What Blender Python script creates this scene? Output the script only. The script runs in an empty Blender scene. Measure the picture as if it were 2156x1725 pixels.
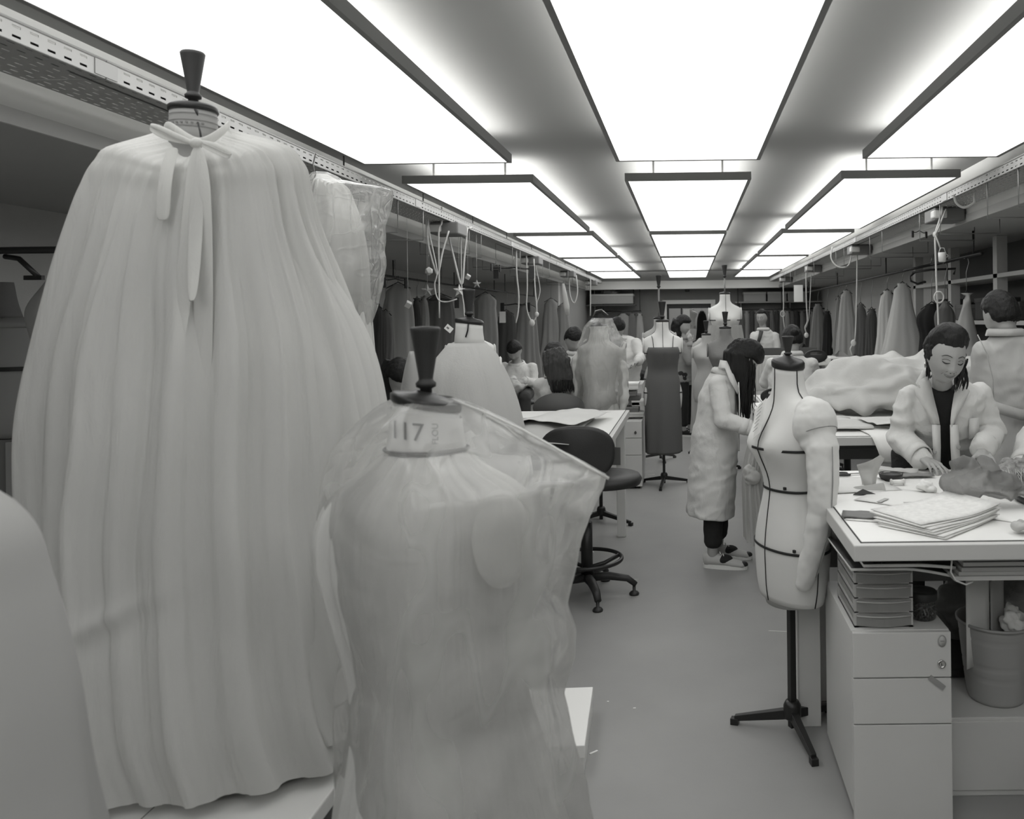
import bpy, bmesh, math, random
import numpy as np
from mathutils import Vector, Matrix, Euler, noise
PI = math.pi
rad = math.radians
scn = bpy.context.scene
COL = scn.collection

# ---------------------------------------------------------------- camera
F, CX, CY, IW, IH = 1700.0, 1448.0, 672.0, 2156.0, 1725.0
CAMZ = 1.5
PITCH, ROLL = 0.0, -0.012
RM = Matrix.Rotation(PI/2 - PITCH, 3, 'X') @ Matrix.Rotation(ROLL, 3, 'Z')
cd = bpy.data.cameras.new('camera'); cam = bpy.data.objects.new('camera', cd); COL.objects.link(cam)
cam.matrix_world = Matrix.Translation((0, 0, CAMZ)) @ RM.to_4x4()
cd.sensor_width = 36.0; cd.lens = 36.0*F/IW
cd.shift_x = (IW/2 - CX)/IW; cd.shift_y = (CY - IH/2)/IW
cd.clip_start = .05; cd.clip_end = 100
cd.dof.use_dof = True; cd.dof.focus_distance = 4.2; cd.dof.aperture_fstop = 5.0
scn.camera = cam

# ---------------------------------------------------------------- light and exposure
PANEL_DOWN = 2.1      # luminous ceiling panels, downward face
PANEL_UP = 5.0         # the same panels, light let out at the top
world = bpy.data.worlds.new('world'); scn.world = world; world.use_nodes = True
world.node_tree.nodes['Background'].inputs[0].default_value = (.5, .5, .49, 1)
world.node_tree.nodes['Background'].inputs[1].default_value = .10
scn.view_settings.view_transform = 'Standard'; scn.view_settings.look = 'None'
scn.view_settings.gamma = 1; scn.view_settings.use_curve_mapping = False
scn.view_settings.exposure = 0.0
try:
    scn.cycles.max_bounces = 6; scn.cycles.transparent_max_bounces = 14
    scn.cycles.diffuse_bounces = 3; scn.cycles.adaptive_threshold = .05; scn.cycles.use_adaptive_sampling = True
    scn.cycles.sample_clamp_indirect = 4
except Exception: pass

# ---------------------------------------------------------------- helpers
def W(px, py, d):
    """world point seen at pixel px,py of the photograph at the distance d into the room"""
    r = RM @ Vector(((px-CX)/F, -(py-CY)/F, -1.0))
    return Vector((0, 0, CAMZ)) + r*(d/r.y)
def R_(seed): return random.Random(seed)
def sock(n, k, v):
    if k in n.inputs: n.inputs[k].default_value = v
def grey(v): return (v, v, v*.975, 1)
MATS = {}
def mat(name, v, rough=.6, metal=0, var=0, vscale=6, bump=0, bscale=40, bstretch=None, bdist=.01, trans=0, spec=.5, col=None, detail=4, sheen=0, bump2=0, b2scale=200):
    if name in MATS: return MATS[name]
    m = bpy.data.materials.new(name); m.use_nodes = True; MATS[name] = m
    nt = m.node_tree; N = nt.nodes; L = nt.links; p = N['Principled BSDF']
    c = col if col else grey(v)
    sock(p, 'Base Color', c); sock(p, 'Roughness', rough); sock(p, 'Metallic', metal); sock(p, 'Specular IOR Level', spec)
    if sheen: sock(p, 'Sheen Weight', sheen)
    tc = N.new('ShaderNodeTexCoord')
    if var:
        nz = N.new('ShaderNodeTexNoise'); nz.inputs['Scale'].default_value = vscale; nz.inputs['Detail'].default_value = detail
        L.new(tc.outputs['Object'], nz.inputs['Vector'])
        cr = N.new('ShaderNodeMapRange'); cr.inputs[1].default_value = .3; cr.inputs[2].default_value = .7
        cr.inputs[3].default_value = 1-var; cr.inputs[4].default_value = 1+var
        L.new(nz.outputs[0], cr.inputs[0])
        mx = N.new('ShaderNodeVectorMath'); mx.operation = 'SCALE'; mx.inputs[0].default_value = c[:3]
        L.new(cr.outputs[0], mx.inputs['Scale']); L.new(mx.outputs[0], p.inputs['Base Color'])
    if bump:
        mp = N.new('ShaderNodeMapping'); L.new(tc.outputs['Object'], mp.inputs[0])
        if bstretch: mp.inputs['Scale'].default_value = bstretch
        nz = N.new('ShaderNodeTexNoise'); nz.inputs['Scale'].default_value = bscale; nz.inputs['Detail'].default_value = 5
        nz.inputs['Distortion'].default_value = .8
        L.new(mp.outputs[0], nz.inputs['Vector'])
        b = N.new('ShaderNodeBump'); b.inputs['Strength'].default_value = bump; b.inputs['Distance'].default_value = bdist
        L.new(nz.outputs[0], b.inputs['Height'])
        last = b
        if bump2:
            n2 = N.new('ShaderNodeTexNoise'); n2.inputs['Scale'].default_value = b2scale; n2.inputs['Detail'].default_value = 2
            L.new(tc.outputs['Object'], n2.inputs['Vector'])
            b2 = N.new('ShaderNodeBump'); b2.inputs['Strength'].default_value = bump2; b2.inputs['Distance'].default_value = .002
            L.new(n2.outputs[0], b2.inputs['Height']); L.new(b.outputs[0], b2.inputs['Normal']); last = b2
        L.new(last.outputs[0], p.inputs['Normal'])
    if trans:      # thin cloth letting light through
        t = N.new('ShaderNodeBsdfTranslucent'); t.inputs[0].default_value = c
        mix = N.new('ShaderNodeMixShader'); mix.inputs[0].default_value = trans
        L.new(p.outputs[0], mix.inputs[1]); L.new(t.outputs[0], mix.inputs[2])
        L.new(mix.outputs[0], N['Material Output'].inputs[0])
    return m
def sheer(name, v, opacity=.7, rough=.7, trans=.4, bump=.4, bscale=30, bstretch=None, edge=.5, bdist=.01):
    """see-through cloth or netting: transparent share plus diffuse and translucent thread, denser seen edge-on"""
    if name in MATS: return MATS[name]
    m = bpy.data.materials.new(name); m.use_nodes = True; MATS[name] = m
    nt = m.node_tree; N = nt.nodes; L = nt.links; N.remove(N['Principled BSDF'])
    tc = N.new('ShaderNodeTexCoord'); mp = N.new('ShaderNodeMapping'); L.new(tc.outputs['Object'], mp.inputs[0])
    if bstretch: mp.inputs['Scale'].default_value = bstretch
    nz = N.new('ShaderNodeTexNoise'); nz.inputs['Scale'].default_value = bscale; nz.inputs['Detail'].default_value = 5; nz.inputs['Distortion'].default_value = .6
    L.new(mp.outputs[0], nz.inputs['Vector'])
    b = N.new('ShaderNodeBump'); b.inputs['Strength'].default_value = bump; b.inputs['Distance'].default_value = bdist; L.new(nz.outputs[0], b.inputs['Height'])
    d = N.new('ShaderNodeBsdfDiffuse'); d.inputs[0].default_value = grey(v); L.new(b.outputs[0], d.inputs['Normal'])
    t = N.new('ShaderNodeBsdfTranslucent'); t.inputs[0].default_value = grey(v); L.new(b.outputs[0], t.inputs['Normal'])
    a = N.new('ShaderNodeMixShader'); a.inputs[0].default_value = trans; L.new(d.outputs[0], a.inputs[1]); L.new(t.outputs[0], a.inputs[2])
    tr = N.new('ShaderNodeBsdfTransparent')
    lw = N.new('ShaderNodeLayerWeight'); lw.inputs[0].default_value = .35
    mr = N.new('ShaderNodeMapRange'); mr.inputs[3].default_value = opacity; mr.inputs[4].default_value = min(1, opacity+edge)
    L.new(lw.outputs['Facing'], mr.inputs[0])
    mx = N.new('ShaderNodeMixShader'); L.new(mr.outputs[0], mx.inputs[0]); L.new(tr.outputs[0], mx.inputs[1]); L.new(a.outputs[0], mx.inputs[2])
    L.new(mx.outputs[0], N['Material Output'].inputs[0])
    return m
def film(name, v=.8, haze=.25, bump=.9, bscale=9, bdist=.03, rough=.18, creases=.35, cw=.05):
    """crumpled clear polythene: mostly see-through, a milky share, glossy creases"""
    if name in MATS: return MATS[name]
    m = bpy.data.materials.new(name); m.use_nodes = True; MATS[name] = m
    nt = m.node_tree; N = nt.nodes; L = nt.links; N.remove(N['Principled BSDF'])
    tc = N.new('ShaderNodeTexCoord')
    nz = N.new('ShaderNodeTexNoise'); nz.inputs['Scale'].default_value = bscale; nz.inputs['Detail'].default_value = 4; nz.inputs['Distortion'].default_value = 1.6
    L.new(tc.outputs['Object'], nz.inputs['Vector'])
    # long creases: thin level lines of two stretched noises
    rid = []
    for k, (scl, rot) in enumerate((((1.6, 1.6, .45), (.25, .35, .3)), ((.7, .7, 1.1), (.6, -.5, .9)))):
        m_ = N.new('ShaderNodeMapping'); m_.inputs['Scale'].default_value = scl; m_.inputs['Rotation'].default_value = rot; L.new(tc.outputs['Object'], m_.inputs[0])
        n_ = N.new('ShaderNodeTexNoise'); n_.inputs['Scale'].default_value = bscale*(1.0, 1.7)[k]; n_.inputs['Detail'].default_value = 1.0; n_.inputs['Distortion'].default_value = .3; L.new(m_.outputs[0], n_.inputs['Vector'])
        s1 = N.new('ShaderNodeMath'); s1.operation = 'SUBTRACT'; s1.inputs[1].default_value = .5; L.new(n_.outputs[0], s1.inputs[0])
        s2 = N.new('ShaderNodeMath'); s2.operation = 'ABSOLUTE'; L.new(s1.outputs[0], s2.inputs[0])
        r_ = N.new('ShaderNodeMapRange'); r_.inputs[1].default_value = 0; r_.inputs[2].default_value = cw; r_.inputs[3].default_value = (1, .6)[k]; r_.inputs[4].default_value = 0; L.new(s2.outputs[0], r_.inputs[0]); rid.append(r_)
    mrv = N.new('ShaderNodeMath'); mrv.operation = 'MAXIMUM'; L.new(rid[0].outputs[0], mrv.inputs[0]); L.new(rid[1].outputs[0], mrv.inputs[1])
    ad = N.new('ShaderNodeMath'); ad.operation = 'MULTIPLY_ADD'; ad.inputs[1].default_value = creases; L.new(mrv.outputs[0], ad.inputs[0]); L.new(nz.outputs[0], ad.inputs[2])
    b = N.new('ShaderNodeBump'); b.inputs['Strength'].default_value = bump; b.inputs['Distance'].default_value = bdist; L.new(ad.outputs[0], b.inputs['Height'])
    nz.inputs['Detail'].default_value = 1.5; nz.inputs['Distortion'].default_value = .5
    mp = N.new('ShaderNodeMapping'); mp.inputs['Scale'].default_value = (1.25, 1.25, .6); mp.inputs['Rotation'].default_value = (0, .35, .2)
    for l in list(nt.links):
        if l.from_node == tc and l.to_node == nz: to = l.to_socket; nt.links.remove(l); L.new(mp.outputs[0], to)
    L.new(tc.outputs['Object'], mp.inputs[0])
    g = N.new('ShaderNodeBsdfGlossy'); g.inputs[0].default_value = (1, 1, 1, 1); g.inputs['Roughness'].default_value = rough; L.new(b.outputs[0], g.inputs['Normal'])
    d = N.new('ShaderNodeBsdfDiffuse'); d.inputs[0].default_value = grey(v); L.new(b.outputs[0], d.inputs['Normal'])
    t = N.new('ShaderNodeBsdfTranslucent'); t.inputs[0].default_value = grey(v); L.new(b.outputs[0], t.inputs['Normal'])
    dt = N.new('ShaderNodeMixShader'); dt.inputs[0].default_value = .45; L.new(d.outputs[0], dt.inputs[1]); L.new(t.outputs[0], dt.inputs[2])
    tr = N.new('ShaderNodeBsdfTransparent'); tr.inputs[0].default_value = (.97, .97, .97, 1)
    hz = N.new('ShaderNodeMath'); hz.operation = 'MULTIPLY_ADD'; hz.inputs[1].default_value = .10; hz.inputs[2].default_value = haze
    L.new(mrv.outputs[0], hz.inputs[0])
    m1 = N.new('ShaderNodeMixShader'); L.new(hz.outputs[0], m1.inputs[0]); L.new(tr.outputs[0], m1.inputs[1]); L.new(dt.outputs[0], m1.inputs[2])
    fr = N.new('ShaderNodeFresnel'); fr.inputs[0].default_value = 1.38; L.new(b.outputs[0], fr.inputs['Normal'])
    fm = N.new('ShaderNodeMath'); fm.operation = 'MULTIPLY'; fm.inputs[1].default_value = .8; fm.use_clamp = True; L.new(fr.outputs[0], fm.inputs[0])
    m2 = N.new('ShaderNodeMixShader'); L.new(fm.outputs[0], m2.inputs[0]); L.new(m1.outputs[0], m2.inputs[1]); L.new(g.outputs[0], m2.inputs[2])
    L.new(m2.outputs[0], N['Material Output'].inputs[0])
    return m
def emis(name, strength, v=1.0):
    if name in MATS: return MATS[name]
    m = bpy.data.materials.new(name); m.use_nodes = True; MATS[name] = m
    p = m.node_tree.nodes['Principled BSDF']; sock(p, 'Base Color', grey(.8)); sock(p, 'Emission Color', (v, v, v*.99, 1)); sock(p, 'Emission Strength', strength)
    return m

# --- the palette (photograph is black and white)
M_wall = mat('painted_wall', .45, .85, var=.04, vscale=2, bump=.1, bscale=60)
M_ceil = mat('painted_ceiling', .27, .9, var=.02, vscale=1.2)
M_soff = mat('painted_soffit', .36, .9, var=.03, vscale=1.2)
M_floor = mat('floor_paint', .305, .5, var=.05, vscale=2.5, bump=.08, bscale=30, bdist=.004, spec=.35)
M_white = mat('white_laminate', .72, .35, var=.015, vscale=3)
M_top = mat('table_laminate', .86, .38, var=.02, vscale=4)
M_edge = mat('table_edging', .60, .4)
M_cab = mat('cabinet_paint', .62, .42, var=.02, vscale=4)
M_dkline = mat('dark_joint', .03, .7)
M_black = mat('black_paint', .02, .35, spec=.4)
M_blackp = mat('black_plastic', .022, .5, bump=.1, bscale=200)
M_blackcl = mat('black_cloth', .018, .9, bump=.5, bscale=40)
M_dark = mat('dark_grey', .06, .6, var=.1)
M_gal = mat('galvanised_steel', .40, .45, metal=.2, var=.05, vscale=8)
M_alu = mat('aluminium_frame', .24, .5, metal=.2)
M_steel = mat('steel_wire', .25, .35, metal=.8)
M_chrome = mat('chrome', .6, .15, metal=1)
M_form = mat('form_linen', .70, .8, var=.03, vscale=5, bump=.12, bscale=300, bdist=.002)
M_form2 = mat('form_linen_dull', .48, .8, var=.03, vscale=5)
M_tape = mat('style_tape', .012, .6)
M_coat = mat('lab_coat_cotton', .72, .8, bump=.7, bscale=10, bdist=.02, bstretch=(1, 1, .5), var=.02, trans=.08, bump2=.15, b2scale=90)
M_gown = mat('gown_cotton', .62, .85, bump=.35, bscale=10, bdist=.015, bstretch=(1.5, 1.5, .5), trans=.22, bump2=.3, b2scale=150)
M_cloth = mat('white_cloth', .74, .8, bump=.4, bscale=12, bdist=.015, trans=.15)
M_paper = mat('paper', .84, .7)
M_rope = mat('cotton_cord', .62, .8)
M_skin = mat('skin', .37, .5, var=.05, vscale=9, bump=.05, bscale=150)
M_lip = mat('lips', .24, .4)
M_hair = mat('dark_hair', .014, .5, spec=.25, bump=.6, bscale=60, bstretch=(3, 3, .25), bdist=.006)
M_hair2 = mat('brown_hair', .02, .5, spec=.25, bump=.6, bscale=60, bstretch=(3, 3, .25), bdist=.006)
M_shirt = mat('black_knit', .012, .9, bump=.2, bscale=120)

# ---------------------------------------------------------------- object helpers
def tag(o, label=None, cat=None, group=None, kind=None):
    if label: o['label'] = label
    if cat: o['category'] = cat
    if group: o['group'] = group
    if kind: o['kind'] = kind
    return o
def thing(name, label, cat, loc=(0, 0, 0), rz=0, group=None):
    o = bpy.data.objects.new(name, None); COL.objects.link(o); o.location = loc; o.rotation_euler = (0, 0, rz)
    o.empty_display_size = .1
    return tag(o, label, cat, group)
def dup(root, loc=None, rz=None, label=None, group=None):
    r = root.copy(); COL.objects.link(r)
    if loc is not None: r.location = loc
    if rz is not None: r.rotation_euler = (0, 0, rz)
    if label: r['label'] = label
    if group: r['group'] = group
    for ch in list(root.children):
        c = ch.copy(); COL.objects.link(c); c.parent = r
        for g in list(ch.children):
            d = g.copy(); COL.objects.link(d); d.parent = c
    return r
class MB:
    def __init__(s): s.v = []; s.f = []; s.m = []; s.sm = []; s.cur = 0
    def add(s, vs, fs, smooth=False):
        b = len(s.v); s.v += [tuple(v) for v in vs]
        for f in fs: s.f.append([i+b for i in f]); s.m.append(s.cur); s.sm.append(smooth)
        return s
    def box(s, c, size, rot=None):
        hx, hy, hz = size[0]/2, size[1]/2, size[2]/2
        vs = [Vector((x*hx, y*hy, z*hz)) for z in (-1, 1) for y in (-1, 1) for x in (-1, 1)]
        if rot is not None: vs = [rot @ v for v in vs]
        c = Vector(c); vs = [v+c for v in vs]
        return s.add(vs, [(0, 2, 3, 1), (4, 5, 7, 6), (0, 1, 5, 4), (2, 6, 7, 3), (0, 4, 6, 2), (1, 3, 7, 5)])
    def bb(s, x0, x1, y0, y1, z0, z1): return s.box(((x0+x1)/2, (y0+y1)/2, (z0+z1)/2), (x1-x0, y1-y0, z1-z0))
    def rings(s, rs, cap0=True, cap1=True, smooth=True, closed=True):
        n = len(rs[0]); b = len(s.v); fs = []
        vs = [v for r in rs for v in r]
        for i in range(len(rs)-1):
            for j in range(n if closed else n-1):
                k = (j+1) % n
                fs.append((i*n+j, i*n+k, (i+1)*n+k, (i+1)*n+j))
        s.add(vs, fs, smooth)
        for flag, i in ((cap0, 0), (cap1, len(rs)-1)):
            if flag:
                c = Vector((0, 0, 0))
                for v in rs[i]: c += Vector(v)
                c /= n; bi = len(s.v); s.v.append(tuple(c))
                for j in range(n if closed else n-1):
                    k = (j+1) % n
                    a, d = b+i*n+j, b+i*n+k
                    s.f.append([bi, d, a] if i == 0 else [bi, a, d]); s.m.append(s.cur); s.sm.append(smooth)
        return s
    def lathe(s, prof, c=(0, 0, 0), n=24, smooth=True, cap0=True, cap1=True, rot=None):
        rs = []
        for r, z in prof:
            ring = [Vector((r*math.cos(2*PI*j/n), r*math.sin(2*PI*j/n), z)) for j in range(n)]
            if rot is not None: ring = [rot @ v for v in ring]
            rs.append([v+Vector(c) for v in ring])
        return s.rings(rs, cap0, cap1, smooth)
    def tube(s, pts, r, n=6, smooth=True, flat=1.0):
        pts = [Vector(p) for p in pts]; k = len(pts)
        rr = r if isinstance(r, (list, tuple)) else [r]*k
        t0 = (pts[1]-pts[0]).normalized()
        up = Vector((0, 0, 1)) if abs(t0.z) < .9 else Vector((1, 0, 0))
        x = t0.cross(up).normalized(); rs = []
        for i in range(k):
            t = (pts[min(i+1, k-1)]-pts[max(i-1, 0)])
            if t.length < 1e-9: t = t0.copy()
            t.normalize()
            x = (x - t*x.dot(t))
            if x.length < 1e-6: x = t.orthogonal()
            x.normalize(); y = t.cross(x)
            rs.append([pts[i]+x*(rr[i]*math.cos(2*PI*j/n))+y*(rr[i]*flat*math.sin(2*PI*j/n)) for j in range(n)])
        return s.rings(rs, True, True, smooth)
    def cap(s, p0, p1, r0, r1, n=12):
        """tapered capsule with round ends"""
        p0, p1 = Vector(p0), Vector(p1); t = p1-p0
        if t.length < 1e-6: t = Vector((0, 0, .001))
        tn = t.normalized(); pts = []; rr = []
        for a in (-80, -50, -20): pts.append(p0+tn*r0*math.sin(rad(a))); rr.append(r0*math.cos(rad(a)))
        for a in (20, 50, 80): pts.append(p1+tn*r1*math.sin(rad(a))); rr.append(r1*math.cos(rad(a)))
        return s.tube(pts, rr, n)
    def ell(s, c, r, rot=None, n=16, m=10):
        rs = []
        for i in range(m+1):
            a = -PI/2+PI*i/m; a = max(min(a, PI/2-.05), -PI/2+.05)
            ring = [Vector((r[0]*math.cos(a)*math.cos(2*PI*j/n), r[1]*math.cos(a)*math.sin(2*PI*j/n), r[2]*math.sin(a))) for j in range(n)]
            if rot is not None: ring = [rot @ v for v in ring]
            rs.append([v+Vector(c) for v in ring])
        return s.rings(rs)
    def spine(s, cs, a, b, lat=(1, 0, 0), n=24, p=2.0):
        """loft of (super)ellipses along a spine; a = half width along lat, b = half depth"""
        cs = [Vector(c) for c in cs]; lat = Vector(lat).normalized(); rs = []
        for i, c in enumerate(cs):
            t = (cs[min(i+1, len(cs)-1)]-cs[max(i-1, 0)]).normalized()
            x = (lat-t*lat.dot(t)).normalized(); y = t.cross(x)
            ring = []
            for j in range(n):
                q = 2*PI*j/n; cx_, sy_ = math.cos(q), math.sin(q)
                ring.append(c+x*(a[i]*math.copysign(abs(cx_)**(2/p), cx_))+y*(b[i]*math.copysign(abs(sy_)**(2/p), sy_)))
            rs.append(ring)
        return s.rings(rs)
    def prism(s, poly, z0, z1, smooth=False):
        n = len(poly); vs = [(x, y, z0) for x, y in poly]+[(x, y, z1) for x, y in poly]
        fs = [list(range(n))[::-1], list(range(n, 2*n))]+[(i, (i+1) % n, n+(i+1) % n, n+i) for i in range(n)]
        return s.add(vs, fs, smooth)
    def mesh(s, name):
        me = bpy.data.meshes.new(name); me.from_pydata(s.v, [], s.f)
        me.polygons.foreach_set('use_smooth', s.sm); me.polygons.foreach_set('material_index', s.m); me.update()
        return me
    def build(s, name, mats, parent=None, loc=None, bevel=0, fix=True):
        me = s.mesh(name)
        if fix:
            bm = bmesh.new(); bm.from_mesh(me); bmesh.ops.recalc_face_normals(bm, faces=bm.faces); bm.to_mesh(me); bm.free()
        for m in (mats if isinstance(mats, (list, tuple)) else [mats]): me.materials.append(m)
        o = bpy.data.objects.new(name, me); COL.objects.link(o)
        if parent is not None: o.parent = parent
        if loc is not None: o.location = loc
        if bevel:
            b = o.modifiers.new('bevel', 'BEVEL'); b.width = bevel; b.segments = 2; b.limit_method = 'ANGLE'
        return o
def crom(xs, ys, t):
    """smooth interpolation of ys over ascending xs"""
    xs = np.asarray(xs, float); ys = np.asarray(ys, float); t = np.clip(t, xs[0], xs[-1])
    m = np.gradient(ys, xs, axis=0); i = np.clip(np.searchsorted(xs, t, 'right')-1, 0, len(xs)-2)
    h = xs[i+1]-xs[i]; u = (t-xs[i])/h
    return (2*u**3-3*u**2+1)*ys[i]+(u**3-2*u**2+u)*h*m[i]+(-2*u**3+3*u**2)*ys[i+1]+(u**3-u**2)*h*m[i+1]
def fold_fn(seed, ks, sharp=1.0):
    r = R_(seed); cs = [(k, r.uniform(.5, 1), r.uniform(0, 2*PI), r.uniform(-1.2, 1.2)) for k in ks]
    tot = sum(c[1] for c in cs)
    def f(th, u):
        v = 0*th
        for k, a, ph, dr in cs:
            sv = np.sin(k*th+ph+dr*u); v = v+a*np.sign(sv)*np.abs(sv)**sharp
        return v/tot
    return f
def drape(prof, nth=160, nz=60, fold=None, amp=None, seed=0, wob=0.0, th0=0, th1=2*PI, power=2.0, fold2=None, amp2=None, tilt=None, modf=None):
    """prof rows (z, cx, cy, rx, ry); amp(u) is the fold depth as a share of the radius, u from 0 at the top to 1 at the bottom"""
    prof = sorted(prof, key=lambda p: p[0]); zs = [p[0] for p in prof]
    full = abs(th1-th0-2*PI) < 1e-6
    th = np.linspace(th0, th1, nth, endpoint=not full)
    rs = []
    for i in range(nz):
        u = i/(nz-1); z = zs[-1]+(zs[0]-zs[-1])*u
        cx, cy, rx, ry = [crom(zs, [p[k] for p in prof], z) for k in (1, 2, 3, 4)]
        rx, ry = max(rx, .001), max(ry, .001)
        m = np.ones_like(th)
        if fold is not None: m = 1+(amp(u) if callable(amp) else amp)*fold(th, u*2)
        if fold2 is not None: m = m+(amp2(u) if callable(amp2) else amp2)*fold2(th, u*3)
        c_, s_ = np.cos(th), np.sin(th)
        X = cx+rx*m*np.sign(c_)*np.abs(c_)**(2/power); Y = cy+ry*m*np.sign(s_)*np.abs(s_)**(2/power)
        ring = []; z_ = z
        for q, x, y in zip(th, X, Y):
            z = z_+(tilt(u, q) if tilt else 0)
            if modf:
                k = 1+modf(x, y, z); x = cx+(x-cx)*k; y = cy+(y-cy)*k
            if wob:
                nv = noise.noise_vector(Vector((x*5+seed, y*5, z*3)))
                ring.append((x+nv.x*wob, y+nv.y*wob, z+nv.z*wob*.5))
            else: ring.append((x, y, z))
        rs.append(ring)
    return rs, full
def cloth_obj(name, prof, m, parent=None, thick=.003, cap_top=False, **kw):
    rs, full = drape(prof, **kw); mb = MB(); mb.rings(rs, cap_top, False, True, closed=full)
    o = mb.build(name, m, parent, fix=True)
    if thick: md = o.modifiers.new('thickness', 'SOLIDIFY'); md.thickness = thick; md.offset = -1
    return o
def pprof(rows, d, ryr, extra=0):
    """rows (y, x_lo, x_hi) in pixels at distance d -> profile rows; ryr = depth/width ratio"""
    out = []
    for r in rows:
        y, xl, xr = r[:3]; k = r[3] if len(r) > 3 else ryr
        a, b = W(xl, y, d), W(xr, y, d)
        out.append(((a.z+b.z)/2, (a.x+b.x)/2, d, (b.x-a.x)/2, (b.x-a.x)/2*k))
    return out
def fuse(mb, voxel, smooth=3, name='fused', disp=None):
    """one continuous surface out of overlapping closed pieces; returns a mesh"""
    me = mb.mesh(name); bm = bmesh.new(); bm.from_mesh(me); bmesh.ops.recalc_face_normals(bm, faces=bm.faces); bm.to_mesh(me); bm.free()
    o = bpy.data.objects.new('tmp', me); COL.objects.link(o)
    md = o.modifiers.new('r', 'REMESH'); md.mode = 'VOXEL'; md.voxel_size = voxel; md.use_smooth_shade = True
    if smooth: s_ = o.modifiers.new('s', 'SMOOTH'); s_.iterations = smooth; s_.factor = .6
    dg = bpy.context.evaluated_depsgraph_get(); dg.update()
    new = bpy.data.meshes.new_from_object(o.evaluated_get(dg)); new.name = name
    bpy.data.objects.remove(o); bpy.data.meshes.remove(me)
    if disp:
        amp, sc = disp[:2]; st = disp[2] if len(disp) > 2 else (1, 1, 1)
        new.update(); N = len(new.vertices); nr = np.empty(N*3); co = np.empty(N*3)
        new.vertices.foreach_get('normal', nr); new.vertices.foreach_get('co', co); nr = nr.reshape(-1, 3); co = co.reshape(-1, 3)
        for i in range(N):
            c = co[i]; nv = noise.noise(Vector((c[0]*sc*st[0], c[1]*sc*st[1], c[2]*sc*st[2]))) + .5*noise.noise(Vector((c[0]*sc*2.3*st[0]+7, c[1]*sc*2.3*st[1], c[2]*sc*2.3*st[2])))
            if len(disp) > 3: nv = .55-1.6*abs(noise.noise(Vector((c[0]*sc*st[0]+3, c[1]*sc*st[1], c[2]*sc*st[2]))))+.25*nv-.35*abs(noise.noise(Vector((c[0]*sc*2.1, c[1]*sc*2.1+5, c[2]*sc*2.1))))
            co[i] += nr[i]*amp*nv
        new.vertices.foreach_set('co', co.ravel()); new.update()
    new.polygons.foreach_set('use_smooth', [True]*len(new.polygons))
    return new
def link(name, me, m, parent=None, loc=None):
    me.materials.clear()
    for q in (m if isinstance(m, (list, tuple)) else [m]): me.materials.append(q)
    o = bpy.data.objects.new(name, me); COL.objects.link(o)
    if parent is not None: o.parent = parent
    if loc is not None: o.location = loc
    return o
def struct(o): o['kind'] = 'structure'; return o
def arc(c, r, a0, a1, n, ax=Vector((1, 0, 0)), ay=Vector((0, 0, 1))):
    c = Vector(c); return [c+ax*(r*math.cos(a0+(a1-a0)*i/(n-1)))+ay*(r*math.sin(a0+(a1-a0)*i/(n-1))) for i in range(n)]
# ================================================================ THE ROOM
ZS, ZC, XL, XR, BL, BR = 2.18, 2.56, -3.75, 3.05, -2.25, 2.03
YE, Y0 = 18.5, -2.2
struct(MB().bb(XL-.2, XR+.2, Y0-.2, YE+6, -.1, 0).build('floor', M_floor))
struct(MB().bb(BL, BR, Y0, 17.85, ZC, ZC+.1).build('ceiling', M_ceil))
struct(MB().bb(XL-.2, BL, Y0, YE+.2, ZS, ZC+.1).build('ceiling_soffit', M_soff))
struct(MB().bb(BR, XR+.2, Y0, YE+.2, ZS, ZC+.1).build('ceiling_soffit', M_soff))
o = struct(MB().bb(BL, BR, 17.85, YE+.2, ZS, ZC+.1).build('ceiling_soffit', M_soff))
M_bulk = mat('bulkhead_lit_tone', .78, .8)  # paler than the soffit: panel light on these faces put into the colour
struct(MB().bb(BL-.001, BL+.006, Y0, 17.85, ZS+.05, ZC).build('trim_4', M_bulk))
struct(MB().bb(BR-.006, BR+.001, Y0, 17.85, ZS+.05, ZC).build('trim_5', M_bulk))
# lipped lower edges of the lowered ceilings
M_trim = mat('bulkhead_trim', .5, .8)
struct(MB().bb(BL-.0, BL+.012, Y0, 17.85, ZS-.006, ZS+.05).build('trim_1', M_trim))
struct(MB().bb(BR-.012, BR, Y0, 17.85, ZS-.006, ZS+.05).build('trim_2', M_trim))
struct(MB().bb(BL, BR, 17.80, 17.849, ZS-.01, ZS+.17).build('trim_3', mat('cornice_paint', .8, .6)))
struct(MB().bb(XL-.2, XL, Y0, 14.2, 0, ZS).build('wall_left', M_wall))
struct(MB().bb(XR, XR+.2, Y0, YE+.2, 0, ZS).build('wall_right', M_wall))
struct(MB().bb(XL-.2, BL-.02, 14.2, 14.4, 0, ZS).build('wall_left_return', M_wall))
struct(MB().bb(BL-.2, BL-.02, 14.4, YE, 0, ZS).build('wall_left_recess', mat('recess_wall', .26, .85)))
struct(MB().bb(XL-.2, XR+.2, Y0-.2, Y0, 0, ZC).build('wall_behind', M_wall))
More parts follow.
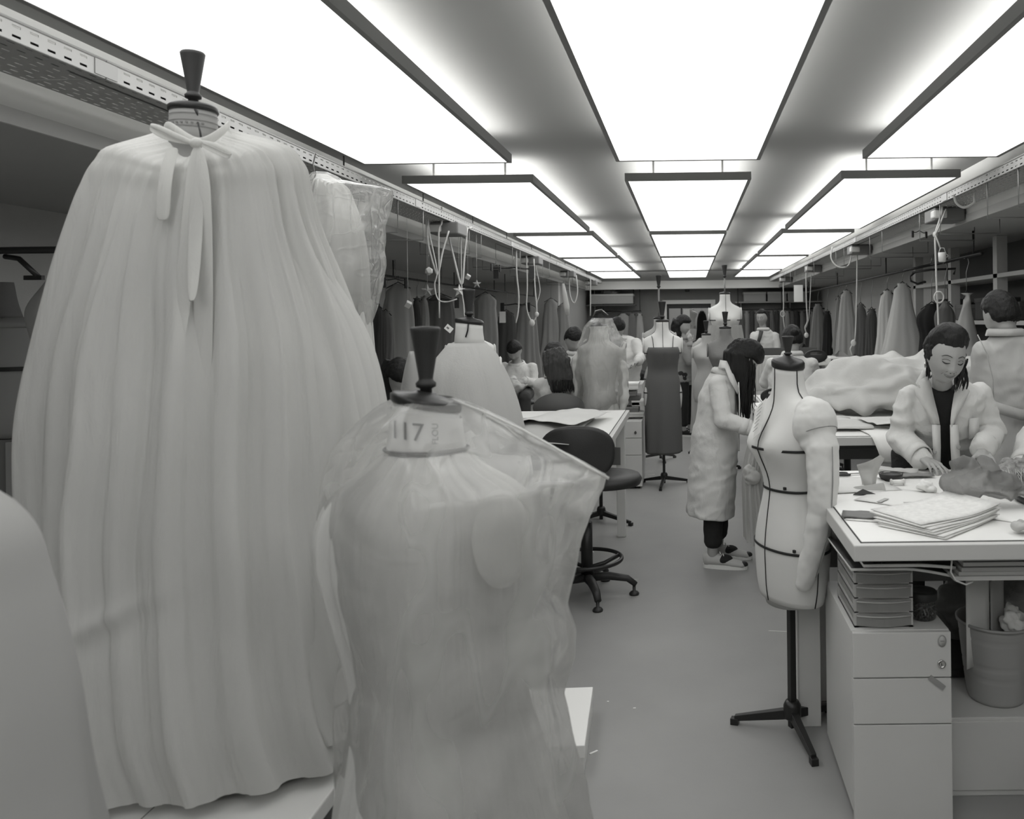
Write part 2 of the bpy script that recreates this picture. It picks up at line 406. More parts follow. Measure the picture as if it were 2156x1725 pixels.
# end wall with the opening into the next room
ox0, ox1, oz = W(1404, 660, YE).x, W(1497, 660, YE).x, W(1450, 640, YE).z
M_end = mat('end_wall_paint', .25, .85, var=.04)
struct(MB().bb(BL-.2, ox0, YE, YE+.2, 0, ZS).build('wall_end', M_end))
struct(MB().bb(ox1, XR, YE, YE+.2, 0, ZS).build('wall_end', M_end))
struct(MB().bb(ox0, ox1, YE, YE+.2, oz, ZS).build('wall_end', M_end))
f = MB()
f.bb(ox0-.1, ox1+.1, YE-.05, YE-.001, oz, oz+.09); f.bb(ox0-.09, ox0, YE-.05, YE-.001, 0, oz); f.bb(ox1, ox1+.09, YE-.05, YE-.001, 0, oz)
door = struct(f.build('door_1', mat('door_paint', .8, .5)))
f = MB(); f.bb(ox0, ox1, YE+.05, YE+.09, oz-.1, oz); f.bb(-.16, -.12, YE+.05, YE+.09, 0, oz-.1); f.bb(ox0+.0, ox0+.05, YE+.05, YE+.09, 0, oz-.1)
f.build('door_frame', M_black, door)
g = MB(); g.bb(-.1, .05, YE+.06, YE+.065, 1.1, oz-.12); g.build('door_glass', mat('lit_glass', .8, .1), door)
# the next room seen through the opening
struct(MB().bb(-1.4, 1.6, YE+4.0, YE+4.2, 0, 2.6).build('wall_next_room', M_wall))
struct(MB().bb(-1.5, 1.7, YE+.2, YE+4.2, 2.5, 2.6).build('ceiling_next_room', M_ceil))
struct(MB().bb(-1.5, -1.4, YE+.2, YE+4.2, 0, 2.6).build('wall_next_room_side', M_wall))
struct(MB().bb(1.6, 1.7, YE+.2, YE+4.2, 0, 2.6).build('wall_next_room_side', M_wall))
nl = bpy.data.lights.new('next_room_fill', 'POINT'); nl.energy = 45; nl.shadow_soft_size = .3  # added light with no fixture, to brighten the next room
nlo = bpy.data.objects.new('next_room_fill', nl); COL.objects.link(nlo); nlo.location = (.2, YE+2, 2.2)
# small square box on the end bulkhead
t = thing('alarm_box', 'small square dark alarm box high on the end wall', 'alarm box', W(1447, 610, YE-.02))
MB().box((0, 0, 0), (.1, .04, .1)).build('housing', M_dark, t, bevel=.006)
MB().box((0, -.022, 0), (.06, .006, .06)).build('cover', mat('mid_grey', .12, .5), t)

# ================================================================ CEILING PANELS
ZP = 2.395
rows_y = [(-2.0, 1.15), (1.50, 4.57), (5.20, 8.20), (8.52, 11.45), (11.75, 14.75), (15.05, 17.35)]
cols_x = [(-1.83, -.985, 'along the wall with the hanging stars'), (-.395, .42, 'in the middle of the ceiling'), (1.0, 1.77, 'above the seamstress at the worktable')]
rowname = ['wholly behind the camera', 'largest in view and cut off by the picture top', 'second along from the camera end', 'third along from the camera end', 'fourth along from the camera end', 'smallest and farthest, next to the cornice']
M_pd = emis('panel_diffuser', PANEL_DOWN); M_pu = emis('panel_uplight', PANEL_UP)
for ci, (x0, x1, cn) in enumerate(cols_x):
    for ri, (y0, y1) in enumerate(rows_y):
        t = thing('ceiling_panel', f'luminous ceiling panel {cn}, {rowname[ri]}', 'light panel', ((x0+x1)/2, (y0+y1)/2, ZP), 0, 'suspended light panels')
        w, l = (x1-x0)/2, (y1-y0)/2; fr = .022
        b = MB(); b.bb(-w, w, -l, -l+fr, 0, .05); b.bb(-w, w, l-fr, l, 0, .05); b.bb(-w, -w+fr, -l+fr, l-fr, 0, .05); b.bb(w-fr, w, -l+fr, l-fr, 0, .05)
        b.build('frame', M_alu, t)
        MB().bb(-w+fr, w-fr, -l+fr, l-fr, .002, .012).build('diffuser', M_pd, t)
        MB().bb(-w+.06, w-.06, -l+.06, l-.06, .052, .056).build('uplight', M_pu, t)
        for sx in (-1, 1):
            for sy in (-1, 1):
                p = MB(); p.lathe([(.008, .05), (.008, ZC-ZP-.012), (.018, ZC-ZP-.012), (.018, ZC-ZP)], (sx*w*.55, sy*(l-.05), 0), 8); p.build('hanger_pin', M_alu, t)

# ================================================================ PERFORATED CABLE TRAYS
def tray_mesh(L, side):
    """folded perforated steel channel of length L along y; x grows outward from the lip; slots are real holes"""
    mb = MB(); per = .062; n = int(L/per); sl = .030; sh = .007
    def panel(P, U, V, width, rows):
        # P origin, U along y, V across; slots on a running bond
        pitch = width/rows
        for r in range(rows):
            off = per/2 if (r % 2 and rows > 2) else 0
            for i in range(n):
                a0 = i*per; a1 = a0+per; b0 = r*pitch; b1 = b0+pitch
                c = a0+per/2+(0 if not off else 0); s0, s1 = c-sl/2+(.0 if not off else .014), c+sl/2+(.0 if not off else .014); t0, t1 = (b0+b1)/2-sh/2, (b0+b1)/2+sh/2
                q = [(a0, b0), (a1, b0), (a1, b1), (a0, b1), (s0, t0), (s1, t0), (s1, t1), (s0, t1)]
                mb.add([P+U*a+V*b for a, b in q], [(0, 1, 5, 4), (1, 2, 6, 5), (2, 3, 7, 6), (3, 0, 4, 7)])
    U = Vector((0, 1, 0)); H = .055; Wd = .26
    panel(Vector((0, 0, H)), U, Vector((0, 0, -1)), H, 2)
    panel(Vector((0, 0, 0)), U, Vector((side, 0, 0)), Wd, 8)
    panel(Vector((side*Wd, 0, 0)), U, Vector((0, 0, 1)), H, 2)
    ll = n*per
    mb.tube([(0, 0, H+.002), (0, ll, H+.002)], .005, 6); mb.tube([(side*Wd, 0, H+.002), (side*Wd, ll, H+.002)], .004, 6)
    return mb, ll
for side, x0, zt, txt in ((-1, -1.85, 2.29, 'perforated steel cable tray running above the draped dress forms'), (1, 1.78, 2.29, 'perforated steel cable tray running above the seamstress at the worktable')):
    t = thing('cable_tray', txt, 'cable tray', (x0, -.4, zt))
    mb, ll = tray_mesh(2.98, side); first = None
    for i in range(6):
        if first is None: first = mb.build('tray_section', M_gal, t); o = first; md = o.modifiers.new('t', 'SOLIDIFY'); md.thickness = .0014
        else: o = first.copy(); COL.objects.link(o)
        o.location = (0, i*(ll+.006), 0)
    slot_tb = MB()
    for k in range(3): slot_tb.tube([(side*(.02+.033*k), yy, .014+.012*math.sin(k*2.3+yy*.7)+.006) for yy in np.linspace(0, 6*(ll+.006), 40)], .012, 6)
    slot_tb.build('slot_shade_tubes', mat('slot_shade', .07, .6), t)  # dark tubes added inside the tray so its slots look shaded
    for i in range(1, 6):
        y = i*(ll+.006)-.003
        c = MB(); c.bb(-.003, .004, y-.05, y+.05, .004, .052); c.build('joint_plate', M_steel, t)
    for i in range(12):
        y = .9+i*1.5
        c = MB()
        c.tube([(side*.26, y, .0), (side*.268, y, .03), (side*.268, y, ZC-zt)], .005, 6)
        c.build('support_bracket', M_steel, t)
# ================================================================ WORKTABLES
def work_table(label, x0, x1, y0, y1, h, legs, mtop=None, group='white worktables'):
    t = thing('worktable', label, 'table', ((x0+x1)/2, (y0+y1)/2, 0), 0, group)
    w, l = (x1-x0)/2, (y1-y0)/2
    MB().bb(-w, w, -l, l, h-.045, h).build('tabletop', M_edge, t, bevel=.003)
    e = .028
    MB().bb(-w+e, w-e, -l+e, l-e, h-.001, h+.003).build('laminate_inlay', mtop or M_top, t)
    g = MB(); j = .004
    for a in ((-w+e-j, -w+e, -l+e-j, l-e+j), (w-e, w-e+j, -l+e-j, l-e+j), (-w+e, w-e, -l+e-j, -l+e), (-w+e, w-e, l-e, l-e+j)): g.bb(*a, h-.001, h+.0015)
    g.build('joint_line', M_dkline, t)
    for lx, ly in legs:
        MB().box((lx*(w-.06), ly*(l-.06), (h-.045)/2), (.06, .06, h-.045)).build('leg', M_white, t, bevel=.004)
    MB().bb(-w+.06, w-.06, l-.10, l-.07, .50, .62).build('back_rail', mat('rail_grey', .16, .5), t)
    MB().bb(-w+.06, w-.06, -.04, -.01, .60, .66).build('cross_rail', mat('rail_grey', .16, .5), t)
    return t
TZ = .867
CORN4 = [(-1, -1), (1, -1), (-1, 1), (1, 1)]
table_a = work_table('white worktable with a dark joint line round its top, heaped with papers and grey tulle', .452, 2.35, 2.235, 3.33, TZ, [(-1, .82), (1, -1), (1, 1)])
table_b = work_table('white worktable spread with white cloth rolls, in front of the bending woman', .46, 2.4, 4.25, 6.05, TZ, CORN4)
table_c = work_table('white worktable under the craft paper, beside the black drafting chair', -1.42, -.415, 4.13, 5.66, TZ, [(-1, -1), (-1, 1), (1, 1)])

# ================================================================ DRAWER PEDESTALS
def pedestal(label, x0, y0, w, dep, h, hs, group='white drawer pedestals', extras=True, z0=0.03):
    t = thing('drawer_pedestal', label, 'drawer unit', (x0+w/2, y0+dep/2, 0), 0, group)
    a, b = w/2, dep/2
    MB().bb(-a, a, -b+.02, b, z0, h).build('carcass', M_cab, t, bevel=.002)
    for sx in (-1, 1):
        for sy in (-1, 1):
            k = MB(); k.lathe([(.018, 0), (.02, .004), (.02, .026), (.012, .032)], (sx*(a-.04), sy*(b-.05), 0), 12); k.build('castor', M_blackp, t)
    z = h
    for i, hh in enumerate(hs):
        d = MB().bb(-a+.001, a-.001, -b, -b+.019, z-hh+.0025, z-.0015).build('drawer', M_cab, t, bevel=.0015)
        if i == 0 and extras:
            k = MB(); k.lathe([(.0125, 0), (.0125, .004), (.009, .005), (.008, .003), (.006, .003)], (a-.03, -b, z-.095), 16, rot=Matrix.Rotation(PI/2, 3, 'X')); k.build('lock', M_chrome, d)
            k = MB(); k.box((a-.03, -b-.004, z-.095), (.0015, .002, .008)); k.build('keyhole', M_black, d)
        z -= hh
    return t
ped = pedestal('white three drawer pedestal carrying the frosted drawer box, front of the big worktable', .475, 2.385, .292, .47, .567, [.136, .137, .294])
# oval sticker and a strip of clear tape on its drawers
s = thing('oval_sticker', 'small oval printed sticker at the drawer corner above the lock', 'sticker', (.739, 2.382, .541))
MB().lathe([(.0125, 0), (.0125, .001)], (0, 0, 0), 24, rot=Matrix.Diagonal((1, 1, 1.45)) @ Matrix.Rotation(PI/2, 3, 'X')).build('sticker', mat('sticker_paper', .46, .4), s)
MB().rings([[(.0115*math.cos(q)*k, -.0012, .0165*math.sin(q)*k) for q in [2*PI*i/24 for i in range(24)]] for k in (1, .9)], False, False).build('printed_ring', mat('print_grey', .22, .5), s)
MB().bb(-.006, .006, -.0016, -.0012, -.001, .001).build('printed_word', mat('print_grey', .22, .5), s)
s = tag(MB().box((0, 0, 0), (.055, .0015, .016)).build('tape_strip', mat('clear_tape', .30, .2)), 'peeling strip of clear tape on the middle drawer', 'tape'); s.location = (.722, 2.3815, .418); s.rotation_euler = (0, rad(38), 0)

pedestal('pale drawer pedestal with black lock, piled with small boxes, beyond the craft paper table', -.715, 7.15, .296, .45, .60, [.15, .15, .28], extras=False)
k = thing('lock_knob', 'black oval lock on the top drawer beyond the craft paper table', 'lock', (-.475, 7.145, .50)); MB().ell((0, 0, 0), (.010, .012, .015)).build('knob', M_blackp, k)
MB().bb(-.002, .002, -.014, -.010, -.008, .008).build('key_slot', M_chrome, k)
k = thing('lock_knob', 'black wedge handle on the middle drawer beyond the craft paper table', 'lock', (-.66, 7.145, .455)); MB().ell((0, 0, 0), (.022, .014, .02)).build('knob', M_blackp, k)
MB().bb(-.002, .002, -.016, -.012, -.01, .01).build('key_slot', M_chrome, k)
pedestal('tall pale cabinet on castors behind the small boxes and the slip dress', -.72, 8.0, .26, .5, .86, [.2, .2, .43], extras=False)
# low white box cabinet under the bin
lb = thing('low_cabinet', 'low white cabinet supporting the ribbed waste bin', 'cabinet', (.96, 2.72, 0))
MB().bb(-.19, .19, -.2, .3, .0, .245).build('carcass', M_cab, lb, bevel=.003)
MB().bb(-.185, .185, -.205, -.2, .02, .235).build('front_panel', M_cab, lb, bevel=.002)
# white table leg panel behind the form stand
t = thing('side_panel', 'upright white panel standing behind the pole of the dress form with one arm', 'panel', (.43, 2.98, 0))
MB().bb(-.038, .042, -.02, .25, 0, .80).build('board', M_white, t, bevel=.002)
MB().bb(-.042, -.038, -.02, .25, 0, .80).build('edge_band', M_edge, t)

# --- frosted plastic drawer box
M_frost = sheer('frosted_plastic', .62, opacity=.62, trans=.5, bump=.05, edge=.35)
fb = thing('drawer_box', 'frosted plastic mini drawer box on top of the white pedestal', 'drawer box', (.578, 2.56, .567))
M_frame = mat('frosted_frame', .55, .35, trans=.2)
b = MB(); w, l, h = .088, .135, .172
b.bb(-w, w, -l, l, 0, .006); b.bb(-w, w, -l, l, h-.006, h)
b.bb(-w, -w+.012, -l, -l+.02, 0, h); b.bb(-w, -w+.012, l-.02, l, 0, h); b.bb(w-.012, w, -l, -l+.02, 0, h); b.bb(w-.012, w, l-.02, l, 0, h)
for i in range(4): b.bb(-w, w, -l, l, i*h/4+.001, i*h/4+.005)
for z in (0, 1, 2, 3): b.bb(-w, -w+.005, -l+.02, l-.02, z*h/4, z*h/4+.012)
b.build('housing', M_frame, fb)
for i in range(4):
    d = MB(); z0 = i*h/4+.006
    n = 9
    front = [((-w+.006)+(2*w-.012)*k/(n-1), -l-.014*math.sin(PI*k/(n-1))) for k in range(n)]
    d.prism(front+[(w-.006, -l+.006), (-w+.006, -l+.006)], z0, z0+.036)
    d.bb(-w+.013, w-.013, -l+.006, l-.01, z0, z0+.003)
    d.bb(-w+.006, -w+.009, -l, l-.01, z0, z0+.033); d.bb(w-.009, w-.006, -l, l-.01, z0, z0+.033)
    dr = d.build('drawer', M_frost, fb)
    lp = MB(); lp.tube([(x, y-.004, z0+.030) for x, y in front], .0022, 6); lp.build('drawer_lip', M_frame, dr)
    r = R_(40+i); c = MB()
    for q in range(26): c.box((r.uniform(-w+.02, w-.02), r.uniform(-l+.01, l-.04), z0+.008+r.uniform(0, .012)), (.018, .014, .008), Euler((r.random(), r.random(), r.random())).to_matrix())
    c = c.build('haberdashery', M_dark, dr); c['kind'] = 'stuff'
# curved magazines over the drawer box
def sheet_pts(x0, x1, y0, y1, zf, n=14): return [[(x0+(x1-x0)*i/(n-1), y, zf((i/(n-1)))) for i in range(n)] for y in (y0, y1)]
def slab(label, name, cat, pts_fn, nu, nv, th, m, group=None, edge=None):
    g = [[Vector(pts_fn(u/(nu-1), v/(nv-1))) for u in range(nu)] for v in range(nv)]
    mb = MB(); vs = [p for row in g for p in row]; mb.add(vs, [(v*nu+u, v*nu+u+1, (v+1)*nu+u+1, (v+1)*nu+u) for v in range(nv-1) for u in range(nu-1)], True)
    o = mb.build(name, m); md = o.modifiers.new('t', 'SOLIDIFY'); md.thickness = th; md.offset = 0
    if edge: o.data.materials.append(edge); md.material_offset_rim = 1
    return tag(o, label, cat, group)
slab('dark covered magazine bending over the frosted drawer box', 'magazine', 'magazine', lambda u, v: (.455+u*.30+(1-v)*.02, 2.39+v*.42, .752+.035*v*.3-.028*max(0, u-.55)**1.4*2.5), 14, 4, .008, mat('magazine_cover', .035, .3, var=.5, vscale=12), 'magazines under the worktable', M_paper)
slab('second dark magazine lying offset on top of the first', 'magazine', 'magazine', lambda u, v: (.505+u*.27, 2.36+v*.42, .772-.012*max(0, u-.6)**1.3*2.5+.0*v), 14, 4, .009, mat('magazine_cover2', .02, .25, var=.6, vscale=18), 'magazines under the worktable', M_paper)
# jar
j = thing('glass_jar', 'round glass jar with black lid beside the frosted drawer box', 'jar', (.715, 2.50, .567))
M_glass = film('jar_glass', .3, .12, .05, 20, .002, .08, 0)
MB().lathe([(.038, .001), (.042, .006), (.043, .05), (.042, .062)], n=32, cap1=False).build('glass', M_glass, j)
MB().lathe([(.045, .060), (.046, .064), (.046, .082), (.043, .086), (.03, .084)], n=32).build('lid', M_blackp, j)
c = MB(); r = R_(5)
for q in range(90):
    a = r.uniform(0, 6.28); rr = .034*math.sqrt(r.random()); c.box((rr*math.cos(a), rr*math.sin(a), .008+r.random()*.04), (.004, .004, .022), Euler((r.random()*3, r.random()*3, 0)).to_matrix())
c = c.build('pins', mat('mixed_pins', .16, .3, metal=.5, var=.8, vscale=200), j); c['kind'] = 'stuff'
# bin
bn = thing('waste_bin', 'ribbed grey plastic waste bin filled with paper, on the low cabinet', 'bin', (1.0, 2.66, .246))
pf = []; 
for i in range(33):
    z = .25*i/32; r_ = .088+.030*(z/.25)**.8; k = abs(((z/.25*6) % 1)-.0); pf.append((r_-(.0022 if k < .12 else 0), z))
pf += [(.124, .25), (.125, .258), (.119, .259), (.116, .25), (.086, .006)]
M_bin = mat('bin_plastic', .36, .4)
MB().lathe(pf, n=56, cap1=True).build('bucket', M_bin, bn)
slab('tall folded paper leaflet standing up in the waste bin', 'paper_leaflet', 'paper', lambda u, v: (.885+u*.085, 2.60+.03*u, .36+v*.29+.006*math.sin(u*3)), 6, 4, .002, mat('grey_paper', .7, .7), 'papers in the bin')
slab('second open paper leaflet fanned behind the first in the bin', 'paper_leaflet', 'paper', lambda u, v: (.975+u*.062, 2.63+.05*u, .36+v*(.27+.02*u)+.0*u), 6, 4, .002, mat('grey_paper2', .42, .7), 'papers in the bin')
for i, (x, y, s_, lb_) in enumerate(((1.045, 2.62, .04, 'crumpled white paper ball at the rim of the waste bin'), (1.075, 2.70, .035, 'smaller crumpled paper at the back of the bin'), (.98, 2.70, .045, 'grey paper scrap behind the leaflets in the bin'))):
    me = MB().ell((0, 0, 0), (s_, s_*.8, s_), n=14, m=9); o = link('crumpled_paper', fuse(me, .006, 1, 'crumpled_paper', (.022, 30)), M_paper if i < 2 else mat('grey_paper2', .42, .7)); o.location = (x, y, .50); tag(o, lb_, 'paper', 'papers in the bin')
# dark plastic bags and clutter behind, under the table
for i, (x, y, z, s_, lb_) in enumerate(((1.22, 2.95, .42, .15, 'pale crumpled plastic bag stuffed under the worktable'), (1.05, 3.1, .34, .13, 'darker crumpled bag under the table, behind the bin'))):
    o = link('plastic_bag', fuse(MB().ell((0, 0, 0), (s_, s_*.8, s_*1.2)), .012, 1, 'plastic_bag', (.05, 11)), mat('dull_poly', .22, .25, bump=.6, bscale=14)); o.location = (x, y, z+.02); tag(o, lb_, 'bag')
bx = thing('storage_crate', 'dark storage crate on the floor under the worktable', 'crate', (1.2, 3.0, 0))
MB().bb(-.3, .3, -.2, .22, 0, .26).build('body', M_dark, bx, bevel=.01); MB().bb(-.31, .31, -.21, .23, .25, .28).build('rim', M_blackp, bx, bevel=.004)
# under-table shelf with papers
sh = thing('paper_tray', 'grey tray packed with flat papers, hung under the worktable', 'tray', (.96, 2.42, .735))
MB().bb(-.20, .33, -.09, .30, 0, .012).build('tray_base', M_cab, sh)
for i in range(5):
    MB().bb(-.185+.006*((i*7) % 3), .32, -.085-.004*((i*5) % 3), .28, .013+i*.014, .024+i*.014).build('paper_block', mat('paper_block_%d' % (i % 2), .55-.1*(i % 2), .7), sh)
cb = tag(MB().tube([(.735, 2.27, .82), (.731, 2.27, .78), (.745, 2.27, .755), (.775, 2.275, .742), (.80, 2.29, .745)], .0025, 6).build('cable', M_rope), 'thin pale cable looping beneath the table edge', 'cable')
# black draped cloth at the lower corner
cloth = cloth_obj('black_cloth', [(0.002, 1.02, 2.02, .17, .2), (.2, 1.05, 2.05, .12, .15), (.36, 1.10, 2.08, .07, .09), (.42, 1.12, 2.1, .03, .04)], M_blackcl, fold=fold_fn(3, (5, 8)), amp=.12, nth=60, nz=24, cap_top=True)
tag(cloth, 'heap of black cloth on the floor beside the low white cabinet', 'cloth')

# ================================================================ THINGS ON THE BIG WORKTABLE
def sheet(label, name, cat, x, y, z, w, l, rz, m, curl=.0, th=.0012, group=None, seed=1, wav=.002, cx=8, cy=8, tilt=0):
    r = Matrix.Rotation(rz, 3, 'Z'); 
    def fn(u, v):
        p = Vector(((u-.5)*w, (v-.5)*l, 0)); nz = noise.noise(Vector((u*3+seed, v*3, seed)))*wav+wav
        q = r @ p; return (x+q.x, y+q.y, z+nz+curl*(max(0, u-.5)**2)*4+tilt*u)
    return slab(label, name, cat, fn, cx, cy, th, m, group)
M_card = mat('grey_card', .14, .5, var=.1)
M_print = mat('printed_paper', .74, .7, var=.08, vscale=60)
g = 'paper pattern stack'
for i in range(7):
    sheet(f'sheet {["at the bottom", "second from the bottom", "third from the bottom", "in the middle", "third from the top", "second from the top", "on top"][i]} of the fanned paper pattern stack', 'paper_sheet', 'paper', .755+.006*math.sin(i*2.1), 2.455+.006*i, TZ+.005+i*.0045, .32, .22, rad(44-2.8*i), M_paper if i % 2 else M_print, curl=.003+.003*i, group=g, seed=i, th=.0022, wav=.0015, tilt=.004)
sheet('dark grey card wallet poking out under the paper stack', 'card_wallet', 'folder', .545, 2.545, TZ+.007, .13, .085, rad(-14), M_card, th=.003, wav=.003, seed=4)
sheet('pale paper sleeve beneath the dark grey card wallet', 'paper_sleeve', 'paper', .555, 2.52, TZ+.0045, .13, .085, rad(-20), M_print, th=.001, wav=.0006, seed=9)
sheet('wide white pattern sheet beside the tulle, reaching the picture edge', 'pattern_sheet', 'paper', 1.08, 2.56, TZ+.004, .34, .30, rad(-38), M_paper, th=.001, wav=.0015, seed=3)
sheet('thin tracing paper with a printed band in the middle of the table', 'tracing_paper', 'paper', .76, 2.78, TZ+.004, .30, .26, rad(-38), mat('tracing', .78, .6, var=.03), th=.001, wav=.002, seed=6)
sheet('pale grey shirt tissue sheet near the tables far corner', 'tissue_sheet', 'paper', .62, 3.02, TZ+.004, .26, .26, rad(8), mat('tissue', .7, .6, var=.04), th=.001, wav=.003, seed=11)
for i, (x, y, a, lb_) in enumerate(((.655, 2.74, 52, 'grey printed strip on the tracing paper'), (.735, 2.70, 5, 'faint printed block beside the grey strip'), (.825, 2.62, 52, 'grey printed strip beneath the edge of the tulle'))):
    o = tag(MB().box((0, 0, 0), (.065 if i < 1 else .04, .016, .001)).build('printed_strip', mat('faint_print', .45, .7)), lb_, 'print'); o.location = (x, y, TZ+.0105); o.rotation_euler = (0, 0, rad(a))
for i, (dx, dy) in enumerate(((0, 0), (.012, -.02), (-.014, -.012), (.03, .02))):
    o = MB().ell((0, 0, 0), (.006-.001*i, .004, .003), n=8, m=6).build('chalk_crumb', M_black); o.location = (.755+dx, 2.665+dy, TZ+.013); tag(o, ['largest dark crumb on the tracing paper', 'dark crumb just in front of the largest one', 'dark crumb on the window side of the largest one', 'smallest dark crumb, towards the white tissue'][i], 'crumb', 'dark crumbs on the tracing paper')
tm = MB(); tm.ell((-.02, 0, .035), (.09, .07, .045)); tm.ell((.055, -.01, .03), (.08, .06, .038)); tm.ell((-.035, .02, .07), (.05, .045, .04)); tm.ell((.04, .025, .075), (.045, .04, .036)); tm.ell((.11, -.02, .012), (.05, .045, .018))
M_tulle = sheer('grey_tulle', .27, .55, trans=.25, bump=.6, bscale=25, edge=.3)
o = link('tulle_heap', fuse(tm, .005, 1, 'tulle_heap', (.032, 13, (1, 1, 1.4), 1)), M_tulle); o.location = (.945, 2.66, TZ+.045); tag(o, 'billowing heap of grey tulle netting on the worktable', 'fabric')
def org(u, v):
    xb, xt = .645+.05*u, .628+.098*u; x = xb+(xt-xb)*v
    return (x, 3.02-.035*math.sin(u*PI)-.012*math.sin(v*5+u*3), TZ+.004+v*(.074+.056*u-.03*max(0, u-.8)*5*v))
slab('folded piece of stiff pale organza standing upright on the table', 'organza_piece', 'fabric', org, 14, 12, .001, sheer('organza', .62, .68, trans=.4, bump=.2, edge=.3))
def org2(u, v): return (.585+.12*u, 2.92+.08*v-.02*u, TZ+.004+.024*math.sin(v*PI)*u)
slab('grey shaded fold of organza lying before the upright piece', 'organza_fold', 'fabric', org2, 10, 10, .001, sheer('organza', .62, .7, trans=.4, bump=.2, edge=.3))
tri = MB(); tri.add([(0, 0, .001), (.08, .005, .001), (.068, .04, .001), (.04, .024, .018), (0, 0, .004), (.08, .005, .004)], [(0, 1, 5, 4), (4, 5, 3), (1, 2, 3), (1, 3, 5), (0, 4, 3), (0, 3, 2), (0, 2, 1)])
o = tri.build('felt_scrap', mat('felt_dark', .05, .9)); o.location = (.575, 2.845, TZ+.004); tag(o, 'dark folded felt scrap under the organza fold', 'fabric')
pc = thing('pin_dish', 'round black magnetic pin dish next to the white thread spool', 'dish', (.775, 3.11, TZ+.003))
MB().lathe([(.034, 0), (.043, .012), (.046, .026), (.043, .028), (.037, .022)], n=32).build('dish', M_blackp, pc); MB().lathe([(.042, .026), (.039, .0245)], n=32, cap0=False, cap1=False).build('rim', M_chrome, pc)
sp = thing('thread_spool', 'white thread spool lying on its side before the pin dish', 'spool', (.775, 3.01, TZ+.016), rad(5))
ry90 = Matrix.Rotation(PI/2, 3, 'Y')
MB().lathe([(.009, -.022), (.009, .022)], n=20, rot=ry90).build('thread', M_paper, sp)
for s_ in (-1, 1): MB().lathe([(.012, -.002), (.012, .002)], (s_*.024, 0, 0), 20, rot=ry90).build('flange', M_white, sp)
sc = thing('fabric_shears', 'dark handled fabric shears lying behind the upright organza', 'scissors', (.66, 3.22, TZ+.004), rad(10))
for s_ in (-1, 1):
    MB().rings([[(-.05+.022*math.cos(a)+.004*math.cos(a)*math.cos(b), s_*.016+.014*math.sin(a)+.004*math.sin(a)*math.cos(b), .005+.004*math.sin(b)) for b in [2*PI*k/6 for k in range(6)]] for a in [2*PI*q/16 for q in range(17)]], False, False).build('handle', M_blackp, sc)
    MB().box((.04, s_*.003, .005), (.12, .010, .002), Matrix.Rotation(rad(4*s_), 3, 'Z')).build('blade', M_chrome, sc)
sheet('soft grey cloth strip running under her resting hand', 'cloth_strip', 'fabric', .87, 3.16, TZ+.005, .16, .06, rad(3), mat('grey_soft', .24, .9), th=.003, wav=.008, seed=8)
sheet('pale cloth fold lying behind the thread spool', 'cloth_fold', 'fabric', .84, 3.26, TZ+.004, .16, .07, rad(-20), mat('pale_soft', .5, .9), th=.003, wav=.010, seed=18)
tg = MB(); tg.ell((0, 0, .01), (.035, .03, .022)); o = link('crumpled_tissue', fuse(tg, .004, 1, 'crumpled_tissue', (.014, 30)), M_paper); o.location = (.845, 2.88, TZ+.016); tag(o, 'white crumpled tissue pressed against the tulle heap', 'tissue')
kn = MB(); kn.ell((0, 0, .02), (.12, .07, .04)); kn.ell((.05, .05, .055), (.10, .045, .03)); kn.ell((-.05, -.02, .03), (.07, .045, .03))
kt = thing('fringed_knit', 'crumpled grey knitted cloth with frayed fringe beside the tulle', 'fabric', (1.23, 3.0, TZ+.018))
link('knit', fuse(kn, .006, 1, 'knit', (.03, 16)), mat('grey_knit', .30, .95, bump=.8, bscale=90, var=.3, vscale=60), kt)
fr = MB(); r = R_(9)
for i in range(150):
    x = r.uniform(-.12, .12); z = r.uniform(.02, .06); y = -.065+r.uniform(-.02, .03)
    fr.tube([(x, y, z), (x+r.uniform(-.01, .01), y-.02, z-.015), (x+r.uniform(-.02, .02), y-.03-r.random()*.03, max(-.008, z-.05-r.random()*.03))], .0014, 4)
fr = fr.build('fringe', mat('fringe_yarn', .45, .9), kt); fr['kind'] = 'stuff'
hp = thing('round_tray', 'large shallow round tray with black rim, cut off by the picture edge', 'tray', (1.285, 2.70, TZ+.003))
MB().lathe([(.17, 0), (.185, .004), (.19, .026), (.186, .028), (.178, .012)], n=64).build('rim', M_black, hp); MB().lathe([(.176, .010), (.176, .014)], n=64).build('paper_disc', M_paper, hp)
pb = MB(); pb.ell((0, 0, .006), (.075, .04, .014)); o = link('zip_bag', fuse(pb, .004, 1, 'zip_bag', (.014, 24)), mat('clear_bag', .6, .15, bump=.7, bscale=20, trans=.3)); o.location = (1.0, 2.325, TZ+.018); tag(o, 'crinkled clear plastic bag at the corner of the table front', 'bag')

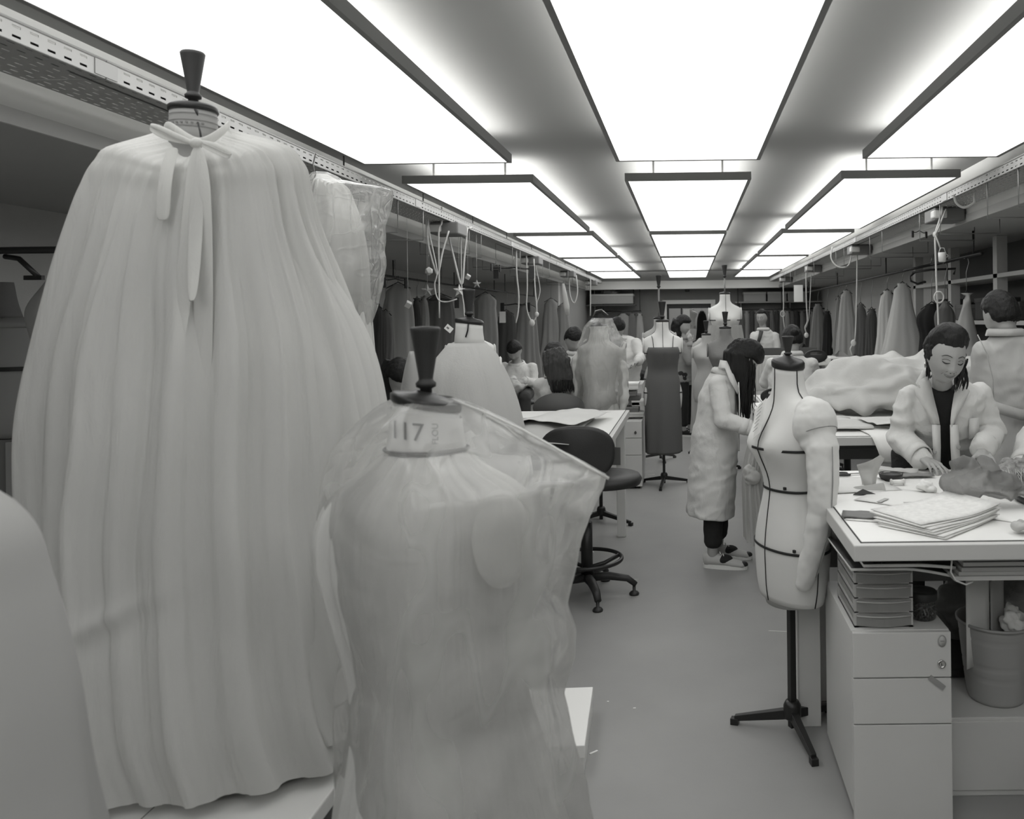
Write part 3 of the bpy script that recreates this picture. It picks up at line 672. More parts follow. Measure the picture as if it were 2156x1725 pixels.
# ================================================================ MIDDLE WORKTABLE: CLOTH, SHEETS, ROLLS
pile = MB(); pile.spine([(.62, 5.3, .06), (.9, 5.35, .12), (1.2, 5.4, .17), (1.6, 5.4, .18), (1.95, 5.4, .16)], [.18, .3, .36, .36, .3], [.03, .11, .16, .18, .15], lat=(0, 1, 0), n=30, p=2.6)
o = link('cloth_heap', fuse(pile, .014, 1, 'cloth_heap', (.10, 4.2, (1, 1, 2))), M_cloth); o.location = (0, 0, TZ+.012); tag(o, 'large heap of crumpled white cloth on the middle worktable', 'fabric')
sheet('white pattern paper spread before the cloth heap', 'pattern_sheet', 'paper', 1.18, 4.75, TZ+.005, .75, .5, rad(2), M_paper, th=.001, wav=.012, seed=21, cx=20, cy=14)
sheet('second pattern paper lying crossways on the first', 'pattern_sheet', 'paper', 1.35, 4.62, TZ+.028, .7, .3, rad(9), mat('paper_dull', .7, .7, var=.05, vscale=14), th=.001, wav=.014, seed=22, cx=20, cy=14)
for i, (x, y, w_, lb_) in enumerate(((.72, 5.05, .5, 'white cloth folded flat by the bending womans hands'), (.70, 5.45, .44, 'white folded cloth layer behind the first'), (.78, 4.6, .48, 'thin white cloth smoothed along the table side'))):
    sheet(lb_, 'folded_cloth', 'fabric', x, y, TZ+.006+.006*i, w_, .33, rad(4-3*i), M_cloth, th=.012, wav=.008, seed=31+i, cx=14, cy=12)
def roll(u, v):  # paper sheet draped over the table front edge
    x = .93+u*.46+(.08*v)
    if v < .35: return (x, 4.62-v*1.06, TZ+.010+.004*math.sin(u*9))
    w_ = (v-.35)/.65; return (x+.0*u, 4.245-.03*math.sin(w_*PI)-.02*(u*u)*w_, TZ+.006-w_*.145)
slab('stiff white sheet bending down over the front edge of the middle worktable', 'draped_sheet', 'paper', roll, 16, 14, .0015, M_paper)
ch = thing('cloth_bundle', 'translucent gathered white cloth hanging off the table side by the bending woman', 'fabric', (.36, 4.62, 0))
cloth_obj('cloth', [(.24, .02, 0, .06, .16), (.4, .01, 0, .065, .18), (.6, .0, 0, .055, .17), (.80, .02, 0, .04, .15), (.868, .03, .0, .03, .12)], sheer('voile', .66, .75, trans=.4, edge=.3), ch, fold=fold_fn(14, (5, 9, 13), .8), amp=.22, nth=90, nz=30, wob=.02, thick=0)
br = MB(); br.ell((0, 0, 0), (.045, .04, .055)); o = link('cloth_puff', fuse(br, .006, 1, 'cloth_puff', (.03, 14)), sheer('voile', .66, .75)); o.location = (.40, 4.12, .62); o.parent = ch; o.location = (-.03, -.17, .64)

# small chair backs at the middle table
def oval_back(label, x, y, z, w=.2, h=.115, tilt=0, slot=True, rz=0, seat=True):
    t = thing('task_chair', label, 'chair', (x, y, 0), rz, 'black task chairs')
    n = 32; out = [(w*math.cos(2*PI*i/n), h*math.sin(2*PI*i/n)*(1 if math.sin(2*PI*i/n) < 0 else .9)) for i in range(n)]
    b = MB(); sl = [(.055*math.copysign(abs(math.cos(2*PI*i/n))**.4, math.cos(2*PI*i/n)), h*.40+.012*math.copysign(abs(math.sin(2*PI*i/n))**.4, math.sin(2*PI*i/n))) for i in range(n)]
    def pt(p, y_): return (p[0], y_+.25*p[0]**2, z+p[1])
    o0 = [pt(p, 0) for p in out]; o1 = [pt(p, .022) for p in out]; s0 = [pt(p, 0) for p in sl]; s1 = [pt(p, .022) for p in sl]
    vs = o0+s0+o1+s1; fs = []
    for i in range(n):
        k = (i+1) % n
        fs += [(i, k, n+k, n+i), (2*n+k, 2*n+i, 3*n+i, 3*n+k), (k, i, 2*n+i, 2*n+k), (n+i, n+k, 3*n+k, 3*n+i)]
    b.add(vs, fs, True); b.build('backrest', M_blackp, t, bevel=.004)
    MB().tube([(0, .03, z-.03), (0, .06, z-.2), (0, -.02, .50 if z > .7 else .4), (0, -.12, .47)], .012, 8).build('back_bracket', M_black, t)
    sz = z-.27; q = MB(); q.lathe([(.17, 0), (.20, .012), (.205, .03), (.19, .05), (.1, .056)], (0, -.2, sz), 32); q.build('seat', M_blackp, t)
    MB().lathe([(.03, .1), (.03, sz)], (0, -.2, 0), 14).build('gas_column', M_black, t)
    for k in range(5):
        a = 2*PI*k/5+.5; MB().tube([(0, -.2, .10), (.15*math.cos(a), -.2+.15*math.sin(a), .085), (.27*math.cos(a), -.2+.27*math.sin(a), .05)], [.022, .018, .014], 8).build('base_arm', M_blackp, t)
        MB().lathe([(.02, 0), (.022, .006), (.018, .02), (.008, .024), (.008, .05)], (.27*math.cos(a), -.2+.27*math.sin(a), 0), 12).build('glide', M_blackp, t)
    return t
oval_back('black oval chair back with a slot handle behind the white cloth heap', W(1772, 775, 6.9).x, 6.9, W(1772, 775, 6.9).z, .125, .085, rz=0)
oval_back('black chair back half hidden behind the neck of the one-armed dress form', W(1632, 833, 6.62).x, 6.62, W(1632, 835, 6.62).z, .12, .075)
oval_back('small black chair back with slot beside the sewing machine', W(1718, 748, 8.0).x, 8.0, W(1718, 750, 8.0).z, .115, .07)
# sewing stations beyond
table_d = work_table('pale sewing table under two sewing machines beyond the cloth heap', W(1690, 790, 8.2).x, 2.6, 8.3, 9.6, .77, CORN4)
table_e = work_table('low white bench behind the seated sewer at the radiator', W(1585, 830, 8.0).x, W(1665, 830, 8).x, 6.9, 8.0, .74, CORN4)
rdx = thing('radiator_panel', 'white slatted heater panel behind the seated sewer', 'heater', (W(1620, 800, 9).x, 9.0, W(1620, 800, 9).z))
for x_ in (-.15, .15): MB().bb(x_-.015, x_+.015, -.01, .02, -W(1620, 800, 9).z, -.1).build('foot', M_white, rdx)
MB().bb(-.2, .2, -.02, .04, -.12, .27).build('body', M_white, rdx, bevel=.005)
for i in range(11): MB().bb(-.18+i*.035, -.165+i*.035, -.035, -.02, -.1, .2).build('slat', M_white, rdx)
st = W(1620, 735, 11); o = thing('grey_screen', 'dark grey horizontal screen board in front of the standing man', 'screen', (st.x, 10.4, 0))
MB().bb(-.30, .55, -.02, .02, .98, 1.115).build('board', mat('screen_grey', .10, .7), o); [MB().bb(x-.015, x+.015, -.015, .015, 0, .98).build('leg', M_dark, o) for x in (-.27, .52)]
def sewing_machine(label, loc, rz=0, s=1.0):
    t = thing('sewing_machine', label, 'sewing machine', loc, rz, 'sewing machines')
    MB().bb(-.2*s, .2*s, -.09*s, .09*s, 0, .05*s).build('bed', M_white, t, bevel=.01)
    b = MB(); b.bb(.10*s, .2*s, -.075*s, .075*s, .05*s, .21*s); b.bb(-.19*s, .2*s, -.07*s, .07*s, .20*s, .30*s); b.bb(-.19*s, -.10*s, -.055*s, .055*s, .14*s, .21*s); b.build('arm_housing', M_white, t, bevel=.012)
    rx = Matrix.Rotation(PI/2, 3, 'X')
    MB().lathe([(.03*s, 0), (.03*s, .012*s)], (.155*s, -.07*s, .24*s), 20, rot=rx).build('stitch_dial', M_cab, t)
    MB().lathe([(.014*s, 0), (.014*s, .01*s)], (-.165*s, -.07*s, .27*s), 14, rot=rx).build('tension_knob', M_dark, t)
    MB().bb(-.12*s, .08*s, -.074*s, -.07*s, .245*s, .25*s).build('print_band', M_dark, t)
    MB().tube([(-.145*s, 0, .14*s), (-.145*s, 0, .06*s)], .004*s, 6).build('needle_bar', M_chrome, t)
    MB().lathe([(.04*s, 0), (.04*s, .02*s)], (.2*s, 0, .24*s), 20, rot=Matrix.Rotation(PI/2, 3, 'Y')).build('hand_wheel', M_cab, t)
    return t
p1 = W(1720, 742, 8.9); sewing_machine('white sewing machine with dark dials next to the tied cord', (p1.x, 8.9, .775), 0, 1.0)
p1 = W(1782, 742, 8.6); sewing_machine('second white sewing machine in front of the draped stand', (p1.x, 8.6, .775), 0, 1.0)
for i, (px, w_, h_, v, lb_) in enumerate(((1742, .09, .09, .1, 'small dark box on the sewing table by the chair back'), (1835, .10, .10, .6, 'white cup shaped holder on the sewing table'), (1702, .06, .07, .6, 'white carton on the sewing table edge'))):
    p = W(px, 770, 8.36); t = thing('small_box', lb_, 'box', (p.x, 8.42, .775)); MB().bb(-w_/2, w_/2, -.04, .04, 0, h_).build('body', mat('boxc%d' % i, v, .6), t, bevel=.003); MB().bb(-w_/2-.003, w_/2+.003, -.043, .043, h_-.02, h_+.002).build('lid', mat('boxl%d' % i, v*.8, .6), t)

# ================================================================ CRAFT PAPER TABLE
def craft(u, v):
    x = -1.28+u*.68+.10*v*(1-u)-.14*(1-v)*(1-u)*0; y = 4.02+v*1.15
    z = TZ+.012+.075*math.exp(-((u-.62)**2/.09+(v-.45)**2/.09))+.012*noise.noise(Vector((u*4, v*4, 2)))
    return (x, y, z)
slab('sheet of craft paper buckled over the table beside the drafting chair', 'craft_paper', 'paper', craft, 22, 22, .0015, mat('craft', .44, .7, var=.04, vscale=3))
def craft2(u, v): return (-.98+u*.36+.12*v, 4.35+v*.85, TZ+.10-.05*abs(u-.4)+.01*noise.noise(Vector((u*5, v*4, 9)))-.03*v)
slab('paler tissue sheet creased on top of the craft paper', 'tissue_sheet', 'paper', craft2, 16, 16, .0012, mat('craft_pale', .62, .7, var=.03))
# drafting chair with foot ring
dc = thing('drafting_chair', 'tall black drafting chair with foot ring at the table corner', 'chair', (-.565, 4.40, 0))
b = MB(); n = 36; w_, h_ = .19, .135
pts = [(w_*math.copysign(abs(math.cos(2*PI*i/n))**.8, math.cos(2*PI*i/n)), h_*math.copysign(abs(math.sin(2*PI*i/n))**.8, math.sin(2*PI*i/n))) for i in range(n)]
rings = []
for k, (sc_, dy) in enumerate(((.9, -.03), (1, -.02), (1, .0), (.95, .012))): rings.append([(p[0]*sc_, dy+.9*p[0]**2-.35, .835+p[1]*sc_) for p in pts])
b.rings(rings); b.build('backrest', M_blackp, dc)
MB().tube([(0, -.33, .80), (0, -.36, .68), (0, -.22, .59), (0, -.02, .585)], .016, 8).build('back_bracket', M_black, dc)
MB().lathe([(.15, .60), (.205, .605), (.215, .63), (.20, .655), (.10, .662)], (.09, .02, 0), 36).build('seat', M_blackp, dc)
MB().lathe([(.032, .09), (.032, .4), (.02, .4), (.02, .6)], (0, 0, 0), 16).build('gas_column', M_black, dc)
rg = MB(); rg.rings([[((.19+.011*math.cos(b_))*math.cos(a), (.19+.011*math.cos(b_))*math.sin(a), .20+.011*math.sin(b_)) for b_ in [2*PI*k/8 for k in range(8)]] for a in [2*PI*q/40 for q in range(41)]], False, False); rg.build('foot_ring', M_black, dc)
for k in range(3):
    a = 2*PI*k/3+.4; MB().tube([(0, 0, .15), (.10*math.cos(a), .10*math.sin(a), .165), (.185*math.cos(a), .185*math.sin(a), .20)], .011, 6).build('ring_spoke', M_black, dc)
for k in range(5):
    a = 2*PI*k/5+.02
    l = MB().tube([(0, 0, .10), (.12*math.cos(a), .12*math.sin(a), .105), (.22*math.cos(a), .22*math.sin(a), .09), (.265*math.cos(a), .265*math.sin(a), .055)], [.03, .026, .022, .018], 10, flat=.8).build('base_arm', M_blackp, dc)
    MB().lathe([(.026, 0), (.028, .008), (.02, .018), (.009, .022), (.009, .055)], (.255*math.cos(a), .255*math.sin(a), 0), 14).build('glide', M_blackp, l)
# floor box behind the bagged form
fbx = thing('white_carton', 'flat white carton on the floor behind the film covered dress form', 'box', (-.47, 2.88, 0), rad(3))
MB().bb(-.17, .10, -.22, .2, 0, .092).build('body', M_white, fbx, bevel=.003); MB().bb(-.172, .102, -.223, .203, .055, .098).build('lid', M_paper, fbx, bevel=.003)
# scraps
for i, (px, py, w_, l_, a) in enumerate(((1240, 1163, .06, .035, 20), (1250, 1585, .032, .008, 40), (1280, 1478, .008, .006, 0), (1336, 1492, .01, .006, 10), (1334, 1221, .06, .003, 0), (1372, 1000, .07, .004, 30), (1640, 1330, .1, .003, -8))):
    zz = RM @ Vector(((px-CX)/F, -(py-CY)/F, -1)); k = -CAMZ/zz.z
    o = MB().box((0, 0, .0012), (w_, l_, .002)).build('paper_scrap', M_paper); o.location = (zz.x*k, zz.y*k, 0); o.rotation_euler = (0, 0, rad(a)); tag(o, ['torn paper scrap on the floor above the drafting chair ring', 'curled white offcut on the floor beside the white carton', 'tiny white snippet on the open floor', 'second tiny snippet a hand away from the first', 'thread of white on the floor beside the chair glide', 'loose thread on the floor near the slip dress stand', 'scratchy pale thread on the floor by the black pole'][i], 'scrap', 'scraps on the floor')
# ================================================================ DRESS FORMS
def form_profile(s=1.0, g=1.0, slim=1.0):
    # z from the neck top, half width, depth front, depth back
    rows = [(0, .056, .056, .056), (-.03, .057, .056, .056), (-.075, .062, .058, .064), (-.105, .085, .060, .07), (-.125, .125, .062, .075), (-.145, .165, .068, .082), (-.18, .182, .085, .09),
            (-.23, .176, .115, .092), (-.28, .166, .132, .09), (-.33, .146, .112, .084), (-.39, .122, .088, .078), (-.43, .116, .082, .076), (-.48, .126, .088, .084), (-.55, .152, .098, .105),
            (-.635, .172, .106, .125), (-.72, .170, .104, .118), (-.79, .160, .100, .105), (-.825, .15, .094, .098)]
    return [(z*s, a*s*(g if z > -.08 else g*slim), f*s*(g if z > -.08 else g*slim), b*s*(g if z > -.08 else g*slim)) for z, a, f, b in rows]
def LW(t_loc, rz):
    o_ = Vector(t_loc); m_ = Matrix.Rotation(-rz, 3, 'Z')
    return lambda px, py, d: m_ @ (W(px, py, d)-o_)
def rotprof(pr_, rz):
    return pr_
def form_ring(row, n=48, k=1.0, lean=0):
    z, a, f, b = row; return [((a*k*math.cos(q)), (-(f if math.sin(q) > 0 else b)*k*math.sin(q)) + lean, z) for q in [2*PI*i/n for i in range(n)]]
def ring_at(prof, z, n=48, off=0):
    zs = [-r[0] for r in prof]; vals = [crom(zs, [r[i] for r in prof], -z) for i in (1, 2, 3)]
    return form_ring((z, vals[0]+off, vals[1]+off, vals[2]+off), n)
def dress_form(label, loc, rz=0, top=1.33, s=1.0, g=1.0, m=None, tapes=True, tapem=None, knob='cone', base='tripod', group='dress forms', cut=None, leg0=.9, legr=.20, knob_s=1.0, neck_tilt=0, pole_m=None, pole_above=0, slim=1.0, plates=(-1, 1), kw=None, caph=1.0):
    t = thing('dress_form', label, 'dress form', loc, rz, group)
    pr = form_profile(s, g, slim); zt = top
    b = MB(); zs = [-r[0] for r in pr]; Z = np.linspace(0, zs[-1] if cut is None else cut, 44)
    rr = []
    for z in Z:
        ring = ring_at(pr, -z, 56)
        if neck_tilt and z < .09*s: ring = [(x, y, zz+neck_tilt*x*(1-z/(.09*s))) for x, y, zz in ring]
        # a soft bust: two mounds
        q = math.exp(-((z/s-.265)/.05)**2)
        if q > .02: ring = [(x, y-(.014*s*q*math.exp(-((abs(x)/(s*g)-.075)/.045)**2) if y < 0 else 0)+(.010*s*q*math.exp(-(x/(s*g*.03))**2) if y < 0 else 0), zz) for x, y, zz in ring]
        rr.append([(x, y, zz+zt) for x, y, zz in ring])
    b.rings(rr[::-1]); torso = b.build('torso', m or M_form, t)
    # arm plates
    for sx in plates:
        pl = MB(); pl.lathe([(.0, -.004), (.052*s, -.002), (.056*s, .004), (.05*s, .010), (.0, .012)], (0, 0, 0), 24, rot=Matrix.Rotation(PI/2*sx, 3, 'Y') @ Matrix.Diagonal((1.25, .8, 1)))
        o = pl.build('arm_plate', m or M_form, t); o.location = (sx*.172*s*g*slim, .0, zt-.21*s)
    if tapes:
        tm = tapem or M_tape
        for z, nm in ((-.28*s, 'bust_tape'), (-.43*s, 'waist_tape'), (-.635*s, 'hip_tape')):
            if cut and -z > cut: continue
            rb = MB(); rb.rings([[(x, y, zz+zt+dz) for x, y, zz in ring_at(pr, z+dz, 56, .0035+(.012*s if z == -.28*s else 0)*0)] for dz in (-.0022*s, .0022*s)], False, False)
            o = rb.build(nm, tm, t); md = o.modifiers.new('t', 'SOLIDIFY'); md.thickness = .002; md.offset = 0
        # centre front, side and princess lines: thin tapes down the body
        for q0, nm in ((PI/2, 'front_tape'), (0.0, 'side_tape'), (PI, 'side_tape'), (-PI/2, 'back_tape')):
            pts = []
            for z in np.linspace(.0, zs[-1] if cut is None else cut, 30):
                vals = [crom(zs, [r[i] for r in pr], z) for i in (1, 2, 3)]
                dep = vals[1] if math.sin(q0) > 0 else vals[2]
                pts.append((vals[0]*math.cos(q0)*1.005, -dep*math.sin(q0)*1.0-.0012*math.sin(q0), zt-z))
            MB().tube(pts, .0022*s, 5).build(nm, tm, t)
    # neck cap and finial
    r_ = .058*s*g
    nc = MB(); nc.lathe([(r_, 0), (r_*1.04, .004), (r_*1.04, .014*s*caph), (r_*.93, .020*s*caph), (r_*.35, .026*s*caph), (r_*.3, .03*s*caph)], (0, 0, 0), 32, rot=(Matrix(((1, 0, 0), (0, 1, 0), (neck_tilt, 0, 1))) if neck_tilt else None))
    nc.build('neck_cap', M_black, t).location = (0, 0, zt)
    ks = s*knob_s; zb = .028*s*caph; kq = (kw or knob_s)*s
    if pole_above: MB().lathe([(.009, 0), (.009, pole_above+.03)], (0, 0, zt), 12).build('upper_pole', M_alu, t); zb += pole_above
    kn = MB(); kn.lathe([(.012*kq, zb), (.012*kq, zb+.008*ks), (.020*kq, zb+.012*ks), (.021*kq, zb+.020*ks), (.015*kq, zb+.026*ks), (.0145*kq, zb+.03*ks), (.030*kq, zb+.128*ks), (.031*kq, zb+.134*ks), (.028*kq, zb+.138*ks), (.01*kq, zb+.1395*ks)], (0, 0, zt), 32)
    kn.build('finial', M_blackp, t)
    if base:
        pb = pole_m or M_black; zbtm = zt-(zs[-1] if cut is None else cut)
        MB().box((0, 0, (zbtm+.08)/2), (.024, .024, zbtm-.06+.1)).build('pole', pb, t, bevel=.002)
        if base == 'tripod':
            MB().lathe([(.03, .055), (.032, .06), (.032, .10), (.024, .115)], (0, 0, 0), 20).build('hub', pb, t)
            for k in range(3):
                a = leg0+2*PI*k/3; ca, sa = math.cos(a), math.sin(a); L = legr
                l = MB(); rot = Matrix.Rotation(a, 3, 'Z')
                vs = [rot @ Vector(v) for v in ((.02, -.014, .05), (.02, .014, .05), (.02, .014, .085), (.02, -.014, .085), (L, -.010, .014), (L, .010, .014), (L, .010, .034), (L, -.010, .034))]
                l.add(vs, [(0, 3, 2, 1), (4, 5, 6, 7), (0, 1, 5, 4), (1, 2, 6, 5), (2, 3, 7, 6), (3, 0, 4, 7)])
                l.box((ca*L, sa*L, .012), (.03, .026, .024), rot); l.build('leg', pb, t, bevel=.002)
        elif base == 'wheel':
            MB().lathe([(.02, 0), (.16, 0), (.17, .01), (.05, .03), (.025, .05)], (0, 0, 0), 32).build('base_disc', pb, t)
    return t

# --- the one-armed form beside the big worktable
fx = W(1668, 1500, 2.92)
f1 = dress_form('white dress form with black style tapes and one stuffed arm, on a black tripod pole', (fx.x, 2.92, 0), rad(-64), top=1.32, s=1.0, neck_tilt=-.15, knob_s=.52, kw=.72, caph=1.5, leg0=rad(64-78), legr=.215, plates=(-1,))
am = MB(); P0 = 0
am.cap((.15, .0, 1.165), (.175, .0, 1.09), .066, .070)
am.ell((.165, 0, 1.135), (.066, .084, .09))
am.spine([(.185, .0, 1.12), (.205, .0, 1.06), (.215, -.005, .95), (.215, -.01, .86), (.205, -.022, .78), (.19, -.036, .70), (.175, -.05, .62), (.165, -.056, .585), (.163, -.057, .572)], [.040, .052, .049, .046, .043, .038, .033, .026, .012], [.050, .06, .056, .051, .046, .041, .034, .026, .012], n=24)
link('stuffed_arm', fuse(am, .006, 3, 'stuffed_arm', (.004, 22)), M_form, f1)
sm = MB(); sm.tube([(.262, .0, 1.07), (.265, -.002, .95), (.262, -.006, .86), (.25, -.02, .76), (.222, -.045, .63)], .0018, 5); sm.build('arm_seam', mat('seam_grey', .25, .8), f1)
sm = MB(); pts = [(.176+.062*math.cos(q), .0+.07*math.sin(q), 1.105+.03*math.cos(q)) for q in [2*PI*i/40 for i in range(41)]]; sm.tube(pts, .0018, 4); sm.build('shoulder_seam', mat('seam_grey', .25, .8), f1)
for z, x in ((1.055, .095), (.905, .085), (.70, .14)): MB().box((x, -.085 if z > 1 else -.075, z), (.010, .008, .010)).build('tape_knot', M_tape, f1)
# calico hem under the body, hanging tape end, paper tag
hm = MB(); hm.rings([[(.09*math.cos(q)*k+.0, .07*math.sin(q)*k-.02, z) for q in [2*PI*i/40 for i in range(40)]] for z, k in ((.53, 1.05), (.50, 1.02), (.475, .96))], False, False); o = hm.build('calico_hem', mat('calico', .55, .8, trans=.2), f1); o.modifiers.new('t', 'SOLIDIFY').thickness = .003
tgp = MB(); tgp.add([(-.05, -.123, 1.205), (.005, -.126, 1.235), (-.0, -.150, 1.115), (-.05, -.150, 1.085)], [(0, 1, 2, 3)])
o = tgp.build('paper_tag', M_paper, f1); o.modifiers.new('t', 'SOLIDIFY').thickness = .001; o.location = (.03, .012, -.015)
for k in range(7):
    l = MB(); a, b_ = Vector((-.046, -.1265, 1.195-.014*k)), Vector((-.005, -.1285, 1.218-.014*k)); off = Vector((.03, .012-.0037*k-.004, -.015)); l.tube([a+off, a.lerp(b_, .5+.4*math.sin(k*3))+off, b_.lerp(a, .15)+off], .0007, 4); l.build('pencil_line', mat('pencil', .12, .7), o, loc=(-.03, -.012, .015))

# --- slip dress on a form
f2 = dress_form('white dress form wearing a plain grey strappy slip dress, on a thin black stand', (W(1397, 900, 7.3).x, 7.3, 0), rad(4), top=W(1397, 678, 7.3).z, s=1.0, knob_s=1.15, leg0=rad(20), legr=.24)
zt = W(1397, 678, 7.3).z
M_slip = mat('grey_crepe', .115, .75, bump=.15, bscale=8, bdist=.01)
cloth_obj('slip_dress', [(.30, 0, .0, .165, .15), (.50, 0, 0, .168, .15), (.75, 0, 0, .165, .14), (.95, 0, .0, .155, .12), (zt-.44, 0, -.005, .137, .10), (zt-.33, 0, -.012, .148, .125), (zt-.26, 0, -.018, .158, .137), (zt-.225, 0, -.02, .150, .125)], M_slip, f2, fold=fold_fn(5, (4, 7, 9)), amp=lambda u: .02+.07*u*u, nth=120, nz=50, thick=.003)
for sx in (-1, 1):
    MB().tube([(sx*.085, -.135, zt-.225), (sx*.09, -.095, zt-.16), (sx*.10, -.02, zt-.118), (sx*.10, .05, zt-.15), (sx*.085, .085, zt-.23)], .004, 5).build('strap', M_slip, f2)

# --- further forms, with their real distances
fa = W(1388, 700, 8.6); dress_form('pale dress form with round neck cap standing behind the slip dress form', (fa.x, 8.6, 0), rad(-8), top=W(1388, 672, 8.6).z, m=M_form2, pole_above=.30, pole_m=M_dark, knob_s=1.0)
fb_ = W(1527, 700, 9.8); dress_form('tall cream dress form with dark tapes raised above the standing crowd', (fb_.x, 9.8, 0), rad(5), top=W(1527, 620, 9.8).z, s=1.12, base='tripod', pole_above=.17, pole_m=M_dark, knob_s=1.0)
cloth_obj('calico_skirt', [(.5, fb_.x, 9.8, .32, .3), (1.0, fb_.x, 9.8, .25, .22), (1.3, fb_.x, 9.8, .215, .17), (1.42, fb_.x, 9.8, .195, .16)], sheer('tulle_skirt', .5, .8), None, fold=fold_fn(55, (9, 14)), amp=.06, nth=90, nz=20, thick=0)
tag(bpy.data.objects['calico_skirt'], 'long pale tulle skirt worn by the tall cream dress form', 'skirt')
fc = W(1527, 700, 7.9); dress_form('dress form in a grey knitted high neck top, in front of the tall cream form', (fc.x+.0, 7.9, 0), rad(-3), top=W(1527, 692, 7.9).z, m=mat('grey_jersey', .20, .9, bump=.2, bscale=60), tapes=False, knob_s=1.0)
fd = W(1487, 720, 9.0); dress_form('small pale dress form between the woman with glasses and the grey topped form', (fd.x, 9.0, 0), rad(10), top=W(1487, 706, 9.0).z, m=M_form2, tapes=False, knob_s=1.1, s=.9)
fe = W(1027, 720, 5.0)
dress_form('plain white dress form shoulder seen behind the veiled form with the tall black knob', (W(990, 720, 5.95).x, 5.95, 0), rad(25), top=W(990, 685, 5.95).z, tapes=False, knob_s=.9)

# --- draped form number two (white cape)
g2 = W(988, 700, 3.7); zt2 = W(988, 682, 3.7).z
f3 = dress_form('white linen dress form under a plain white cape, tall black knob tied with cord', (g2.x, 3.7, 0), rad(12), top=zt2, s=1.08, tapes=False, neck_tilt=-.12, knob_s=.86, slim=.72)
MB().tube([(.0, -.0640, zt2-.0), (-.003, -.0665, zt2-.03), (-.012, -.069, zt2-.06)], .0035, 6).build('front_tape', M_tape, f3)
cape = pprof([(722, 945, 1022), (740, 930, 1040), (775, 905, 1060), (830, 892, 1083), (900, 888, 1102), (980, 880, 1118), (1080, 872, 1130), (1200, 865, 1140)], 3.7, .75)
cape = [(z, cx-g2.x, 0, rx, ry) for z, cx, cy, rx, ry in cape]
rs = cloth_obj('cape', cape, M_gown, f3, fold=fold_fn(11, (6, 9, 15), .8), amp=lambda u: .015+.05*u, nth=150, nz=60, thick=.003, wob=.004)
# paper tag on a cord beside it
tgo = thing('paper_label', 'blank white card label propped at the neck of the caped form', 'label', W(945, 692, 3.62)); 
MB().box((0, 0, 0), (.035, .002, .026), Euler((0, rad(40), 0)).to_matrix()).build('card', M_paper, tgo); MB().box((-.004, -.0012, .003), (.012, .0015, .008), Euler((0, rad(40), 0)).to_matrix()).build('printed_logo', mat('print_grey', .22, .5), tgo)

# --- grey silk sleeve form beside the black knob (partly hidden)
sl = W(875, 830, 3.3); slt = thing('silk_form', 'narrow form under grey silk between the brunette and the black knob', 'dress form', (sl.x, 3.3, 0))
cloth_obj('silk_cover', [(z, cx-sl.x, 0, rx, ry) for z, cx, cy, rx, ry in pprof([(740, 862, 872), (760, 856, 882), (800, 848, 894), (860, 840, 906), (940, 838, 912), (1050, 838, 915)], 3.3, .9)], mat('grey_silk', .34, .4, bump=.3, bscale=16, trans=.1), slt, nth=60, nz=30, fold=fold_fn(7, (3, 5)), amp=.05, cap_top=True)
MB().lathe([(.14, 0), (.15, .012), (.03, .03), (.015, .04), (.015, 1.0)], n=20).build('stand', M_black, slt)


# ================================================================ THE BIG VEILED GOWN
D1 = 2.17
gx = W(408, 300, D1); ztop = W(408, 238, D1).z; PZ = .425; G1 = rad(6)
f4 = dress_form('raised dress form in a huge white voile cape gown tied at the neck', (gx.x, D1, PZ), G1, top=ztop-PZ, s=1.0, g=1.0, m=mat('form_ecru', .36, .8, var=.05, vscale=4), tapes=False, neck_tilt=0, knob_s=.98, base='tripod', slim=.7)
lw1 = LW((gx.x, D1, PZ), G1)
nk = ztop-PZ
MB().tube([lw1(413, 232, D1-.072), lw1(416, 243, D1-.074)], [.010, .003], 6, flat=.4).build('pointed_tape', M_tape, f4)
MB().tube([lw1(417, 258, D1-.074), lw1(421, 275, D1-.080), lw1(424, 294, D1-.095)], .0040, 6, flat=.5).build('front_tape', M_tape, f4)
for dz in (-.012, -.030, -.046): MB().rings([[(x, y, z+nk+e) for x, y, z in ring_at(form_profile(1, 1, .7), dz, 48, .0018)] for e in (-.0012, .0012)], False, False).build('neck_band_line', mat('thread_grey', .22, .8), f4)
for k in range(9):
    q = rad(-90-50+k*12); MB().box((.0600*math.cos(q), .0600*math.sin(q), nk-.038), (.006, .002, .0035), Matrix.Rotation(q+PI/2, 3, 'Z')).build('printed_mark', mat('thread_grey', .22, .8), f4)
og = pprof([(268, 352, 478, .85), (280, 318, 515, .8), (300, 262, 580, .74), (335, 232, 618, .68), (400, 206, 640, .64), (480, 186, 662, .66), (600, 160, 700, .7), (760, 142, 745, .76), (900, 135, 770, .82), (1050, 132, 780, .86), (1180, 142, 795, .9), (1300, 150, 815, .95), (1420, 165, 850, .98), (1506, 198, 878, .99)], D1, .7)
og = [(z-PZ, cx-gx.x, cy-D1, rx, ry) for z, cx, cy, rx, ry in og]
zmin1 = min(p[0] for p in og); og = [(z-(zmin1-.012) if False else z, a, b, c, d) for z, a, b, c, d in og]
ff = fold_fn(21, (11, 17, 23, 9), .55); f2_ = fold_fn(22, (31, 43, 57), .8)
M_veil = sheer('cotton_voile', .80, .90, trans=.38, bump=.4, bscale=9, bstretch=(2.2, 2.2, .35), edge=.1, bdist=.02)
def neck_tilt1(u, q):
    f_ = math.exp(-(u/.10)**2)
    a_ = -math.cos(q+PI/2)*0
    front = max(0, -math.sin(q))
    return f_*(-.050*front-.045*math.exp(-((q-1.5*PI)/.55)**2))
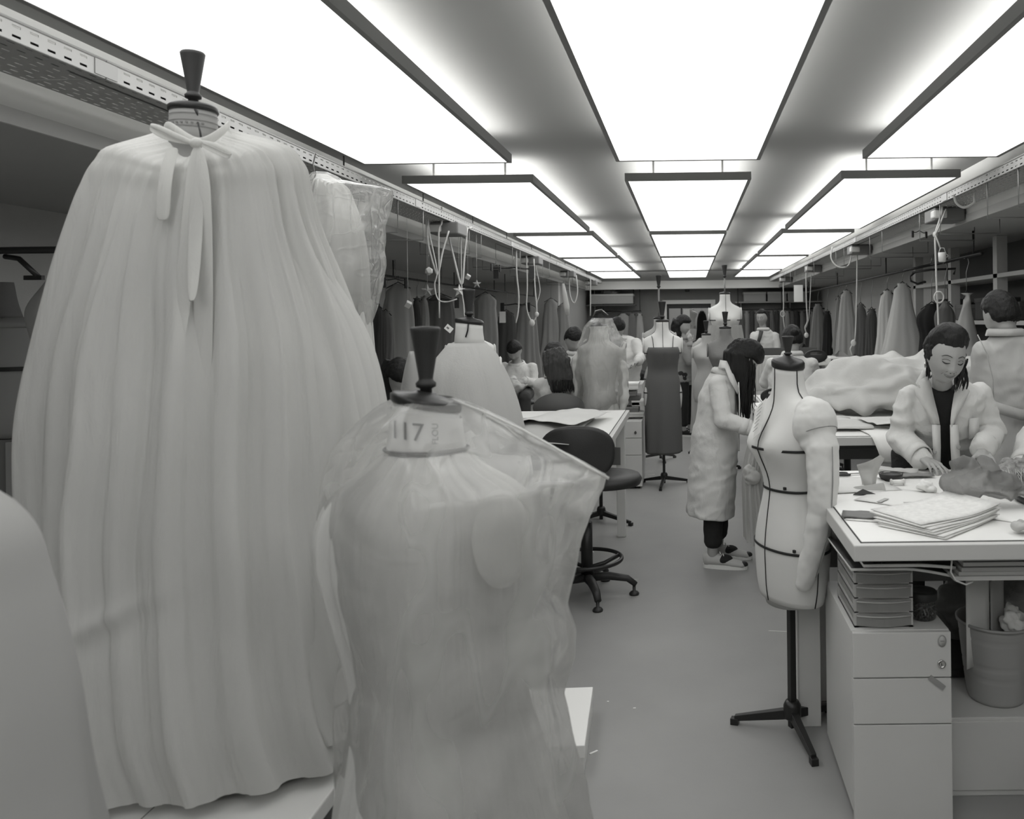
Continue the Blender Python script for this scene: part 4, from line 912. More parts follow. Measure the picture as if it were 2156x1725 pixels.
def crease1(x, y, z):
    if y > 0: return 0
    zc = .43+.42*(x+.0); return .035*math.exp(-((z-zc)/.022)**2)*math.exp(-((x+.10)/.16)**2)-.02*math.exp(-((z-zc+.045)/.03)**2)*math.exp(-((x+.10)/.16)**2)
cloth_obj('gown', [(z, a, b, c*.99, d*.99) for z, a, b, c, d in og], M_veil, f4, fold=ff, amp=lambda u: .02+.115*min(1, u*2.5)*(1-.45*u), fold2=f2_, amp2=lambda u: .03*max(0, 1-u*2.6)+.004, nth=620, nz=170, wob=.014, seed=3, thick=0, tilt=neck_tilt1, modf=crease1)
cloth_obj('inner_skirt', [(z, a, b, max(.05, c*.90-.012), max(.05, d*.88-.012)) for z, a, b, c, d in og], M_gown, f4, fold=fold_fn(23, (5, 8, 12)), amp=lambda u: .01+.03*u, nth=200, nz=90, wob=.01, seed=8, tilt=lambda u, q: neck_tilt1(u, q)-.01, modf=crease1)
def ribbon(pts, w, name, m, parent, th=.0025, up=None, tw=None):
    pts = [Vector(p) for p in pts]; n = len(pts); up = Vector(up or (0, 0, 1)); L, Rr = [], []
    for i, p in enumerate(pts):
        t = (pts[min(i+1, n-1)]-pts[max(i-1, 0)]).normalized(); s_ = up-t*up.dot(t); s_.normalize()
        if tw: s_ = Matrix.Rotation(tw*i/(n-1), 3, t) @ s_
        ww = w[i] if isinstance(w, (list, tuple)) else w
        L.append(p+s_*ww/2); Rr.append(p-s_*ww/2)
    M_ = [l.lerp(r, .5)+((pts[min(i+1, n-1)]-pts[max(i-1, 0)]).normalized().cross((l-r).normalized()))*.004 for i, (l, r) in enumerate(zip(L, Rr))]
    mb = MB(); mb.rings([[L[i], M_[i], Rr[i]] for i in range(n)], False, False, True, closed=False)
    o = mb.build(name, m, parent); md = o.modifiers.new('t', 'SOLIDIFY'); md.thickness = th; sb = o.modifiers.new('s', 'SUBSURF'); sb.levels = 1; sb.render_levels = 2
    return o
band = [lw1(346, 268, D1-.0), lw1(352, 262, D1-.05), lw1(368, 272, D1-.10), lw1(392, 290, D1-.125), lw1(415, 301, D1-.135), lw1(440, 296, D1-.12), lw1(465, 280, D1-.09), lw1(482, 264, D1-.03), lw1(480, 262, D1+.02)]
ribbon(band, .024, 'neck_band', M_veil, f4)
kd = D1-.145
ribbon([lw1(412, 300, kd), lw1(380, 297, kd-.01), (lw1(345, 288, kd-.01)), lw1(318, 272, kd), lw1(314, 264, kd+.01), lw1(330, 266, kd-.01), lw1(365, 284, kd-.02), lw1(408, 303, kd-.01)], .016, 'bow_loop', M_veil, f4)
ribbon([lw1(418, 300, kd), lw1(445, 302, kd-.02), lw1(470, 316, kd-.03), lw1(490, 326, kd-.03), lw1(482, 332, kd-.035), lw1(455, 318, kd-.03), lw1(422, 303, kd-.01)], .015, 'bow_loop', M_veil, f4)
ribbon([lw1(365, 310, kd-.005), lw1(355, 340, kd-.025), lw1(347, 380, kd-.05), lw1(344, 420, kd-.062), lw1(342, 466, kd-.07)], .034, 'tie_end', M_veil, f4, up=(1, 0, .1))
MB().ell(lw1(414, 302, kd-.008), (.016, .014, .014)).build('bow_knot', M_veil, f4)
for k, (xa, xb, ye, w_) in enumerate(((405, 372, 760, .045), (425, 430, 900, .05), (414, 404, 640, .035))):
    ribbon([lw1(414, 306, kd-.01), lw1((414+xa)/2, 350, kd-.03), lw1(xa, 430, kd-.05), lw1((xa+xb)/2, (430+ye)/2, kd-.085), lw1(xb, ye, kd-.13)], [w_*.4, w_*.9, w_, w_, w_*.6], 'centre_pleat', M_veil, f4, up=(1, 0, 0))
sw = pprof([(560, 440, 680, .7), (700, 420, 741, .79), (900, 410, 788, .85), (1100, 360, 788, .92), (1300, 420, 830, 1.12), (1420, 450, 870, 1.2), (1485, 490, 900, 1.2)], D1-.01, .8)
sw = [(z-PZ+.02, cx-gx.x, cy-D1, rx*(.90 if i == 0 else 1), ry) for i, (z, cx, cy, rx, ry) in enumerate(sw)]
cloth_obj('overskirt_swag', sw, M_veil, f4, fold=fold_fn(31, (7, 12, 17), .6), amp=lambda u: .05+.03*u, nth=260, nz=90, wob=.012, seed=12, thick=0)
# platform under it
pf_ = thing('platform', 'low white platform under the huge veiled gown', 'platform', (-1.55, 2.2, 0))
MB().bb(-1.3, .715, -1.0, .9, .38, .42).build('top_board', M_white, pf_, bevel=.004)
MB().bb(-1.26, .675, -.96, .86, 0, .38).build('plinth', mat('plinth_shade', .09, .7), pf_)  # shade on the platform side put into this dark colour
for i in range(3): MB().bb(-.9+i*.62, -.898+i*.62, -1.0, .9, .4195, .4205).build('board_joint', M_dkline, pf_)

# ================================================================ THE FILM-COVERED GOWN NUMBERED 117
D3 = 1.65; nx = W(898, 900, D3); zt3 = W(898, 856, D3).z
f5 = dress_form('closest dress form, under clear film, marked 117 on the collar, black knob tilted back', (nx.x, D3, 0), rad(14), top=zt3, s=1.03, g=1.12, tapes=False, neck_tilt=-.22, knob_s=.94, m=mat('form_pale', .60, .8), slim=.66)
# collar with number, black neck line
pr5 = form_profile(1.03, 1.12, .8)
rb = MB(); rb.rings([[(x, y, z+zt3-.22*x*max(0, 1-(-z)/.09)) for x, y, z in ring_at(pr5, z0, 56, .006)] for z0 in (-.012, -.03, -.05, -.07, -.082)], False, False); rb.build('collar', mat('collar_calico', .64, .8), f5)
ln = MB(); ln.tube([(x, y, z+zt3+.0-.22*x*.12) for x, y, z in ring_at(pr5, -.086, 56, .010)]+[Vector(ring_at(pr5, -.086, 56, .010)[0])+Vector((0, 0, zt3))], .0034, 6); ln.build('neck_line', M_black, f5)
def text_obj(txt, size, m, parent, name='printed_number', ext=.0006, font=None):
    cu = bpy.data.curves.new(name, 'FONT'); cu.body = txt; cu.size = size; cu.extrude = ext; cu.align_x = 'CENTER'; cu.align_y = 'CENTER'
    tmp = bpy.data.objects.new('t', cu); COL.objects.link(tmp); dg = bpy.context.evaluated_depsgraph_get(); dg.update()
    me = bpy.data.meshes.new_from_object(tmp.evaluated_get(dg)); bpy.data.objects.remove(tmp); me.name = name
    return me
def wrap_text(me, R, ang0, zc, yc=0, ky=1.0, slope=0):
    for v in me.vertices:
        a = ang0+v.co.x/R; z = v.co.y; r2 = R+v.co.z; v.co = (r2*math.cos(a), yc+r2*ky*math.sin(a), zc+z+slope*r2*math.cos(a))
    me.update()
Rc = .058*1.03*1.12+.0105
me = text_obj('117', .050, M_black, f5); bm = bmesh.new(); bm.from_mesh(me); bmesh.ops.subdivide_edges(bm, edges=bm.edges, cuts=2); bm.to_mesh(me); bm.free()
wrap_text(me, Rc+.0015, rad(-90-14-12), zt3-.045, 0, 1.0, -.10); link('printed_number', me, M_black, f5)
me = text_obj('FLOU', .017, M_black, f5, 'printed_word')
for v in me.vertices: v.co = (-v.co.y, v.co.x, v.co.z)
bm = bmesh.new(); bm.from_mesh(me); bmesh.ops.subdivide_edges(bm, edges=bm.edges, cuts=1); bm.to_mesh(me); bm.free()
wrap_text(me, Rc+.0015, rad(-90-14+30), zt3-.045, 0, 1.0, -.10); link('printed_word', me, mat('print_grey', .22, .5), f5)
# gathered tulle gown under the film
gw = pprof([(950, 805, 975, .8), (985, 765, 1010, .75), (1030, 705, 1085, .6), (1090, 672, 1115, .6), (1160, 668, 1118, .62), (1260, 690, 1112, .65), (1380, 722, 1105, .7), (1480, 732, 1110, .72), (1560, 722, 1135, .75), (1660, 700, 1165, .78), (1760, 690, 1195, .8), (2150, 640, 1260, .8)], D3, .7)
gw = [(z, cx-nx.x+.008, cy-D3, rx*.95, ry*1.12) for z, cx, cy, rx, ry in gw]
M_tul = sheer('gathered_tulle', .84, .84, trans=.35, bump=.5, bscale=26, bstretch=(1.6, 1.6, .3), edge=.16, bdist=.01)
o = cloth_obj('gown', gw, M_tul, f5, fold=fold_fn(41, (9, 13, 19, 27), .55), amp=lambda u: .09*max(.3, 1-u*1.5), fold2=fold_fn(42, (37, 49)), amp2=lambda u: .012*max(0.1, 1-u*2), nth=420, nz=120, wob=.008, seed=5, thick=0)
cloth_obj('gown_lining', [(z, a, b, max(.02, c*.9), max(.02, d*.9)) for z, a, b, c, d in gw], M_gown, f5, fold=fold_fn(43, (5, 8)), amp=.02, nth=110, nz=50)
# padded round shoulder piece
pd = MB(); pd.ell((0, 0, 0), (.055, .03, .095)); o = link('shoulder_pad', fuse(pd, .006, 2, 'shoulder_pad'), M_tul, f5); q = W(1055, 1135, D3-.12); mi = Matrix.Rotation(-rad(14), 3, 'Z'); o.location = mi @ (q-Vector((nx.x, D3, 0))); 
# polythene bag: lens shaped sections, sharp at the far shoulder seam
def bag(name, label, rows, d, ry, m, n=90, crinkle=.012, seed=0, nz=110, parent=None, off=None, cat='film', point=.6, openb=True):
    rr = pprof(rows, d, ry); rr = sorted(rr, key=lambda p: p[0]); zs = [p[0] for p in rr]; rs = []
    for i in range(nz):
        z = zs[-1]+(zs[0]-zs[-1])*i/(nz-1); cx, cy, rx, ry_ = [np.interp(z, zs, [p[k] for p in rr]) for k in (1, 2, 3, 4)]
        ring = []
        for j in range(n):
            q = 2*PI*j/n; c_, s_ = math.cos(q), math.sin(q)
            x = cx+rx*c_; y = cy+ry_*math.copysign(abs(s_)**(1/point if point < 1 else point), s_)*(1-.35*abs(c_))
            v = Vector((x, y, z)); nv = noise.noise_vector(v*6+Vector((seed, 0, 0)))+.6*noise.noise_vector(v*14+Vector((seed, 3, 0)))
            v += nv*crinkle*(1 if i > 2 else .3)
            if off is not None: v -= off
            ring.append(v)
        rs.append(ring)
    mb = MB(); mb.rings(rs, False, False); return tag(mb.build(name, m, parent), label, cat)
M_film = film('polythene_near', .95, .20, .6, 4.5, .03, .18, .16, .09)
bag('clear_film_cover', 'crumpled clear polythene cover over the gown marked 117, one corner sticking out', [(838, 828, 955), (850, 800, 985), (880, 755, 1055), (920, 715, 1130), (960, 690, 1210), (1003, 676, 1283), (1030, 668, 1278), (1090, 664, 1244), (1190, 668, 1216), (1270, 685, 1200), (1330, 700, 1214), (1390, 712, 1212), (1460, 700, 1190), (1520, 700, 1205), (1600, 698, 1225), (1725, 698, 1252), (2150, 690, 1290)], D3, .98, M_film, crinkle=.010, seed=4, n=160, nz=240)
# the rolled seam along the bag's shoulder
q0 = [W(x, y, D3-.02) for x, y in ((955, 842), (1020, 868), (1100, 905), (1180, 950), (1240, 985), (1282, 1008))]
tag(MB().tube(q0, [.003, .004, .005, .005, .006, .006], 6, flat=.5).build('film_seam', mat('film_milky', .8, .25, trans=.4)), 'thick welded seam along the shoulder of the polythene cover', 'film')

# ================================================================ GOWN IN FILM HUNG FROM THE TRAY (behind the big one)
D4 = 3.55
hg = thing('hung_gown', 'white gown in clear film hanging from the cable tray behind the huge gown', 'gown', (W(690, 500, D4).x, D4, 0))
offh = Vector((W(690, 500, D4).x, D4, 0))
gp = pprof([(368, 655, 690, .6), (392, 640, 725, .5), (430, 630, 745, .5), (520, 620, 770, .5), (640, 610, 775, .5), (760, 600, 785, .5), (830, 590, 790, .5), (880, 590, 790, .5)], D4, .5)
cloth_obj('gown', [(z, cx-offh.x, cy-D4, rx, ry) for z, cx, cy, rx, ry in gp], M_veil, hg, fold=fold_fn(61, (7, 11, 15)), amp=.08, nth=160, nz=60, wob=.01, cap_top=True)
MB().tube([(-.05, 0, 2.13), (-.06, 0, 2.2), (-.05, 0, 2.25), (-.035, 0, 2.235)], .003, 6).build('hook', M_steel, hg)
bag('film_cover', None, [(362, 655, 690), (380, 640, 735), (396, 635, 826), (440, 630, 824), (520, 625, 810), (600, 620, 808), (650, 615, 790), (720, 610, 772), (760, 605, 760), (850, 600, 755)], D4, .8, film('polythene_far', .92, .2, .8, 6, .03, .16, .25), crinkle=.016, seed=9, n=110, nz=120, parent=hg, off=offh, cat=None)

# ================================================================ CLOSE WHITE GOWN AT THE LEFT EDGE
cg = pprof([(1000, -330, -130), (1030, -360, -75), (1062, -400, -25), (1105, -430, 15), (1250, -470, 66), (1450, -520, 112), (1725, -560, 150), (2300, -600, 300)], 1.05, .9)
cz = thing('veiled_form', 'blurred white cloth covered shape at the edge of the picture, closest of all', 'dress form', (cg[0][1], 1.05, 0))
cgl = [(z, cx-cg[0][1], 0, rx, rx*.8) for z, cx, cy, rx, ry in cg]
cloth_obj('cover_cloth', cgl, mat('cover_cotton', .42, .85, bump=.1, bscale=8, trans=.1), cz, fold=fold_fn(71, (6, 9)), amp=lambda u: .01+.03*u, nth=140, nz=50, cap_top=True)
MB().lathe([(.02, .0), (.14, .0), (.15, .012), (.03, .03), (.018, .04), (.018, 1.0)], (-.0, 0, 0), 24).build('stand', M_black, cz)

# ================================================================ BAGGED FORM AT THE CRAFT TABLE
D6 = 6.0; bx_ = W(1262, 760, D6); zt6 = W(1262, 690, D6).z
f6 = dress_form('dress form in a high necked white blouse under clear film, behind the craft paper table', (bx_.x, D6, 0), rad(-4), top=zt6, s=1.05, g=.98, tapem=mat('faint_tape', .12, .6), knob_s=.1, leg0=rad(-25), legr=.26, slim=.7)
bl = cloth_obj('blouse', [(zt6-.92, 0, 0, .165, .13), (zt6-.8, 0, 0, .155, .13), (zt6-.66, 0, 0, .158, .13), (zt6-.45, 0, 0, .118, .10), (zt6-.3, 0, -.01, .142, .12), (zt6-.2, 0, -.0, .165, .1), (zt6-.145, 0, 0, .15, .09), (zt6-.11, 0, 0, .09, .07), (zt6-.06, 0, 0, .072, .068), (zt6, 0, 0, .068, .066), (zt6+.01, 0, 0, .074, .07)], M_veil, f6, fold=fold_fn(81, (7, 12)), amp=lambda u: .03, fold2=fold_fn(82, (24, 31)), amp2=lambda u: .03 if u < .15 else 0, nth=150, nz=90, wob=.005, thick=0)
for sx in (-1, 1):
    q = MB(); q.spine([(sx*.135, 0, zt6-.165), (sx*.165, .0, zt6-.27), (sx*.175, -.01, zt6-.42), (sx*.18, -.03, zt6-.56), (sx*.175, -.05, zt6-.64)], [.035, .042, .038, .034, .02], [.045, .05, .045, .042, .03]); link('sleeve', fuse(q, .01, 2, 'sleeve', (.02, 12)), M_veil, f6)
o6 = Vector((bx_.x, D6, 0))
bag('film_cover', None, [(670, 1246, 1290), (690, 1228, 1300), (720, 1216, 1318), (760, 1208, 1318), (800, 1206, 1322), (830, 1204, 1326), (862, 1200, 1300)], D6, .95, film('polythene_mid', .92, .14, .6, 6, .02, .18, .08), crinkle=.018, seed=19, n=90, nz=70, parent=f6, off=o6, cat=None)
o = MB(); o.tube([W(1248, 668, D6)-o6, W(1254, 655, D6)-o6, W(1266, 652, D6)-o6, W(1280, 664, D6)-o6], .006, 6); o.build('hanger', M_steel, f6)
# ================================================================ PEOPLE
HA, HB, HC = .074, .094, .116
def f_feat(x, z):
    """how far the face stands out at x,z (metres, head centre 0, eyes at z=0)"""
    g = lambda u, s: math.exp(-(u/s)**2)
    nz = float(crom([-.056, -.046, -.036, -.018, 0, .028, .05], [0, .012, .022, .015, .008, .002, 0], z)) if -.056 < z < .05 else 0
    wn = .015 if z < -.026 else .0105
    f = nz*g(x, wn)
    for s in (-1, 1):
        f += -.008*g(x-s*.031, .017)*g(z-.002, .012)+.006*g(x-s*.031, .013)*g(z, .008)
        f += .007*g(x-s*.040, .019)*g(z+.036, .02)+.003*g(x-s*.028, .02)*g(z-.024, .007)
        f += -.003*g(abs(x)-.030, .004)*g(z+.055, .012)
    f += .006*g(x, .022)*g(z+.059, .005)+.007*g(x, .018)*g(z+.071, .006)-.003*g(x, .024)*g(z+.0645, .002)+.009*g(x, .020)*g(z+.100, .014)
    return f
def f_ax(z): t = max(0, -z/HC); return HA*(1-.26*t**1.8)
def face_y(x, z):
    a = f_ax(z); k = max(.02, 1-(x/a)**2-(z/HC)**2); return -HB*.95*(1-.06*max(0, -z/HC))*math.sqrt(k)-f_feat(x, z)
def head_piece(mb, M, s=1.0, n=72, m=54):
    rs = []
    for i in range(m+1):
        ph = -PI/2+.02+(PI-.04)*i/m; ring = []
        for j in range(n):
            la = 2*PI*j/n; ux, uy, uz = math.sin(la)*math.cos(ph), -math.cos(la)*math.cos(ph), math.sin(ph)
            z = HC*uz; a = f_ax(z); x = a*ux; y = HB*uy
            if uy < 0: y = y*.95*(1-.06*max(0, -z/HC))-f_feat(x, z)*min(1, -uy*2.5)
            else: y = y*(1-.42*max(0, -uz)**1.3)
            ring.append(M @ (Vector((x, y, z))*s))
        rs.append(ring)
    mb.rings(rs)
    for sd in (-1, 1):
        mb.ell(M @ (Vector((sd*HA*.965, .010, -.010))*s), (.007*s, .014*s, .027*s), M.to_3x3().normalized(), 12, 8)
def hand_piece(mb, w, d, n, side, s=1.0, curl=.5, spread=1.0, thumb=1.0):
    """palm, four unequal bent fingers and a thumb; d finger direction, n back of the hand, side = +1/-1 where the thumb is"""
    w = Vector(w); d = Vector(d).normalized(); n = Vector(n); n = (n-d*n.dot(d)).normalized(); t = d.cross(n)*side
    L = [.072, .080, .074, .058]; off = [.030, .010, -.011, -.031]; base = [.086, .090, .085, .077]; fan = [.16, .05, -.06, -.20]
    for k in range(4):
        kn = w+d*base[k]*s+t*off[k]*s
        mb.cap(w+t*off[k]*.55*s+d*.008*s, kn, .0145*s, .0115*s, 8)
        cur = kn; dd = (d+t*fan[k]*spread).normalized(); ax = dd.cross(n).normalized(); r = .0088*s if k < 3 else .0078*s
        for j, fr in enumerate((.45, .31, .24)):
            ang = curl*(.55+.35*j)+.06*k*curl
            dd = (Matrix.Rotation(-ang, 3, ax) @ dd).normalized(); nx_ = cur+dd*L[k]*fr*s
            mb.cap(cur, nx_, r, r*.92, 8); cur = nx_; r *= .93
    mb.cap(w, w+d*.03*s, .022*s, .022*s, 8)
    c0 = w+d*.022*s+t*.022*s; dd = (d*.62+t*.72*thumb-n*.35).normalized(); c1 = c0+dd*.042*s; c2 = c1+(dd*.8+d*.4-n*.2).normalized()*.032*s; c3 = c2+(d*.8+dd*.4-n*.25*curl).normalized()*.025*s
    mb.cap(c0, c1, .0145*s, .0115*s, 8); mb.cap(c1, c2, .0110*s, .0098*s, 8); mb.cap(c2, c3, .0098*s, .0085*s, 8)
def hair_cap(M, s, m, parent, style='short', front=.045, puff=.012, low=-.06, name='hair', nseed=0, vox=.006, amp=.003, ramp=.022):
    mb = MB(); n, mm = 48, 36; rs = []
    for i in range(mm+1):
        ph = -PI/2+.02+(PI-.04)*i/mm; ring = []
        for j in range(n):
            la = 2*PI*j/n; ux, uy, uz = math.sin(la)*math.cos(ph), -math.cos(la)*math.cos(ph), math.sin(ph)
            z = HC*uz; a = f_ax(z)
            # line of the hair: forehead in front, low at the nape
            zl = front if uy < -.35 else (front+(low-front)*min(1, (uy+.35)/.75))
            if abs(ux) > .75 and uy < .2: zl = max(zl, -.0)
            k = min(1, max(0, (z-zl)/ramp))
            out = puff*k-.014*(1-k)
            p = Vector((a*ux*(1+out/.08), HB*uy*(1+out/.09)*(1 if uy > 0 else .97), z*(1+out/.11)))
            ring.append(M @ (p*s))
        rs.append(ring)
    mb.rings(rs)
    if style == 'bun': mb.ell(M @ (Vector((0, .105, .03))*s), (.035*s, .03*s, .035*s))
    return link(name, fuse(mb, vox*s, 2, name, (amp, 60)), m, parent)
def HM(p, yaw=0, pitch=0, roll=0): return Matrix.Translation(p) @ Matrix.Rotation(rad(yaw), 4, 'Z') @ Matrix.Rotation(rad(pitch), 4, 'X') @ Matrix.Rotation(rad(roll), 4, 'Y')
def person(label, base, hip, chest, neck, head, lat, hyaw=0, hpitch=0, hroll=0, arms=(), legs=(), hem=.45, coat=True, coatm=None, hs=1.0, vox=.008, hair='short', hairm=None, sk=(.175, .12), wst=(.15, .115), chs=(.175, .125), shw=.17, group='staff in white coats', trous=None, slv=(.064, .055, .05), hand=True, disp=.010, skirt_dir=None, haira={}, coat_name='coat', shoem=None, neckr=.054, flare=1.15, vcoat=.011, opening=None, feet_dir=None, shoes=True):
    """every point is a world position; parts hang on an Empty at the feet"""
    o0 = Vector((base[0], base[1], 0)); t = thing('person', label, 'person', o0, 0, group)
    hip, chest, neck, head = [Vector(p)-o0 for p in (hip, chest, neck, head)]; lat = Vector(lat).normalized()
    arms = [[(Vector(q)-o0) if i < 3 else q for i, q in enumerate(a)] for a in arms]; legs = [[Vector(q)-o0 for q in l] for l in legs]
    up = (neck-hip); mid = hip.lerp(chest, .5)
    M = HM(head, hyaw, hpitch, hroll)
    b = MB()
    b.spine([hip-up*.12, hip, mid, chest, chest.lerp(neck, .6), neck, neck.lerp(head, .12)], [.12, .15, .125, .15, .14, .07, .05], [.09, .11, .09, .105, .08, .06, .05], lat, 20)
    chin = M @ Vector((0, .015, -.075*hs)); b.cap(neck-up.normalized()*.02, chin, neckr, neckr-.003)
    head_piece(b, M, hs, 64 if vox < .005 else 40, 48 if vox < .005 else 30)
    for a in arms:
        sh, el, wr = a[:3]; b.cap(sh, el, .044, .036); b.cap(el, wr, .036, .024)
        if hand: hd = a[3]; hand_piece(b, wr, hd['d'], hd['n'], hd.get('side', 1), .92*hs, hd.get('curl', .5), hd.get('spread', 1))
    for l in legs:
        b.cap(l[0], l[1], .078, .052); b.cap(l[1], l[2], .050, .034); fd = Vector(feet_dir or (0, -1, 0)).normalized(); b.cap(l[2]-Vector((0, 0, .03)), l[2]+fd*.11-Vector((0, 0, .055)), .032, .024)
    link('body', fuse(b, vox, 2, 'body'), M_skin, t)
    hair_cap(M, hs, hairm or M_hair, t, hair if hair in ('short', 'bun') else 'short', **haira)
    if coat:
        c = MB(); c.spine([hip+up*.0-up.normalized()*.02, hip, mid, chest, chest.lerp(neck, .55), chest.lerp(neck, .88), neck+up.normalized()*.0], [sk[0]*.98, sk[0], wst[0], chs[0], shw, .105, .07], [sk[1]*.98, sk[1], wst[1], chs[1], .095, .08, .066], lat, 28)
        if hem is not None:
            hc = (hip if skirt_dir is None else hip+Vector(skirt_dir)); hb = Vector((hc.x, hc.y, hem))
            c.spine([hip+up*.15, hip, hip.lerp(hb, .5), hb], [sk[0]*.92, sk[0], sk[0]*(1+flare)/2, sk[0]*flare], [sk[1]*.92, sk[1], sk[1]*(1+flare)/2, sk[1]*flare], lat, 32)
        for a in arms:
            sh, el, wr = a[:3]; c.cap(sh, el, slv[0], slv[1]); c.cap(el, wr.lerp(el, .12), slv[1], slv[2])
        me = fuse(c, vcoat, 2, coat_name, (disp*.9, 9.5, (1, 1, 1.5), 1))
        if opening: me = opening(me, t)
        co = link(coat_name, me, coatm or M_coat, t)
        cl = MB(); un = up.normalized(); fw = lat.cross(un)
        cl.rings([[neck+un*(h_-.015)+lat*(.076*k*math.cos(q))+fw*(.070*k*math.sin(q)) for q in [2*PI*i/28 for i in range(29)]] for h_, k in ((0, 1.06), (.022, .95), (.036, .97), (.028, 1.16), (.0, 1.30))], False, False) if not opening else None
        if not opening: o = cl.build('collar', coatm or M_coat, t); o.modifiers.new('t', 'SOLIDIFY').thickness = .004
        for a in arms:
            sh, el, wr = a[:3]; dd = (wr-el).normalized(); p0 = wr-dd*.055; p1 = wr-dd*.012
            cu = MB(); cu.tube([p0, p1], [slv[2]*1.06, slv[2]*1.02], 20); q = bmesh.new(); mm_ = cu.mesh('cuff'); q.from_mesh(mm_)
            far = sorted(q.faces, key=lambda f: -len(f.verts)); bmesh.ops.delete(q, geom=[f for f in q.faces if len(f.verts) == 3], context='FACES'); q.to_mesh(mm_); q.free()
            oc = link('cuff', mm_, coatm or M_coat, t); oc.modifiers.new('t', 'SOLIDIFY').thickness = .005
    if legs:
        tr = MB()
        for l in legs: tr.cap(l[0], l[1], .09, .07); tr.cap(l[1], l[1].lerp(l[2], .74), .068, .06)
        link('trousers', fuse(tr, .011, 2, 'trousers', (.006, 9)), trous or M_blackcl, t)
        if shoes:
            for l in legs:
                fd = Vector(feet_dir or (0, -1, 0)).normalized(); sdv = fd.cross(Vector((0, 0, 1))); a0 = Vector((l[2].x, l[2].y, 0))
                sh_ = MB(); sh_.spine([a0-fd*.055+Vector((0, 0, .045)), a0-fd*.03+Vector((0, 0, .05)), a0+fd*.05+Vector((0, 0, .045)), a0+fd*.12+Vector((0, 0, .032)), a0+fd*.185+Vector((0, 0, .024)), a0+fd*.205+Vector((0, 0, .022))], [.024, .034, .038, .043, .038, .02], [.035, .042, .036, .026, .018, .01], sdv, 20)
                so = link('shoe', fuse(sh_, .006, 1, 'shoe'), shoem or M_blackcl, t)
                sl_ = MB(); n_ = 28; poly = []
                for k in range(n_):
                    q = 2*PI*k/n_; px_ = .078+.135*math.cos(q); wy = (.043-.010*(1-math.cos(q))*.5)*math.copysign(abs(math.sin(q))**.7, math.sin(q)); p = a0+fd*px_+sdv*wy; poly.append((p.x, p.y))
                sl_.prism(poly, .0, .024); sl_.build('rubber_sole', M_paper, so)
                la = MB()
                for k in range(5):
                    p = a0+fd*(.045+.020*k)+Vector((0, 0, .088-.010*k-.001*k*k)); la.tube([p+sdv*.020+fd*.006, p+Vector((0, 0, .006)), p-sdv*.020-fd*.006], .0032, 5)
                la.build('laces', M_paper, so)
                cp = MB(); cp.ell(a0+fd*.185+Vector((0, 0, .026)), (.03, .03, .018)); cp.build('toe_cap', M_blackp if shoem else M_paper, so)
                if shoem: pn = MB(); pn.ell(a0+fd*.075+Vector((0, 0, .05)), (.05, .042, .030), n=20, m=12); pn.build('dark_panel', M_blackcl, so)
    return t, M, o0

# ---- the smiling seamstress at the big worktable
DA = 3.46
neckA, headA = W(1984, 812, 3.40), W(1993, 751, 3.25)
hipA = W(1990, 960, 3.62); hipA.z = .88; chestA = W(1987, 868, 3.47)
shL, elL, wrL = W(1914, 836, 3.45), W(1894, 922, 3.46), W(1944, 966, 3.29)
shR, elR, wrR = W(2060, 834, 3.46), W(2090, 912, 3.46), W(2068, 946, 3.31)
def open_front(me, t):
    bm = bmesh.new(); bm.from_mesh(me); o0 = t.location; dels = []
    ly, lx = [780, 800, 840, 880, 905, 1000, 1100], [1948, 1951, 1960, 1970, 1975, 1974, 1972]
    ry, rx = [780, 800, 840, 880, 905, 1000, 1100], [2024, 2022, 2014, 2007, 2005, 2010, 2014]
    for f in bm.faces:
        c = f.calc_center_median()+o0
        if c.y > 3.54 or f.normal.y > -.1: continue
        q = RM.transposed() @ (c-Vector((0, 0, CAMZ))); px, py = CX-F*q.x/q.z, CY+F*q.y/q.z
        if py > 770 and np.interp(py, ly, lx) < px < np.interp(py, ry, rx): dels.append(f)
    bmesh.ops.delete(bm, geom=dels, context='FACES'); bm.to_mesh(me); bm.free(); return me
tA, MA, oA = person('smiling woman in a white lab coat over a black top, hands on the worktable', (1.09, 3.62), hipA, chestA, neckA, headA, (1, 0, 0), 3, 15, 7,
    arms=[(shL, elL, wrL, dict(d=(.30, -.85, -.16), n=(.1, -.3, .9), side=-1, curl=.55, spread=.7)), (shR, elR, wrR, dict(d=(-.03, -.66, -.46), n=(.0, -.6, .75), side=1, curl=.28, spread=1.6))],
    legs=[((.99, 3.64, .86), (.99, 3.62, .48), (.99, 3.64, .09)), ((1.19, 3.64, .86), (1.19, 3.60, .48), (1.19, 3.62, .09))], hem=.42, vox=.0042, hair='bun', hairm=M_hair2, shw=.165, chs=(.168, .118), wst=(.165, .118), vcoat=.0075, disp=.016, opening=open_front, hs=.95, neckr=.044, haira=dict(front=.047, puff=.031, low=-.045, vox=.005, amp=.0025, ramp=.06), slv=(.055, .055, .050))
co = [c for c in tA.children if c.name.startswith('coat')][0]; md = co.modifiers.new('t', 'SOLIDIFY'); md.thickness = .004; md.offset = 0
# black top
tp = MB(); A_ = lambda p: Vector(p)-oA
tp.spine([A_((1.087, 3.60, .70)), A_((1.087, 3.585, .86)), A_((1.087, 3.51, 1.0)), A_(chestA), A_(chestA.lerp(neckA, .5)), A_(chestA.lerp(neckA, .85)), A_(chestA.lerp(neckA, 1.12))], [.07, .08, .095, .12, .115, .10, .074], [.10, .113, .105, .112, .097, .088, .072], n=32)
link('black_top', fuse(tp, .008, 3, 'black_top', (.004, 10)), M_shirt, tA)
